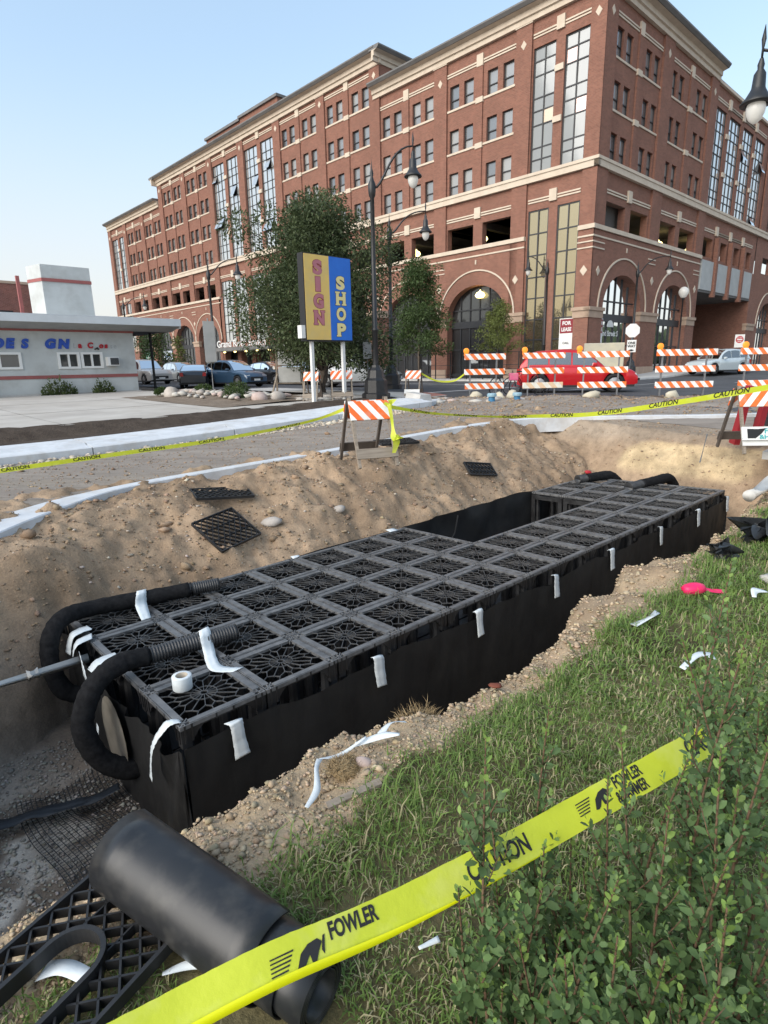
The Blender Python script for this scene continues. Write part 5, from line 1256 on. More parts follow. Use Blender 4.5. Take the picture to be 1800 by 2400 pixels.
tB, rB = sag_tape('caution_tape', 'yellow caution tape sagging from the nearest A-frame to the right edge', [(.08, 9.05, 1.0), (.79, 9.6, .84), (1.78, 9.68, .76), (2.42, 9.48, .77), (3.16, 8.68, .86), (3.9, 7.7, 1.08), (4.9, 7.0, 1.33)],
    [(0, -.0, .03), (0, -.02, .02), (0, -.03, .018), (.0, -.02, .028), (0, -.015, .034), (0, -.01, .036), (0, -.01, .036)], [(.5, 'CAUTION'), (1.3, 'CAUTION'), (2.1, 'CAUTION'), (2.9, 'CAUTION'), (3.7, 'CAUTION'), (4.5, 'CAUTION'), (5.3, 'CAUTION')], .075)
sag_tape('caution_tape', 'short yellow caution tape hanging between a small A-frame and the leftmost barricade', [(1.35, 21.4, 1.35), (1.94, 21.5, 1.05), (2.57, 21.4, 1.03), (2.95, 21.1, 1.3)], [(0, 0, .035), (0, -.01, .03), (0, 0, .03), (0, 0, .035)], [], .07)
# knot of tape hanging off the A-frame
kn = thing('tape_knot', 'crumpled yellow tape knot hanging from the nearest A-frame', 'caution tape', (.10, 8.72, .3), 0, 'yellow caution tapes')
Ribbon([(0, -.02, .74), (.03, -.06, .6), (.05, -.14, .42), (.06, -.2, .3), (.1, -.22, .22), (.06, -.2, .06)], [(.03, 0, .0), (.025, .01, 0), (.02, 0, .01), (.045, 0, .01), (.05, .02, 0), (.025, 0, 0)]).build('loose_end', M['tape'], kn)
rs = np.random.RandomState(4)
for k, c in enumerate([(.0, .0, .76), (.08, -.24, .28)]):
    mb = MB(); pts_ = [np.array(c) + rs.normal(size=3) * .035 for _ in range(9)]; rb = Ribbon(pts_, [rs.normal(size=3) * .022 for _ in range(9)], 6); rb.build('bunched_tape', M['tape'], kn)

# ---- more roadside things
def post_sign(name, label, loc, ang, parts, cat='sign', h=2.6, r=.03, mpost=None):
    t = thing(name, label, cat, loc, ang); mb = MB(); mb.tube([(0, 0, 0), (0, 0, h)], r, 6); mb.build('post', mpost or M['steel'], t)
    for nm, m, poly, d in parts:
        mb = MB(); mb.prism(poly, lambda a, b, q: (a, q, b), d, d + .012); mb.build(nm, m, t)
    return t
octo = lambda r, z: [(r * math.cos(R(22.5 + 45 * k)), z + r * math.sin(R(22.5 + 45 * k))) for k in range(8)]
rect = lambda w, z0, z1: [(-w / 2, z0), (w / 2, z0), (w / 2, z1), (-w / 2, z1)]
t = post_sign('stop_sign', 'back of a grey octagonal stop sign with a one way plate below', (13.6, 33.0, .45), R(-20), [('sign_plate', M['white'], octo(.38, 2.75), -.05), ('sign_plate', M['white'], rect(.46, 1.62, 2.26), -.05)])
for z, tx in ((2.05, 'ONE'), (1.88, 'WAY')): V2, F2 = text_geo(tx, .17, .008, 'CENTER'); mb = MB(); mb.add([(x, -.056, z + y) for x, y, _ in V2], F2); mb.build('lettering', M['black'], t)
mb = MB(); mb.prism([(-.16, 1.72), (0, 1.66), (.16, 1.72), (0, 1.78)], lambda a, b, d: (a, d, b), -.056, -.052); mb.build('arrow', M['black'], t)
t = post_sign('do_not_enter_sign', 'white sign with a red disc inside the drive-through', (29.0, 49.2, 1.3), R(-30), [('sign_plate', M['white'], rect(.95, 1.7, 3.1), -.05), ('disc', M['redletter'], [(.38 * math.cos(a), 2.55 + .38 * math.sin(a)) for a in np.linspace(0, 6.2, 20)], -.064)])
t.scale = (.72, .72, .72); mb = MB(); mb.box(-.26, .26, -.075, -.067, 2.49, 2.61); mb.build('bar', M['white'], t)
for z, tx in ((2.68, 'DO NOT'), (2.3, 'ENTER')): V2, F2 = text_geo(tx, .13, .004, 'CENTER'); mb = MB(); mb.add([(x, -.072, z + y) for x, y, _ in V2], F2); mb.build('lettering', M['white'], t)
post_sign('parking_sign', 'small grey sign plate on a post left of the tall street lamp', (-.55, 24.4, .53), R(2), [('sign_plate', mat('dull_plate', (.42, .43, .43), (.5, .5, .5), scale=5), rect(.34, 1.35, 2.0), -.04)], h=2.1)
t = post_sign('road_sign_back', 'blank back of a tall grey street sign by the parked cars', (-6.35, 22.6, .5), R(35), [('sign_plate', mat('plate_back', (.42, .43, .42), (.48, .48, .47), scale=3, rough=.5), rect(.42, 1.35, 2.8), -.05), ('sign_plate', mat('plate_back2', (.36, .36, .35), (.42, .42, .41), scale=3, rough=.5), rect(.30, 1.3, 2.75), .04)], h=2.9)
# cardboard-coloured signal cabinet cover
mb = MB(); mb.box(-.95, .95, -.03, .03, -.75, .75); o = mb.build('wrapped_sign', mat('wrap', (.40, .38, .32), (.55, .50, .36), scale=1.2, rough=.6, bump=.5, bscale=5), loc=(11.1, 30.2, 1.75), rot=R(-15)); soft(o, .05, 3); tag(o, 'pale crumpled wrapped sign board above the third barricade', 'sign')
# wooden A-board frame with two blank boards
t = thing('wooden_board_stand', 'weathered wooden stand holding two blank grey boards', 'stand', (-4.0, 26.2, .55), R(2))
for x in (-.52, .52): mb = MB(); mb.beam((x * 1.1, 0, 0), (x, .0, 2.15), .09, .07); mb.build('leg', M['wood'], t); mb = MB(); mb.beam((x * 1.35, -.5, 0), (x, .0, .8), .07, .05); mb.build('brace', M['wood'], t)
M['greyboard'] = mat('grey_board', (.40, .41, .41), (.47, .48, .47), scale=3, rough=.8, coord='obj')
for z0, z1 in ((.42, 1.08), (1.16, 1.72)): lbox('board', M['greyboard'], t, (-.47, .47, -.06, -.03, z0, z1))
for z in (.36, 1.10, 2.05): lbox('rail', M['wood'], t, (-.56, .56, -.029, .03, z, z + .055))
lbox('board', M['greyboard'], t, (-.47, .47, -.05, -.02, 1.80, 2.03))
# capped blue utility risers
M['bluepipe'] = mat('blue_pipe', (.04, .16, .30), (.05, .2, .36), scale=5, rough=.5, coord='obj')
for (x, y, lab) in ((3.3, 17.9, 'left blue capped riser pipe in the raw ground'), (4.12, 18.15, 'right blue capped riser pipe in the raw ground')):
    t = thing('riser_pipe', lab, 'pipe', (x, y, .42), 0, 'blue riser pipes'); mb = MB(); mb.lathe([(.10, -.1), (.10, .24)], 14); mb.build('pipe', M['bluepipe'], t, True); mb = MB(); mb.lathe([(.14, .22), (.145, .25), (.145, .29), (.12, .32), (.0, .325)], 14); mb.build('cap', mat('grey_blue_cap', (.25, .38, .45), None, rough=.5), t)
# brick gate post and railing before the shopfronts
t = thing('brick_pier', 'slim brick pier with a stone cap behind the tall street lamp', 'pier', (-.2, 37.4, .5), TH)
lbox('shaft', M['brick'], t, (-.4, .4, -.4, .4, -.2, 3.9)); lbox('cap', M['stone_dk'], t, (-.48, .48, -.48, .48, 3.9, 4.3)); lbox('plinth', M['stone_dk'], t, (-.45, .45, -.45, .45, -.2, 1.0))
t = thing('railing', 'black metal railing along the building pavement', 'railing', W(34.6, 23.5, .5), TH)
for k in range(13): lbox('post', M['lampblack'], t, (-.03, .03, k * 1.5 - .03, k * 1.5 + .03, 0, 1.9))
for z in (.3, 1.0, 1.85): lbox('rail', M['lampblack'], t, (-.02, .02, -.02, 18.02, z, z + .04))
# bicycles leaning behind the barricades
M['rubber'] = M['tyre']
def bicycle(label, loc, ang, frame_m):
    t = thing('bicycle', label, 'bicycle', loc, ang, 'bicycles behind the barricades')
    for x in (-.52, .52):
        mb = MB(); mb.tube([(x + .33 * math.cos(a), 0, .34 + .33 * math.sin(a)) for a in np.linspace(0, 2 * math.pi, 25)], .018, 6, False); w = mb.build('wheel', M['tyre'], t)
        mb = MB()
        for a in np.linspace(0, math.pi, 7)[:-1]: mb.tube([(x - .32 * math.cos(a), 0, .34 - .32 * math.sin(a)), (x + .32 * math.cos(a), 0, .34 + .32 * math.sin(a))], .004, 3)
        mb.build('spokes', M['steel'], w)
    mb = MB()
    for a, b in (((-.52, 0, .34), (-.08, 0, .3)), ((-.08, 0, .3), (-.2, 0, .8)), ((-.52, 0, .34), (-.19, 0, .75)), ((-.08, 0, .3), (.36, 0, .75)), ((-.19, 0, .75), (.34, 0, .82)), ((.33, 0, .9), (.52, 0, .34))): mb.tube([a, b], .018, 6)
    mb.build('frame', frame_m, t)
    lbox('saddle', M['trim'], t, (-.34, -.08, -.06, .06, .84, .89)); mb = MB(); mb.tube([(.38, -.26, .98), (.32, 0, .96), (.38, .26, .98)], .014, 6); mb.build('handlebar', M['trim'], t)
    return t
bicycle('dark bicycle parked behind the second barricade', (5.3, 22.0, .44), R(-6), M['redplastic']); bicycle('bicycle with a dark frame behind the leftmost barricade', (4.55, 21.95, .44), R(35), M['trim'])
mb = MB(); mb.box(-.16, .16, -.1, .1, 0, .26); o = mb.build('pink_basket', mat('pink_cloth', (.75, .12, .28), (.6, .2, .26), scale=8, rough=.7), loc=(4.75, 21.6, 1.0)); soft(o, .04); tag(o, 'bright pink bag hanging behind the second barricade', 'bag')
# rock garden beside the forecourt
M['rock'] = mat('garden_rock', (.36, .32, .28), (.46, .42, .38), scale=3, rough=.9, coord='obj', bump=.5, bscale=12)
M['rock_pink'] = mat('pink_granite', (.42, .32, .28), (.5, .41, .37), scale=5, rough=.85, coord='obj', bump=.4, bscale=14)
M['rock_pale'] = mat('pale_rock', (.40, .38, .34), (.47, .45, .41), scale=4, rough=.9, coord='obj', bump=.4, bscale=14)
bed = sheet('planting_bed', lin(8.6, 13.2, 20), lin(16.2, 24.5, 24), lambda u, v: G(u, v) + .03 + .16 * np.exp(-(((u - 10.6) / 1.3) ** 2 + ((v - 19.8) / 3.2) ** 2)) + .03 * fbm(u * 3, v * 3, 3), M['dirt'])
rr = random.Random(3)
big = [(10.5, 17.2, .30, 'rock_pink', 'large rounded pink boulder at the front of the rock garden'), (11.1, 17.0, .28, 'rock', 'grey boulder right of the pink one in the rock garden'), (9.9, 22.6, .4, 'rock', 'tall grey boulder at the left end of the rock garden')]
for i, (u, v, s, m_, lab) in enumerate(big): lump('boulder', lab, 'rock', W(u, v, float(G(u, v)) + .16), (s, s * .8, s * .7), M[m_], 60 + i, 'rock garden boulders', rough=.16, rotz=i)
for i in range(95):
    v = rr.uniform(17.0, 23.0); u = 10.7 + rr.uniform(-1.1, 1.1); s = rr.uniform(.08, .19)
    lump('garden_rock', 'small rock in the rock garden beside the forecourt', 'rock', W(u, v, float(G(u, v)) + .15 + .1 * math.exp(-((u - 10.6) / .8) ** 2)), (s * rr.uniform(.8, 1.5), s, s * .6), M[rr.choice(['rock', 'rock_pale', 'rock_pale', 'rock_pink'])], 100 + i, 'small rocks of the rock garden', rough=.18, rotz=rr.uniform(0, 6), ico=1)
for i in range(14):
    u = 11.6 + rr.uniform(0, 1.8); v = rr.uniform(15.9, 17.4); s = rr.uniform(.12, .3)
    lump('flat_stone', 'flat stone slab strewn right of the rock garden', 'rock', W(u, v, float(G(u, v)) + .05), (s * 1.5, s, .05), M[rr.choice(['rock_pale', 'rock'])], 200 + i, 'flat stones by the sign', rough=.1, rotz=rr.uniform(0, 6), ico=1)
for u, v, s, lab in ((10.3, 18.4, .42, 'round green tuft among the rocks, nearest of them'), (11.6, 20.6, .55, 'wide low shrub at the back right of the rock garden'), (9.7, 23.0, .3, 'small dark tuft at the left end of the rock garden'), (11.2, 22.5, .4, 'green tuft at the back of the rock garden')):
    t = thing('garden_shrub', lab, 'shrub', W(u, v, float(G(u, v)) + .15), 0, 'rock garden shrubs'); rs = np.random.RandomState(int(u * 31)); n = 900
    d = rs.normal(size=(n, 3)); d /= np.linalg.norm(d, axis=1)[:, None]; d[:, 2] = np.abs(d[:, 2]); leaf_cloud('foliage', M['leaf_mid'], t, d * rs.rand(n, 1) ** .4 * np.array([s, s, s * .8]), d, .08, int(u * 13))
    mb = MB(); mb.tube([(0, 0, 0), (0, 0, s * .5)], .02, 5); mb.build('stem', M['bark'], t)
# rubble and broken paving near the barricades
for i in range(34):
    x = rr.uniform(1.6, 4.6); y = rr.uniform(18.2, 20.4); s = rr.uniform(.08, .22)
    lump('rubble', 'broken chunk of rubble left of the blue riser pipes', 'rubble', (x, y, .46), (s * 1.4, s, s * .5), M[rr.choice(['rock', 'rock_pink', 'rock_pale'])], 300 + i, 'rubble near the barricades', rough=.2, rotz=rr.uniform(0, 6), ico=1)
# ================================================================== storage crates, liner, pipes in the excavation
M['plastic'] = mat('black_plastic', (.012, .012, .013), (.022, .022, .023), scale=9, rough=.38, spec=.5, bump=.05, bscale=60, bdist=.002, rough2=.6)
M['plastic_top'] = mat('dusty_black_plastic', (.065, .067, .07), (.18, .18, .18), scale=13, rough=.32, rough2=.6, spec=.5, lo=.3, hi=.75)
M['plastic_web'] = mat('scuffed_web', (.04, .041, .043), (.09, .09, .09), scale=13, rough=.4, spec=.5)
M['liner'] = mat('black_liner', (.010, .010, .0105), (.017, .017, .017), scale=2.0, rough=.62, spec=.35, bump=.35, bscale=7, bdist=.012, c3=(.03, .029, .027), scale3=3.5, amt3=.35)
M['sock'] = mat('filter_sock', (.010, .010, .011), (.02, .02, .021), scale=25, rough=.95, spec=.1, bump=.6, bscale=14, bdist=.012)
M['duct'] = mat('white_tape', (.70, .74, .75), (.60, .65, .67), scale=12, rough=.5, spec=.4, bump=.5, bscale=22, bdist=.006)
PTCH = .61
tu_ = np.array([math.cos(.733), math.sin(.733), .0071]); tv_ = np.array([-math.sin(.733), math.cos(.733), -.0341])
TO = np.array([-1.2437, 3.5665, 1.6 - 2.1224])
tu_n = tu_ / np.linalg.norm(tu_); tn_ = np.cross(tu_n, tv_); tn_ /= np.linalg.norm(tn_); tv_n = np.cross(tn_, tu_n)
TROT = Matrix((tu_n, tv_n, tn_)).transposed().to_euler()
def TP(i, j, z=0.0):
    """crate grid: i modules along, j modules across, z above the crate tops"""
    return TO + PTCH * ((i - .5) * tu_ + (j - .5) * tv_) + z * tn_
# crate meshes: origin centre of the top
HB = .300; FW = .046
def crate_frame():
    mb = MB()
    a, b = HB - .010 - FW, HB - .010
    for s in (-1, 1):
        x0, x1 = sorted((s * a, s * b)); e = a - .015
        mb.box(x0, x1, -e, e, -.022, 0); mb.box(-e, e, x0, x1, -.022, 0)
        x0, x1 = sorted((s * (HB - .006), s * HB)); mb.box(x0, x1, -HB, HB, -.03, -.002); mb.box(-HB + .006, HB - .006, x0, x1, -.03, -.002)
    for sx in (-1, 1):
        for sy in (-1, 1):                      # open corner pockets crossed by ribs
            mb.beam((sx * (a - .02), sy * (a - .02), -.012), (sx * (HB - .006), sy * (HB - .006), -.012), .008, .02)
            mb.beam((sx * (a + .02), sy * (a - .018), -.012), (sx * (a + .02), sy * (HB - .006), -.012), .007, .02); mb.beam((sx * (a - .018), sy * (a + .02), -.012), (sx * (HB - .006), sy * (a + .02), -.012), .007, .02)
    return mb.mesh('top_frame')
def crate_web():
    mb = MB(); B_ = HB - .010 - FW
    def pol(r, a): return np.array([r * math.cos(a), r * math.sin(a), -.016])
    def bound(a): return B_ / max(abs(math.cos(a)), abs(math.sin(a)))
    def rib(p, q, w=.0042, d=.008): mb.beam((p[0], p[1], -.004 - d / 2), (q[0], q[1], -.004 - d / 2), w, d)
    n = 16; tw = 2 * math.pi
    for k in range(n):
        a = tw * k / n; a2 = tw * (k + 1) / n; am = (a + a2) / 2
        rib(pol(.026, a), pol(.026, a2), .006); rib(pol(.088, a), pol(.088, a2), .004)
        N1 = .62 * bound(a) + .01; M1 = .80 * min(bound(am), B_ * 1.22); N2 = .62 * bound(a2) + .01
        rib(pol(.026, a), pol(.088, a), .004); rib(pol(.088, a), pol(N1, a), .0046)
        rib(pol(N1, a), pol(M1, am)); rib(pol(M1, am), pol(N2, a2)); rib(pol(M1, am), pol(bound(am) + .004, am))
        mb.box(*(lambda p: (p[0] - .005, p[0] + .005, p[1] - .005, p[1] + .005))(pol(N1, a)), -.012, -.0035)
    return mb.mesh('web')
def crate_skirt():
    """one side: rim with an arched lower edge and corner blocks"""
    mb = MB(); xs = np.linspace(-HB + .004, HB - .004, 17); y = -HB + .004
    def dep(x): return -.042 - .085 * ss((abs(x) - .15) / .09)
    mb.grid([[(x, y, -.03), (x, y, float(dep(x)))] for x in xs]); mb.grid([[(x, y + .03, -.03), (x, y + .03, float(dep(x)))] for x in xs]); mb.grid([[(x, y, float(dep(x))), (x, y + .03, float(dep(x)))] for x in xs])
    for x in (-.27, -.225, -.06, .06, .225, .27): mb.box(x - .006, x + .006, y - .006, y, float(dep(x)) if abs(x) > .1 else -.042, -.005)
    for s in (-1, 1): mb.box(s * .262 - .03, s * .262 + .03, y + .001, y + .06, -.16, -.12)
    return mb.mesh('side_panel')
def crate_leg():
    mb = MB(); mb.lathe([(.035, -.93), (.05, -.55), (.035, -.16), (.03, -.03)], 8); return mb.mesh('leg')
ME_CR = [crate_frame(), crate_web(), crate_skirt(), crate_leg()]
def crate_mid():
    mb = MB(); mb.box(-.29, .29, -.29, .29, -.95, -.93); return mb.mesh('base_plate')
ME_BASE = crate_mid()
CRATES = {}
ordn = ['first', 'second', 'third', 'fourth', 'fifth', 'sixth', 'seventh', 'eighth', 'ninth', 'tenth', 'eleventh', 'twelfth', 'thirteenth', 'fourteenth', 'fifteenth']
rown = ['front row beside the lawn', 'second row from the lawn', 'third row from the lawn', 'back row beside the spoil heap']
for i in range(15):
    for j in range(4):
        if 7 <= i <= 11 and j >= 2: continue
        t = thing('drainage_crate', f'black plastic drainage crate, {ordn[i]} from the near end, {rown[j]}', 'crate', tuple(TP(i + .5, j + .5)), 0, 'black drainage crates in the excavation')
        t.rotation_euler = TROT; CRATES[(i, j)] = t
        ob('top_frame', ME_CR[0], M['plastic_top'], t); ob('web', ME_CR[1], M['plastic_web'] if 'plastic_web' in M else M['plastic_top'], t); ob('base_plate', ME_BASE, M['plastic'], t)
        for k in range(4):
            ob('side_panel', ME_CR[2], M['plastic'], t, rot=(0, 0, R(90 * k)))
            ob('leg', ME_CR[3], M['plastic'], t, loc=(.23 * (1 if k in (0, 3) else -1), .23 * (1 if k < 2 else -1), 0))
# open upright sides of the far crates that face the gap
for j in (2, 3):
    t = CRATES[(12, j)]
    mb = MB(); mb.box(-.325, -.305, -.29, -.22, -.93, -.05); mb.box(-.325, -.305, .22, .29, -.93, -.05); mb.box(-.325, -.305, -.22, .22, -.12, -.05); mb.beam((-.315, -.22, -.5), (-.315, .22, -.9), .015, .02); mb.beam((-.315, .22, -.5), (-.315, -.22, -.9), .012, .018); mb.build('open_side', M['plastic'], t)

# ---- liner wrapped round the crates
def liner_wall(path, tops, zb, name, parent, nz=9, wav=.012, seed=0):
    rs = np.random.RandomState(seed); rows = []
    P = np.array(spline(path, 10)); Tz = np.array(spline([np.array([t]) for t in tops], 10))[:, 0]
    for k, (i, j) in enumerate(P):
        d = P[min(k + 1, len(P) - 1)] - P[max(k - 1, 0)]; d = d / (np.linalg.norm(d) + 1e-9); nrm = np.array([d[1], -d[0]])
        col = []
        for q in range(nz + 1):
            f = q / nz; z = Tz[k] * (1 - f) + zb * f
            w = wav * (vnoise(k * .45, q * .6 + seed) * 2 + vnoise(k * .15 + 7, q * .2)) / PTCH + .05 * f * f
            col.append(TP(i + nrm[0] * w, j + nrm[1] * w, z))
        rows.append(col)
    mb = MB(); mb.grid(rows); return mb.build(name, M['liner'], parent, True)
ln = thing('tank_liner', 'black sheet liner wrapped around the sides of the crates', 'liner', tuple(TP(0, 0, -.95)))
ln_inv = Matrix.Translation(-Vector(TP(0, 0, -.95)))
def reparent(o): o.data.transform(ln_inv); return o
g_ = .06
tops = []; path = []
for k in range(31):
    i = k * .5; path.append((i, -g_)); tops.append(-.13 - .035 * math.sin(k * math.pi) - (.02 if k % 2 else 0) + .025 * math.sin(k * 1.3))
reparent(liner_wall(path[::-1], tops[::-1], -1.02, 'front_sheet', ln, seed=1))
reparent(liner_wall([(-.02, -g_), (-.10, .02), (-.12, .5), (-.16, 1.2), (-.14, 2.0), (-.12, 3.0), (-.1, 3.95), (0, 4.06)], [-.125, -.15, -.13, -.16, -.12, -.1, -.08, -.06], -1.02, 'end_sheet', ln, seed=5, wav=.03))
reparent(liner_wall([(0, 4.06), (3, 4.06), (6, 4.06), (7.2, 4.05), (8.5, 4.12), (10, 4.08), (11.5, 4.05), (13, 4.06), (15, 4.06)], [-.03, -.02, -.01, -.01, .0, .01, .03, -.06, -.06], -1.02, 'back_sheet', ln, seed=9, wav=.03))
reparent(liner_wall([(15.06, 4.06), (15.08, 3), (15.08, 1), (15.05, -.06)], [-.1, -.1, -.1, -.1], -1.02, 'end_sheet', ln, seed=13))
mb = MB(); rows = [[TP(7 + a * .5, 2 + b * .5, -.94) for b in range(5)] for a in range(11)]; mb.grid(rows); reparent(mb.build('floor_sheet', M['liner'], ln))
# crease running across the sheet in the gap
mb = MB(); mb.tube([TP(7.6, 4.02, -.75), TP(8.3, 4.0, -.55), TP(8.7, 3.98, -.30), TP(8.85, 4.0, -.05)], .012, 5); reparent(mb.build('crease', M['liner'], ln))
# stained clear patch round the pipe boot on the near end
M['patch'] = mat('muddy_sheet', (.15, .135, .11), (.26, .235, .195), scale=6, rough=.35, spec=.5)
mb = MB()
for i_, (jc, zc, rj, rz) in enumerate([(1.55, -.42, .42, .30)]):
    mb.add([TP(-.215, jc + rj * math.cos(a), zc + rz * math.sin(a)) for a in np.linspace(0, 6.2, 22)], [tuple(range(22))])
reparent(mb.build('boot_patch', M['patch'], ln))

# ---- perforated pipes in filter socks
def corrugated(name, path, r, parent, m, pitch=.022):
    P = np.array(spline(path, 24)); d = np.linalg.norm(np.diff(P, axis=0), axis=1); s = np.concatenate([[0], np.cumsum(d)]); L_ = s[-1]
    k = max(4, int(L_ / pitch * 4)); pts = []; rs_ = []
    for q in np.linspace(0, L_, k): pts.append([np.interp(q, s, P[:, c]) for c in range(3)]); rs_.append(r + .007 * math.cos(2 * math.pi * q / pitch))
    mb = MB(); mb.tube(pts, rs_, 18, False); return mb.build(name, m, parent, True)
def wz(u, v, z): return np.array(W(u, v, z))
M['pipe'] = mat('corrugated_pipe', (.03, .031, .033), (.05, .051, .053), scale=12, rough=.42, spec=.5)
def sock_pipe(label, bare, sock, r):
    t = thing('drain_pipe', label, 'pipe', tuple(bare[0]), 0, 'corrugated drain pipes'); o_ = np.array(bare[0])
    corrugated('corrugated_pipe', [p - o_ for p in bare], r, t, M['pipe'])
    P = [p - o_ for p in sock]; P2 = spline(P, 10); rs = np.random.RandomState(len(label)); mb = MB()
    mb.tube(P2, [r + .011 + .0035 * math.sin(k * 1.1 + math.sin(k * .7) * 2) * min(1, k / 4) for k in range(len(P2))], 20); o = mb.build('filter_sock', M['sock'], t, True)
    # open mouth of the bare end
    d = (bare[0] - bare[1]); d /= np.linalg.norm(d); mb = MB(); mb.tube([-d * .005, -d * .02], [r * .93, r * .93], 18); mb.build('mouth', M['black'], t)
    return t, o
p1 = sock_pipe('front corrugated drain pipe curling down the near end, beside the tape roll', [wz(2.08, 4.00, -.455), wz(1.72, 4.05, -.45), wz(1.36, 4.10, -.45)],
    [wz(1.40, 4.09, -.45), wz(1.22, 4.08, -.43), wz(1.06, 4.04, -.46), wz(.94, 4.0, -.57), wz(.88, 3.97, -.76), wz(.95, 3.92, -1.0), wz(1.12, 3.88, -1.14), wz(1.3, 3.86, -1.14)], .062)
p2 = sock_pipe('rear corrugated drain pipe curling down the near end by the spoil heap', [wz(2.56, 5.2, -.50), wz(2.25, 5.28, -.50)],
    [wz(2.3, 5.27, -.50), wz(1.9, 5.36, -.50), wz(1.45, 5.42, -.48), wz(1.18, 5.34, -.46), wz(1.04, 5.26, -.56), wz(.99, 5.2, -.78), wz(1.05, 5.14, -1.03), wz(1.25, 5.1, -1.14)], .062)
p3 = sock_pipe('left of two short black pipes lying on the far crates', [wz(9.72, 5.25, -.47), wz(9.95, 5.17, -.47)], [wz(9.9, 5.18, -.47), wz(10.2, 5.08, -.46), wz(10.48, 4.98, -.48), wz(10.75, 4.9, -.7)], .075)
p4 = sock_pipe('right of two short black pipes lying on the far crates', [wz(9.62, 4.26, -.47), wz(10.0, 4.19, -.46)], [wz(9.95, 4.2, -.46), wz(10.4, 4.12, -.45), wz(10.8, 4.06, -.46), wz(11.05, 4.02, -.7)], .078)
# grey conduit entering from the left
M['conduit'] = mat('grey_conduit', (.44, .43, .40), (.54, .53, .50), scale=9, rough=.6, spec=.4)
ct = thing('conduit', 'dusty grey conduit pipe reaching the near end of the crates', 'pipe', W(-.6, 5.2, -.78)); c0 = np.array(W(-.6, 5.2, -.78))
mb = MB(); mb.tube([np.array(W(-.6, 5.2, -.78)) - c0, np.array(W(1.22, 4.95, -.72)) - c0], .040, 12); mb.build('tube', M['conduit'], ct, True)
mb = MB(); mb.tube([np.array(W(.78, 5.01, -.734)) - c0, np.array(W(.86, 5.0, -.73)) - c0], .048, 12); mb.build('coupling', M['conduit'], ct, True)
# ---- white tape: strips and roll
def strip(label, pts, wdir, w, name='tape_strip'):
    t0 = np.array(pts[0], float); wd = np.asarray(wdir, float); wd = wd / np.linalg.norm(wd) * w / 2
    rs = np.random.RandomState(len(label) + int(abs(t0[0]) * 50)); ws = [wd * rs.uniform(.9, 1.1) + rs.normal(size=3) * .003 for _ in pts]
    rb = Ribbon([np.asarray(p, float) - t0 for p in pts], ws, 8); rb.P = rb.P + rs.normal(size=rb.P.shape) * .0012; o = rb.build(name, M['duct'], None, 3); o.location = t0
    thick(o, .0015); return tag(o, label, 'tape', 'white tape strips on the liner')
uu = np.array([CU, SU, 0]); vv = np.array([-SU, CU, 0]); zz = np.array([0, 0, 1.0])
FRN = [1.56, 2.78, 4.01, 5.29, 6.50, 7.84, 9.12, 10.30]
for k, u in enumerate(FRN):
    i = (u - 1.22) / PTCH
    a = TP(i - .02, -.05, -.088); b = TP(i, -.102, -.094); c_ = TP(i + .012, -.104, -.21); d = TP(i + .03, -.112, -.34)
    strip(f'white tape strip hanging on the front liner, {ordn[k]} from the near corner', [a, b, c_, d], tu_ + np.array([0, 0, .12 * (-1) ** k]), .095)
strip('white tape strip folded over the near front corner', [TP(.06, .12, .004), TP(-.06, .16, .002), TP(-.20, .20, -.10), TP(-.24, .24, -.22), TP(-.26, .24, -.34)], tv_ + .1 * tu_, .07)
strip('white tape wrapped over the rear pipe', [wz(1.86, 5.47, -.50), wz(1.87, 5.40, -.425), wz(1.83, 5.30, -.42), wz(1.80, 5.25, -.51), wz(1.76, 5.05, -.575)], uu + .25 * vv, .10)
strip('long white tape crossing the front corrugated pipe', [wz(1.83, 4.14, -.47), wz(1.84, 4.08, -.378), wz(1.82, 4.0, -.385), wz(1.80, 3.92, -.50), wz(1.74, 3.7, -.525), wz(1.84, 3.55, -.52)], uu + .1 * vv, .095)
strip('white tape scrap flat on the crates behind the front pipe', [wz(1.60, 4.30, -.548), wz(1.78, 4.16, -.543)], vv, .10)
strip('white tape over the near rim left of the front pipe bend', [wz(1.30, 4.40, -.535), wz(1.16, 4.38, -.54), wz(1.10, 4.42, -.60)], vv, .22)
strip('white tape slapped on the near end beside the conduit', [wz(1.13, 4.82, -.62), wz(1.10, 4.66, -.67), wz(1.09, 4.55, -.73)], zz, .09)
strip('white tape at the back corner beside the rear pipe bend', [wz(1.32, 5.18, -.552), wz(1.17, 5.14, -.56), wz(1.12, 5.16, -.72)], vv, .12)
strip('white tape folded over the near rim by the rear pipe', [wz(1.28, 4.98, -.549), wz(1.15, 4.94, -.555), wz(1.11, 4.95, -.64)], vv + .3 * uu, .12)
strip('tiny white tape tag at the back edge of the crates', [TP(4.05, 3.95, .004), TP(4.1, 4.09, .0), TP(4.1, 4.12, -.05)], tu_, .1)
strip('white tape tag at the far end of the wide crate block', [TP(6.6, 3.9, .004), TP(6.62, 4.09, .012)], tu_, .14)
strip('white tape scrap on the near end under the front pipe bend', [wz(1.06, 4.33, -.98), wz(1.03, 4.30, -1.12)], vv, .06)
tr = thing('tape_roll', 'roll of white tape standing on the nearest crates', 'tape', W(1.44, 3.60, -.522))
mb = MB(); mb.lathe([(.041, 0), (.063, 0), (.066, .004), (.066, .094), (.063, .098), (.041, .098)], 28); mb.build('tape_body', M['duct'], tr, True)
mb = MB(); mb.lathe([(.041, .0985), (.038, .098), (.038, .0), (.041, .0)], 28); mb.build('core', mat('cardboard', (.42, .37, .30), None, rough=.9), tr, True)
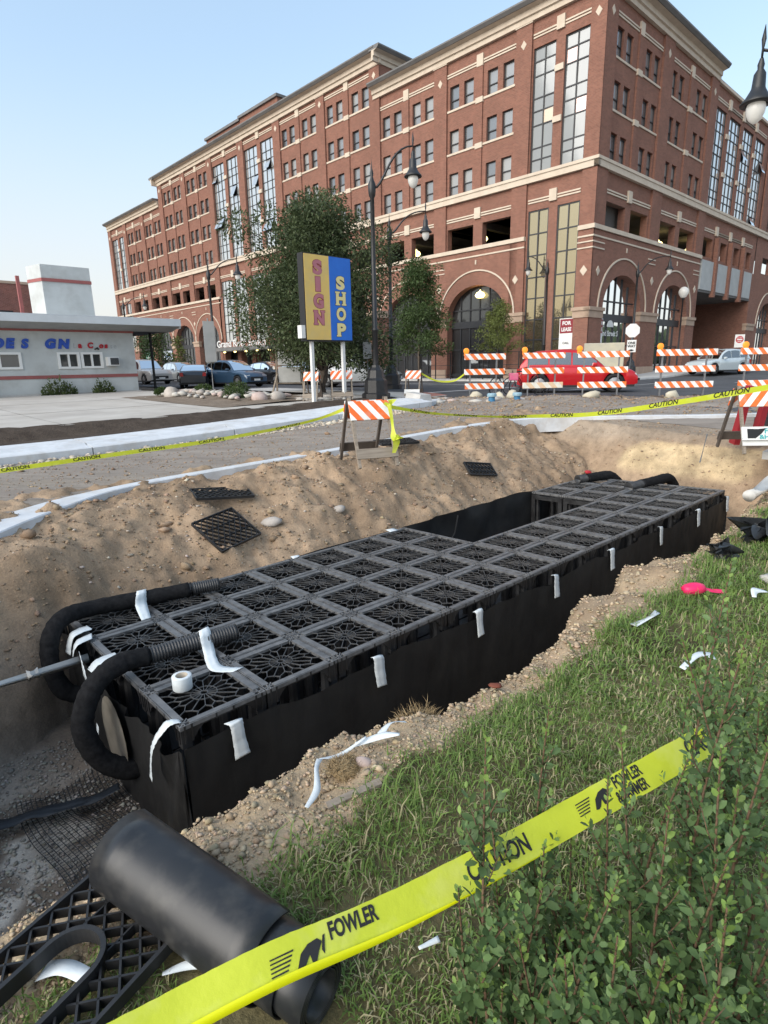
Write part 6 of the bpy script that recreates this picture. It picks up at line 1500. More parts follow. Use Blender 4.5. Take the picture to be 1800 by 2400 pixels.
# ---- geogrid netting on the floor
M['net'] = mat('black_netting', (.012, .013, .015), None, rough=.6)
net = thing('geogrid_net', 'black geogrid netting crumpled on the floor at the near end', 'netting', W(.9, 4.2, -1.5)); n0 = np.array(W(.9, 4.2, -1.5))
def net_pt(u, v): return np.array(W(u, v, float(terrain(np.array(u), np.array(v))) + .03 + .05 * max(0, vnoise(u * 3.1, v * 3.1)) + .03 * math.sin(u * 9 + v * 5))) - n0
V_ = []; F_ = []
def netline(pts):
    for a, b in zip(pts[:-1], pts[1:]):
        d = b - a; s = np.cross(d, (0, 0, 1.)); s = s / (np.linalg.norm(s) + 1e-9) * .0028; k = len(V_); V_.extend([a - s, a + s, b + s, b - s]); F_.append((k, k + 1, k + 2, k + 3))
for k in range(32):
    u = .52 + k * .031
    netline([net_pt(u + .04 * math.sin(v * 4), v) for v in np.linspace(3.15, 4.6, 36)])
for k in range(47):
    v = 3.15 + k * .031
    netline([net_pt(u + .04 * math.sin(v * 4), v) for u in np.linspace(.52, 1.5, 26)])
me = fast_mesh('net_strands', np.array(V_), np.array(F_)); o = ob('net_strands', me, M['net'], net); tag(o, kind='stuff')
# black folded sheet strip and yellow strap over the net
def ground_strip(name, label, cat, path, w, m, lift=.05, n=10):
    P = np.array(spline(path, n)); rows = []
    for k, (u, v) in enumerate(P):
        d = P[min(k + 1, len(P) - 1)] - P[max(k - 1, 0)]; d /= np.linalg.norm(d) + 1e-9; s = np.array([-d[1], d[0]]) * w / 2
        rows.append([np.array(W(u + s[0] * a, v + s[1] * a, float(terrain(np.array(u), np.array(v))) + lift + .035 * vnoise(k * .31, a + len(label)))) for a in (-1, -.3, .3, 1)])
    mb = MB(); mb.grid(rows); o = mb.build(name, m, None, True); thick(o, .003); return tag(o, label, cat)
ground_strip('sheet_offcut', 'dark folded strip of sheet lying across the netting', 'sheet', [(.25, 4.35), (.55, 4.32), (.85, 4.2), (1.1, 4.15)], .11, mat('blue_black_sheet', (.012, .016, .022), (.02, .024, .03), scale=8, rough=.5), .10)
ground_strip('yellow_strap', 'yellow strap lying under the netting by the roll', 'strap', [(.72, 3.45), (.95, 3.52), (1.2, 3.62), (1.42, 3.72)], .085, mat('yellow_strap', (.62, .40, .05), (.55, .36, .06), scale=12, rough=.7), .025)
# ================================================================== foreground: roll, panels, stones, grass, shrubs, litter
# ---- rolled plastic sheet
M['hdpe'] = mat('black_sheet_roll', (.013, .014, .016), (.022, .023, .025), scale=3, rough=.30, spec=.5, rough2=.42, bump=.12, bscale=30, bdist=.002, c3=(.09, .085, .075), scale3=9, amt3=.35)
ra = np.array(W(.437, 1.685, .135)); rb_ = np.array(W(.62, .965, .105)); rd = rb_ - ra; rl = np.linalg.norm(rd); rd /= rl
_, rs_, rt_ = frame(rd)
roll = thing('sheet_roll', 'roll of thick black plastic sheet lying on the grass edge', 'roll', tuple(ra - np.array([0, 0, .13])))
ro = ra - np.array([0, 0, .13])
def spiral(x0, x1, r0, r1, turns, n, ph, taper=0.0):
    rows = []
    for k in range(n + 1):
        f = k / n; a = ph + 2 * math.pi * turns * f; r = r0 + (r1 - r0) * f
        rows.append([ra + rd * x + (rs_ * math.cos(a) + rt_ * math.sin(a)) * (r - taper * (x - x0) / (x1 - x0)) - ro for x in np.linspace(x0, x1, 10)])
    mb = MB(); mb.grid(rows); return mb
o = spiral(.0, .62, .108, .127, 1.05, 60, 1.9, .012).build('outer_wrap', M['hdpe'], roll, True); thick(o, .004)
o = spiral(.02, .70, .088, .106, 1.6, 80, .4, .006).build('middle_wrap', M['hdpe'], roll, True); thick(o, .004)
o = spiral(.05, .78, .056, .086, 4.0, 170, 2.5).build('inner_wraps', M['hdpe'], roll, True); thick(o, .003)
# ---- ribbed side panels
def ribbed_panel(L_, Wd, T, slot=None, cell=.075, w=.006, flip=False):
    """flat lattice panel: frame, diagonal ribs, optional arch-shaped cut-out from the x=0 end"""
    mb = MB(); fr = .012
    def inside(x, y):
        if not (0 <= x <= L_ and 0 <= y <= Wd): return False
        if slot:
            c, hw, end = slot
            if x < end and abs(y - c) < hw: return False
            if (x - end) ** 2 + (y - c) ** 2 < hw ** 2: return False
        return True
    def line(p, q, wd=w):
        p = np.array(p); q = np.array(q); n = max(2, int(np.linalg.norm(q - p) / .012)); run = None
        pts = [p + (q - p) * k / n for k in range(n + 1)]
        st = None
        for k, r in enumerate(pts):
            if inside(*r):
                if st is None: st = r
                last = r
            elif st is not None:
                if np.linalg.norm(last - st) > .01: mb.beam((st[0], st[1], T * .5), (last[0], last[1], T * .5), wd, T)
                st = None
        if st is not None and np.linalg.norm(last - st) > .01: mb.beam((st[0], st[1], T * .5), (last[0], last[1], T * .5), wd, T)
    k = -Wd
    while k < L_ + Wd:
        line((k, 0), (k + Wd * .8, Wd)); line((k + Wd * .8, 0), (k, Wd)); k += cell
    for y in (Wd * .33, Wd * .66): line((0, y), (L_, y), w * .8)
    m2 = MB()
    for p, q in (((0, 0), (L_, 0)), ((0, Wd), (L_, Wd)), ((L_, 0), (L_, Wd))): m2.beam((p[0], p[1], T * .6), (q[0], q[1], T * .6), fr, T * 1.2)
    if slot:
        c, hw, end = slot; arc = [(0, c - hw)] + [(end + hw * math.sin(a), c - hw * math.cos(a)) for a in np.linspace(0, math.pi, 20)] + [(0, c + hw)]
        for p, q in zip(arc[:-1], arc[1:]): m2.beam((p[0], p[1], T * .8), (q[0], q[1], T * .8), .014, T * 1.6)
    else: m2.beam((0, 0, T * .6), (0, Wd, T * .6), fr, T * 1.2)
    if flip:
        for q in (mb, m2): q.v = [(L_ - x, y, z) for x, y, z in q.v]
    return mb, m2
def panel(label, loc, rot, *a, back=True, **kw):
    t = thing('lattice_board', label, 'lattice board', loc, 0, 'loose ribbed panels'); t.rotation_euler = rot
    mb, m2 = ribbed_panel(*a, **kw); mb.build('ribs', M['plastic'], t); m2.build('rim', M['plastic'], t)
    return t
pa = np.array(W(.36, 1.745, .0)); pdir = np.array(W(-.28, -.085, 0)); pang = math.atan2(pdir[1], pdir[0])
t = panel('black ribbed panel with an arched cut-out lying at the bottom left', W(.36, 1.735, .05), (R(2), R(3), pang), .62, .40, .03, slot=(.20, .088, .40), cell=.062, flip=True)
# loose panels on the spoil heap
def on_terrain(u, v, dz=0): return W(u, v, float(terrain(np.array(u), np.array(v))) + dz)
panel('black lattice panel sliding down the spoil heap, lower of the left pair', on_terrain(3.05, 6.05, .05), (R(30), R(-6), TH + R(12)), .62, .55, .03, cell=.085)
panel('black lattice panel tucked on the crest behind the lower left one', on_terrain(3.25, 7.0, .06), (R(8), R(4), TH + R(-14)), .75, .4, .03, cell=.085)
panel('small black lattice panel on the spoil heap right of the nearest A-frame', on_terrain(8.0, 6.35, .08), (R(38), R(8), TH + R(-12)), .62, .30, .03, cell=.08)
panel('black lattice panel lying flat under the nearest A-frame', on_terrain(6.75, 7.25, .08), (R(4), 0, TH + R(-20)), .7, .4, .03, cell=.085)
# ---- stones of the near bank and clods of the heap
def scatter_stones(name, us, vs, sizes, matl, seed, emb=.3, tints=None):
    rs = np.random.RandomState(seed); n = len(us)
    base = np.array([(1, 0, 0), (-1, 0, 0), (0, 1, 0), (0, -1, 0), (0, 0, 1), (0, 0, -1), (.6, .6, .6), (-.6, .6, .6), (.6, -.6, .6), (-.6, -.6, .6)], float)
    fc = np.array([(4, 6, 7), (4, 7, 9), (4, 9, 8), (4, 8, 6), (0, 2, 6), (2, 1, 7), (1, 3, 9), (3, 0, 8), (6, 2, 7), (7, 1, 9), (9, 3, 8), (8, 0, 6), (0, 5, 2), (2, 5, 1), (1, 5, 3), (3, 5, 0)])
    z = terrain(us, vs); P = Wn(np.stack([us, vs, z], -1))
    jit = 1 + .38 * rs.uniform(-1, 1, (n, 10, 1)); sc = sizes[:, None, None] * rs.uniform(.65, 1.25, (n, 1, 3)) * np.array([1, 1, .7])
    a = rs.uniform(0, 6.28, n); c, s = np.cos(a)[:, None], np.sin(a)[:, None]
    q = base[None] * jit * sc; qx = q[..., 0] * c - q[..., 1] * s; qy = q[..., 0] * s + q[..., 1] * c
    V3 = np.stack([qx, qy, q[..., 2] + sizes[:, None] * emb], -1) + P[:, None]
    me = fast_mesh(name, V3.reshape(-1, 3), (fc[None] + (np.arange(n) * 10)[:, None, None]).reshape(-1, 3))
    tn = rs.uniform(.7, 1.25, (n, 1)) * (1 + .05 * rs.uniform(-1, 1, (n, 3)))
    set_color(me, np.repeat(tn, 10, 0)); o = ob(name, me, matl); return tag(o, kind='stuff')
M['stones'] = mat('bank_stones', (.46, .365, .25), (.36, .28, .19), scale=20, rough=.95, attr='tint', spec=.15)
M['clods'] = mat('soil_clods', (.31, .228, .157), (.26, .188, .13), scale=20, rough=.95, attr='tint', spec=.1)
M['palestone'] = mat('pale_pebbles', (.50, .44, .36), (.40, .35, .29), scale=20, rough=.95, attr='tint', spec=.15)
rs = np.random.RandomState(77)
def bank_pts(n, u0, u1, p=1.0):
    u = u0 + (u1 - u0) * rs.rand(n) ** p; e = edge_near(u); l = lawn_edge(u); f = rs.rand(n); return u, l - .02 + (e - l + .42) * f
u, v = bank_pts(16000, -.3, 3.2); scatter_stones('bank_gravel', u, v, np.clip(rs.lognormal(-5.45, .55, len(u)), .002, .017), M['stones'], 1)
u, v = bank_pts(12000, 3.0, 11.5); scatter_stones('bank_gravel', u, v, np.clip(rs.lognormal(-5.0, .5, len(u)), .004, .026), M['stones'], 2)
u = rs.uniform(-.5, 11.5, 15000); v = rs.uniform(5.5, 8.0, 15000); scatter_stones('heap_clods', u, v, np.clip(rs.lognormal(-5.15, .75, len(u)), .003, .075), M['clods'], 3, emb=.15)
u = rs.uniform(-.5, 11.5, 900); v = rs.uniform(5.5, 7.8, 900); scatter_stones('heap_pebbles', u, v, np.clip(rs.lognormal(-4.6, .45, len(u)), .005, .035), M['palestone'], 4, emb=.2)
u = rs.uniform(11.0, 13.2, 1500); v = rs.uniform(2.4, 7.5, 1500); scatter_stones('end_wall_clods', u, v, np.clip(rs.lognormal(-4.7, .5, len(u)), .005, .04), M['clods'], 5, emb=.1)
u = rs.uniform(-.2, 1.3, 5000); v = rs.uniform(2.4, 5.2, 5000); scatter_stones('floor_gravel', u, v, np.clip(rs.lognormal(-4.7, .4, len(u)), .004, .022), mat('floor_pebbles', (.33, .31, .275), (.22, .20, .175), scale=20, rough=.95, attr='tint'), 6)
def scatter_bed(name, n, u0, u1, v0, v1, mn, seed, keep=None):
    r_ = np.random.RandomState(seed); u = r_.uniform(u0, u1, n); v = r_.uniform(v0, v1, n)
    m = bed_mask(u, v) if keep is None else keep(u, v); u = u[m]; v = v[m]
    global terrain
    old = terrain; terrain = bed_z
    o = scatter_stones(name, u, v, np.clip(r_.lognormal(mn, .5, len(u)), .004, .08), M['palestone'] if seed % 2 else M['clods'], seed, emb=.1); terrain = old; return o
scatter_bed('road_gravel', 9000, -3, 20, 8.3, 12.0, -4.75, 22); scatter_bed('road_gravel', 2500, -3, 12, 11.4, 12.02, -3.7, 23); scatter_bed('crossing_clods', 5000, 11, 21, 4, 15, -4.0, 24)
# a few named stones
for i, (u, v, s, m_, lab) in enumerate([(3.95, 6.35, .12, 'rock', 'fist-sized pale clod right of the lower left lattice panel'), (6.15, 7.55, .09, 'rock', 'dark clod on the crest left of the nearest A-frame'), (4.75, 1.0, .09, 'rock_pale', 'flat pale stone in the grass beside the pink ribbon'), (1.36, 1.62, .035, 'rock_pink', 'orange-tan stone on the bank edge by the white tape tangle'), (5.0, 6.3, .1, 'rock', 'tan clod half way up the spoil heap')]):
    lump('loose_stone', lab, 'stone', on_terrain(u, v, s * .3), (s, s * .8, s * .6), M[m_], 500 + i, rough=.22, rotz=i)
# ---- grass
M['grass'] = leaf_mat('grass_blade', (1.1, 1.1, 1.05), (.8, .82, .75), scale=7, rough=.6, trans=.3)
def grass(name, n, u0, u1, hmin, hmax, w, seed, sel=None, dry=.3, lean=.55):
    r_ = np.random.RandomState(seed); u = u0 + (u1 - u0) * r_.rand(n); le = lawn_edge(u)
    v = r_.uniform(-.9, 2.0, n); m = v < le + .05 * r_.randn(n) + .03
    # visible wedge only, bare and worn spots thinner
    dens = .75 + .9 * fbm(u * 1.8 + 3, v * 1.8, 3); m &= r_.rand(n) < np.clip(dens, .25, 1)
    m &= ~((np.abs(u - .52 + .1 * (v - 1.3)) < .12) & (v > .85) & (v < 1.72))
    if sel is not None: m &= sel(u, v)
    u = u[m]; v = v[m]; n = len(u); z = terrain(u, v); P = Wn(np.stack([u, v, z], -1))
    lush = np.clip(.5 + 1.3 * fbm(u * 1.1 + 11, v * 1.1, 3), 0, 1)
    h = (hmin + (hmax - hmin) * r_.rand(n) ** 1.5) * (.6 + .7 * lush); a = r_.uniform(0, 6.28, n); ln_ = lean * r_.rand(n) + .15
    d = np.stack([np.cos(a), np.sin(a), np.zeros(n)], -1); s = np.stack([-np.sin(a), np.cos(a), np.zeros(n)], -1) * (w * r_.uniform(.6, 1.3, n))[:, None]
    up = np.array([0, 0, 1.])
    p1 = P + up * (h * .55)[:, None] + d * (h * ln_ * .35)[:, None]; p2 = P + up * (h * np.clip(1 - .45 * ln_, .3, 1))[:, None] + d * (h * ln_ * 1.1)[:, None]
    V3 = np.stack([P - s, P + s, p1 + s * .8, p1 - s * .8, p2], 1).reshape(-1, 3); k = np.arange(n)[:, None] * 5
    F4 = np.concatenate([k + 0, k + 1, k + 2, k + 0, k + 2, k + 3, k + 3, k + 2, k + 4], 1).reshape(-1, 3)
    me = fast_mesh(name, V3, F4)
    g1 = np.array([.14, .225, .055]); g2 = np.array([.22, .315, .09]); st = np.array([.50, .44, .27])
    t_ = r_.rand(n, 1); c = g1 * (1 - t_) + g2 * t_
    dr = (r_.rand(n) < np.clip(dry * (1.6 - 1.6 * lush) + .06, 0, .9))[:, None]; c = np.where(dr, st * r_.uniform(.6, 1.15, (n, 1)), c)
    set_color(me, np.repeat(c, 5, 0)); o = ob(name, me, M['grass']); return tag(o, kind='stuff')
near_sel = lambda u, v: (u * CU - v * SU > -1.5)
grass('grass', 110000, -.4, 2.6, .02, .065, .0024, 31, near_sel, .2, 1.25)
grass('grass', 70000, 2.4, 6.5, .03, .085, .0040, 32, near_sel, .18, 1.2)
grass('grass', 26000, 6.0, 11.0, .04, .10, .006, 33, None, .2, 1.0)
tuft = lambda u, v: (np.hypot((u - .98) / .42, (v - 1.30) / .20) < 1 + .3 * vnoise(u * 9, v * 9)) | (np.hypot((u - 4.3) / 1.3, (v - 1.5) / .28) < 1)
grass('tall_grass', 42000, .4, 6.2, .07, .15, .0028, 34, tuft, .05, 1.1)
# dry root clumps on the bank
M['straw'] = mat('dry_roots', (.36, .27, .15), (.27, .19, .10), scale=20, rough=.9)
for i, (u, v, s, lab) in enumerate([(1.90, 1.80, .13, 'ball of dry straw roots overhanging the excavation edge'), (2.2, 1.84, .15, 'second dry root ball further along the excavation edge'), (1.30, 1.66, .07, 'small brown root mat behind the white tape tangle')]):
    t = thing('root_clump', lab, 'root clump', on_terrain(u, v, .02), 0, 'dry root clumps'); r_ = np.random.RandomState(90 + i); V3 = []; F3 = []
    core = lump('soil_core', None, None, (0, 0, .0), (s * .85, s * .7, s * .55), M['clods2'] if 'clods2' in M else M['straw'], 95 + i, parent=t, rough=.15)
    for k in range(700):
        d = r_.normal(size=3); d /= np.linalg.norm(d); d[2] = abs(d[2]) * .8; p = d * s * np.array([1, .8, .8]); q = p + (r_.normal(size=3) * .5 + d * .5) * s * .35; m_ = (p + q) / 2 + r_.normal(size=3) * .01
        sv = np.cross(q - p, d); sv = sv / (np.linalg.norm(sv) + 1e-9) * .0012; b = len(V3); V3 += [p - sv, p + sv, m_ + sv, m_ - sv, q]; F3 += [(b, b + 1, b + 2), (b, b + 2, b + 3), (b + 3, b + 2, b + 4)]
    o = ob('rootlets', fast_mesh('rootlets', np.array(V3), np.array(F3)), M['straw'], t); tag(o, kind='stuff')
# ---- shrubs in the right foreground
M['shrub_leaf'] = leaf_mat('shrub_leaf', (.085, .145, .052), (.125, .195, .075), scale=9, rough=.5, trans=.22)
M['shrub_tip'] = leaf_mat('shrub_young_leaf', (.16, .26, .06), (.21, .31, .085), scale=9, rough=.5, trans=.3)
M['twig'] = mat('shrub_twig', (.10, .055, .035), (.14, .09, .05), scale=20, rough=.8)
def oval_leaves(P, D, S, seed, n_seg=3):
    """cupped oval leaves, six-sided, folded along the midrib"""
    r_ = np.random.RandomState(seed); N_ = len(P); D = D / np.linalg.norm(D, axis=1)[:, None]
    upv = np.array([0, 0, 1.]) + .5 * r_.normal(size=(N_, 3)); s = np.cross(D, upv); s /= np.linalg.norm(s, axis=1)[:, None] + 1e-9; nrm = np.cross(s, D)
    L_ = S[:, None]; w = L_ * .25
    cols = [P, P + D * L_ * .35 + s * w + nrm * L_ * .05, P + D * L_ * .75 + s * w * .9 + nrm * L_ * .02, P + D * L_ - nrm * L_ * .04, P + D * L_ * .75 - s * w * .9 + nrm * L_ * .02, P + D * L_ * .35 - s * w + nrm * L_ * .05, P + D * L_ * .5 - nrm * L_ * .02]
    V3 = np.stack(cols, 1).reshape(-1, 3); k = np.arange(N_)[:, None] * 7
    F3 = np.concatenate([k + np.array([a, b, 6])[None] for a, b in ((0, 1), (1, 2), (2, 3), (3, 4), (4, 5), (5, 0))], 1).reshape(-1, 3)
    return V3, F3
def shrub(label, base, stems, seed, leaf=.026):
    t = thing('shrub', label, 'shrub', base, 0, 'leafy shrubs in the right foreground'); r_ = np.random.RandomState(seed); b0 = np.array(base)
    P = []; D = []; S = []; P2 = []; D2 = []; S2 = []; mb = MB()
    for top in stems:
        top = np.asarray(top, float) - b0; root = r_.normal(size=3) * np.array([.03, .03, 0]); mid = root * .4 + top * .5 + np.array([*(r_.normal(size=2) * .04), .0])
        path = np.array(spline([root, mid, top], 24)); Ls = np.linalg.norm(np.diff(path, axis=0), axis=1).sum(); mb.tube(path[::3], np.linspace(.0055, .0014, len(path[::3])), 5)
        ang = r_.uniform(0, 6.28); s = .10
        axes = [(path, .16, Ls)]
        for b in range(int(Ls * 15)):                # side twigs
            f = r_.uniform(.18, .82); p = path[int(f * (len(path) - 1))]; a = r_.uniform(0, 6.28); d = np.array([math.cos(a) * .6, math.sin(a) * .6, .75]); l = r_.uniform(.08, .24) * (1.15 - f)
            tw = np.array([p + d * l * q + np.array([0, 0, .04 * q * q]) for q in np.linspace(0, 1, 12)]); mb.tube(tw[::4], [.0022, .0016, .001], 4); axes.append((tw, .1, l))
        for path_, st, L_ in axes:
            q = st * L_
            while q < L_:
                f = q / L_; i = min(len(path_) - 2, int(f * (len(path_) - 1))); p = path_[i] + (path_[i + 1] - path_[i]) * (f * (len(path_) - 1) - i); ax = path_[i + 1] - path_[i]; ax = ax / np.linalg.norm(ax)
                ang += 2.4; side = np.cross(ax, (math.cos(ang), math.sin(ang), .3)); side /= np.linalg.norm(side) + 1e-9
                d = side + ax * (.35 + .9 * f) + np.array([0, 0, .1]) ; young = f > .86 and r_.rand() < .8
                sz = leaf * r_.uniform(.5, 1.35) * (1.05 - .5 * f ** 2)
                (P2 if young else P).append(p); (D2 if young else D).append(d); (S2 if young else S).append(sz); q += .0058
    mb.build('stems', M['twig'], t, True)
    for nm, p, d, s_, m_ in (('foliage', P, D, S, M['shrub_leaf']), ('young_foliage', P2, D2, S2, M['shrub_tip'])):
        if not p: continue
        V3, F3 = oval_leaves(np.array(p), np.array(d), np.array(s_), seed); me = fast_mesh(nm, V3, F3, True)
        set_color(me, np.repeat(np.random.RandomState(seed + 1).uniform(.7, 1.3, (len(p), 1)) * np.ones(3), 7, 0)); o = ob(nm, me, m_, t); tag(o, kind='stuff')
    return t
exec_shrubs = [
 ('leftmost shrub stem rising before the yellow tape', (.24, .93, 0), [(.19, 1.0, .90), (.13, .92, .62), (.28, .88, .66), (.17, .84, .5), (.22, 1.0, .55)]),
 ('shrub second from the left, two stems crossing the tape', (.40, 1.02, 0), [(.36, 1.16, .86), (.31, .98, .66), (.47, 1.08, .74), (.38, .9, .62), (.33, 1.05, .5)]),
 ('dark shrub with a brown stem in front of the tape lettering', (.46, .86, 0), [(.47, 1.04, .88), (.40, .84, .72), (.52, .92, .80), (.44, .74, .66), (.5, .8, .55)]),
 ('low bushy shrub at the bottom edge, middle of the foreground', (.30, .66, 0), [(.27, .72, .70), (.34, .70, .76), (.23, .66, .60), (.36, .62, .70), (.3, .6, .55)]),
 ('tall shrub at the right edge with upright stems', (.72, 1.0, 0), [(.85, 1.36, 1.12), (.74, 1.10, 1.06), (.66, 1.2, 1.0), (.80, 1.0, .95), (.62, 1.05, .8), (.7, .9, .7)]),
 ('dense shrub at the lower right corner', (.50, .62, 0), [(.47, .66, .86), (.56, .68, .92), (.43, .60, .78), (.52, .56, .82), (.60, .62, .86), (.45, .7, .65)]),
 ('shrub behind the end of the yellow tape', (.98, 1.45, 0), [(.98, 1.58, .98), (1.06, 1.5, .9), (.88, 1.5, .86), (1.0, 1.4, .7), (1.12, 1.6, .8)]),
 ('leafy shrub between the tape end and the lower right corner', (.64, .84, 0), [(.60, .92, .92), (.68, .90, 1.0), (.56, .80, .80), (.70, .80, .92), (.62, .74, .75)])]
for k, (lab, base, stems) in enumerate(exec_shrubs):
    r_ = np.random.RandomState(70 + k); extra = [np.array(s_) * np.array([1, 1, r_.uniform(.55, .9)]) + np.array([*r_.normal(size=2) * .055, 0]) for s_ in stems[::2]]
    shrub(lab, base, list(stems) + extra, 700 + k)
# ---- foreground caution tape with its print
fgp = [(-.51, .641, .575), (-.375, .723, .574), (-.21, .80, .59), (-.01, .90, .58), (.26, 1.04, .59), (.54, 1.17, .63), (.82, 1.31, .66)]
P_ = [np.array(p) for p in fgp]; cam_ = np.array([0, 0, 1.6]); ws = []
for k in range(len(P_)):
    tdir = P_[min(k + 1, len(P_) - 1)] - P_[max(k - 1, 0)]; tdir /= np.linalg.norm(tdir); face = np.array([-.25, -.75, .62]); face -= tdir * (face @ tdir); w = np.cross(face, tdir); w /= np.linalg.norm(w); ws.append(w * (-1 if w[2] < 0 else 1) * .034)
fg = thing('caution_tape', 'broad yellow tape printed FOWLER and HAMMER across the foreground', 'caution tape', tuple(P_[0]), 0, 'yellow caution tapes')
rbn = Ribbon([p - P_[0] for p in P_], ws); rbn.build('ribbon', M['tape'], fg, 6, .00035)
sgn = 1 if (rbn.p(.5, 0, .01) - rbn.p(.5, 0, 0)) @ (cam_ - P_[3]) > 0 else -1
# turned-up lower edge
mb = MB(); mb.grid([[rbn.p(s, a, sgn * o_) for a, o_ in ((-1.0, .0), (-1.04, .004), (-.62 + .28 * ss((s - .40) / .45) * -1.3, .005))] for s in np.linspace(0, .95, 44)]); mb.build('folded_edge', M['tape2'], fg, True)
def fg_text(s, a, size, tx, bold=.03, sx=.62, shear=.0): rbn.text(s, a, size, tx, M['black'], fg, bold, sx, shear, off=sgn * .0016)
def hammer(s, a, k=.036):
    hw = .034; mp = lambda x, y: rbn.p(s + x * k, a + y * k / hw, sgn * .0016)
    mb = MB(); mb.add([mp(*q) for q in [(-.1, -.55), (.25, .1), (.75, .42), (1.35, .52), (1.6, .30), (1.3, -.1), (1.05, -.55), (.8, -.5), (.75, -.1), (.4, -.5), (.15, -.6)]], [tuple(range(11))]); mb.build('emblem', M['black'], fg)
    mb = MB(); mb.add([mp(*q) for q in [(1.7, .55), (1.85, .6), (1.6, -.35), (1.48, -.1)]], [(0, 1, 2, 3)]); mb.build('emblem', M['black'], fg)
    for q in range(5):
        y = .42 - q * .2; mb = MB(); mb.add([mp(-1.5 - .02 * q, y), mp(-.1 - .12 * q, y + .04), mp(-.13 - .12 * q, y - .05), mp(-1.5 - .02 * q, y - .07)], [(0, 1, 2, 3)]); mb.build('emblem_ray', M['black'], fg)
L0 = .30
hammer(.385, -.15, .031); fg_text(.45, .02, .038, 'FOWLER', .035, .66); 
fg_text(.755, -.5, .05, 'CAUTION', .03, .7)
hammer(1.10, .1, .03); fg_text(1.17, .15, .034, 'FOWLER', .035, .66); fg_text(1.16, -.75, .034, '&HAMMER', .035, .6)
fg_text(1.41, -.5, .055, 'CAUTION', .03, .7)
# ---- litter
def scrap(label, pts, w, m='duct', name='tape_scrap', cat='tape', up=None, grp='white tape scraps on the ground'):
    P = [np.array(on_terrain(u, v, dz)) for u, v, dz in pts]; t0 = P[0]; r_ = np.random.RandomState(len(label) * 7); wsx = []
    for k in range(len(P)):
        d = P[min(k + 1, len(P) - 1)] - P[max(k - 1, 0)]; s = np.cross(d, (0, 0, 1.)); s /= np.linalg.norm(s) + 1e-9; wsx.append((s + np.array([0, 0, r_.uniform(-.6, .6)])) * w / 2 * r_.uniform(.6, 1.2))
    o = Ribbon([p - t0 for p in P], wsx, 6).build(name, M[m] if isinstance(m, str) else m, None, 2); o.location = t0; thick(o, .001); return tag(o, label, cat, grp)
scrap('long tangled white tape strip on the bank, lower end', [(1.06, 1.60, .03), (1.14, 1.64, .05), (1.20, 1.72, .05), (1.26, 1.78, .06)], .025)
scrap('long tangled white tape strip on the bank, middle span', [(1.26, 1.78, .06), (1.36, 1.76, .05), (1.48, 1.73, .07)], .014)
scrap('crumpled white tape end on the bank beside the root ball', [(1.44, 1.76, .06), (1.53, 1.68, .05), (1.58, 1.62, .04)], .024)
scrap('short crumpled white tape near the straw root ball', [(1.54, 1.70, .05), (1.62, 1.72, .09), (1.70, 1.70, .06)], .035)
scrap('broad white tape piece inside the panel cut-out at the bottom left', [(.155, 1.56, .03), (.20, 1.50, .04), (.235, 1.42, .035)], .05)
scrap('white tape sliver between the black panel and the roll', [(.38, 1.30, .03), (.44, 1.27, .035), (.48, 1.23, .03)], .018)
scrap('white tape sliver in the grass below the yellow tape', [(.90, .86, .06), (.96, .84, .06)], .014)
scrap('white tape scrap on the damp floor at the left edge', [(-.1, 2.9, .04), (.1, 2.95, .05), (.2, 2.9, .04)], .04)
scrap('white tape scrap at the edge of the grass in the middle distance', [(3.3, 1.36, .04), (3.45, 1.32, .06), (3.6, 1.34, .04)], .05)
scrap('white tape scrap in the grass right of the pink ribbon', [(4.25, .98, .05), (4.33, 1.0, .07), (4.42, .95, .05)], .04)
scrap('pair of white scraps in dry grass at the right', [(2.95, .95, .05), (3.1, .93, .08), (3.2, .88, .05)], .045)
scrap('white paper sliver on the bare spot near the far lawn edge', [(5.6, 1.85, .03), (5.9, 1.80, .05)], .09)
M['pinkplastic'] = mat('pink_ribbon', (.80, .02, .14), (.70, .02, .10), scale=15, rough=.4)
t = thing('flagging_ribbon_roll', 'bright pink roll of flagging ribbon lying in the grass', 'ribbon', on_terrain(4.1, 1.30, .05), TH - R(35)); t.scale = (.85, .8, .7)
mb = MB(); R3 = np.array([[0, 0, 1], [0, 1, 0], [-1, 0, 0]]); mb.lathe([(.0, -.10), (.03, -.10), (.05, -.075), (.062, -.02), (.06, .03), (.045, .07), (.02, .085), (0, .085)], 14, (0, 0, .02), R3); mb.build('roll', M['pinkplastic'], t, True)
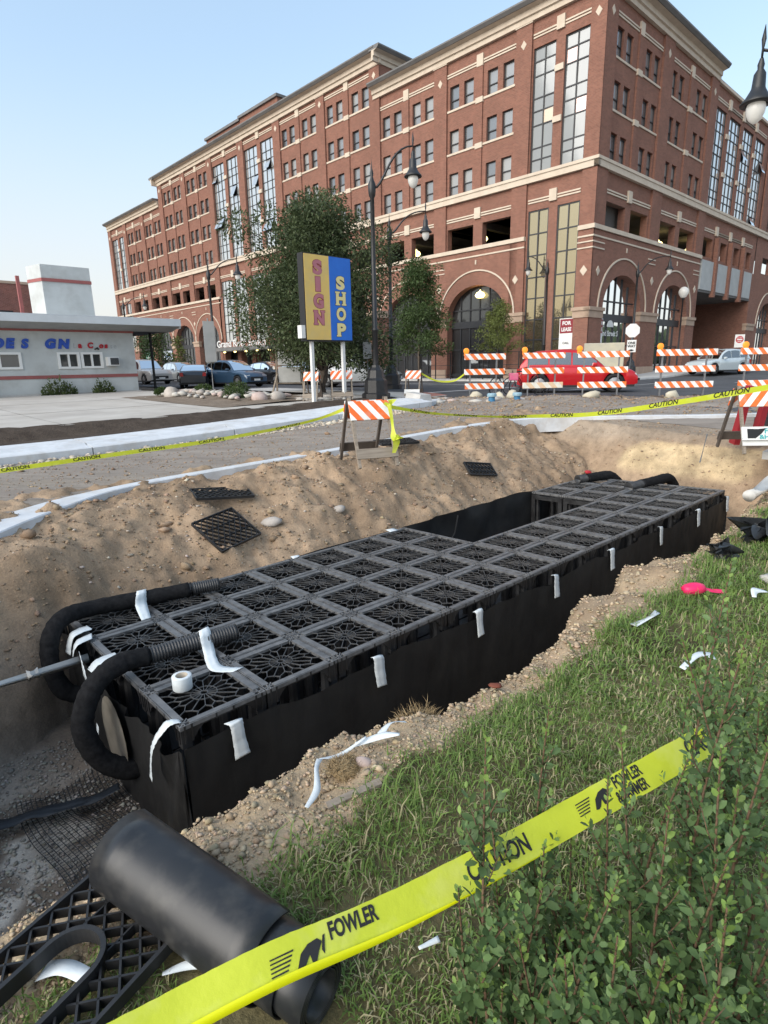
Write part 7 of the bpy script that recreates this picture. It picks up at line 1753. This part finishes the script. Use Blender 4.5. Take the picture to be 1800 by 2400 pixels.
Ribbon([(.07, 0, .02), (.13, -.02, .0), (.2, -.03, -.01), (.25, -.03, -.02)], [(0, .025, .01), (0, .022, .01), (0, .02, .012), (0, .02, .01)]).build('loose_end', M['pinkplastic'], t); Ribbon([(-.08, 0, .02), (-.11, .01, .03), (-.13, .02, .06)], [(0, .02, 0), (0, .025, .01), (0, .02, .01)]).build('loose_end', M['pinkplastic'], t)
M['bagplastic'] = mat('black_scrap', (.018, .02, .022), (.03, .033, .036), scale=14, rough=.35)
for i, (u, v, s, lab) in enumerate([(5.05, 1.45, .13, 'crumpled black plastic scrap in the grass beyond the pink ribbon'), (5.95, 1.35, .2, 'larger crumple of black plastic sheet at the right edge of the lawn'), (5.7, 1.15, .12, 'black plastic fold beside the larger crumple')]):
    t = thing('plastic_scrap', lab, 'plastic scrap', on_terrain(u, v, .03), 0, 'black plastic scraps'); r_ = np.random.RandomState(60 + i)
    for k in range(4):
        rb2 = Ribbon([r_.normal(size=3) * s * np.array([.5, .5, .25]) + (0, 0, s * .35) for _ in range(5)], [r_.normal(size=3) * s * .35 for _ in range(5)], 5); rb2.build('fold', M['bagplastic'], t)
gp = thing('drain_hose', 'pale grey hose end lying at the right edge beyond the lawn', 'hose', W(7.6, 1.9, .1)); g0 = np.array(W(7.6, 1.9, .1))
mb = MB(); mb.tube([np.array(W(7.6, 1.95, .06)) - g0, np.array(W(8.3, 1.9, .12)) - g0, np.array(W(9.2, 1.75, .2)) - g0], [.07, .10, .11], 12); mb.build('tube', M['conduit'], gp, True)
o = lump('brown_rag', 'rust-brown leaf-like scrap on the bank between the root balls', 'scrap', on_terrain(2.3, 1.62, .03), (.035, .022, .012), mat('rust_scrap', (.16, .045, .025), None, rough=.7), 9, rough=.3)
mb = MB(); mb.beam(on_terrain(1.10, 1.52, .02), on_terrain(1.30, 1.44, .025), .035, .012); tag(mb.build('wood_sliver', M['wood']), 'grey-brown wood sliver at the grass edge of the bank', 'wood')
lump('red_scrap', 'small red scrap on the heap near the far end', 'scrap', on_terrain(11.35, 5.9, .04), (.07, .05, .05), M['redletter'], 12, rough=.2)
mb = MB(); mb.beam(on_terrain(8.9, 1.9, .05), on_terrain(6.2, 2.0, .05), .03, .04); tag(mb.build('edge_board', M['wood']), 'thin grey board along the far lawn edge', 'board')
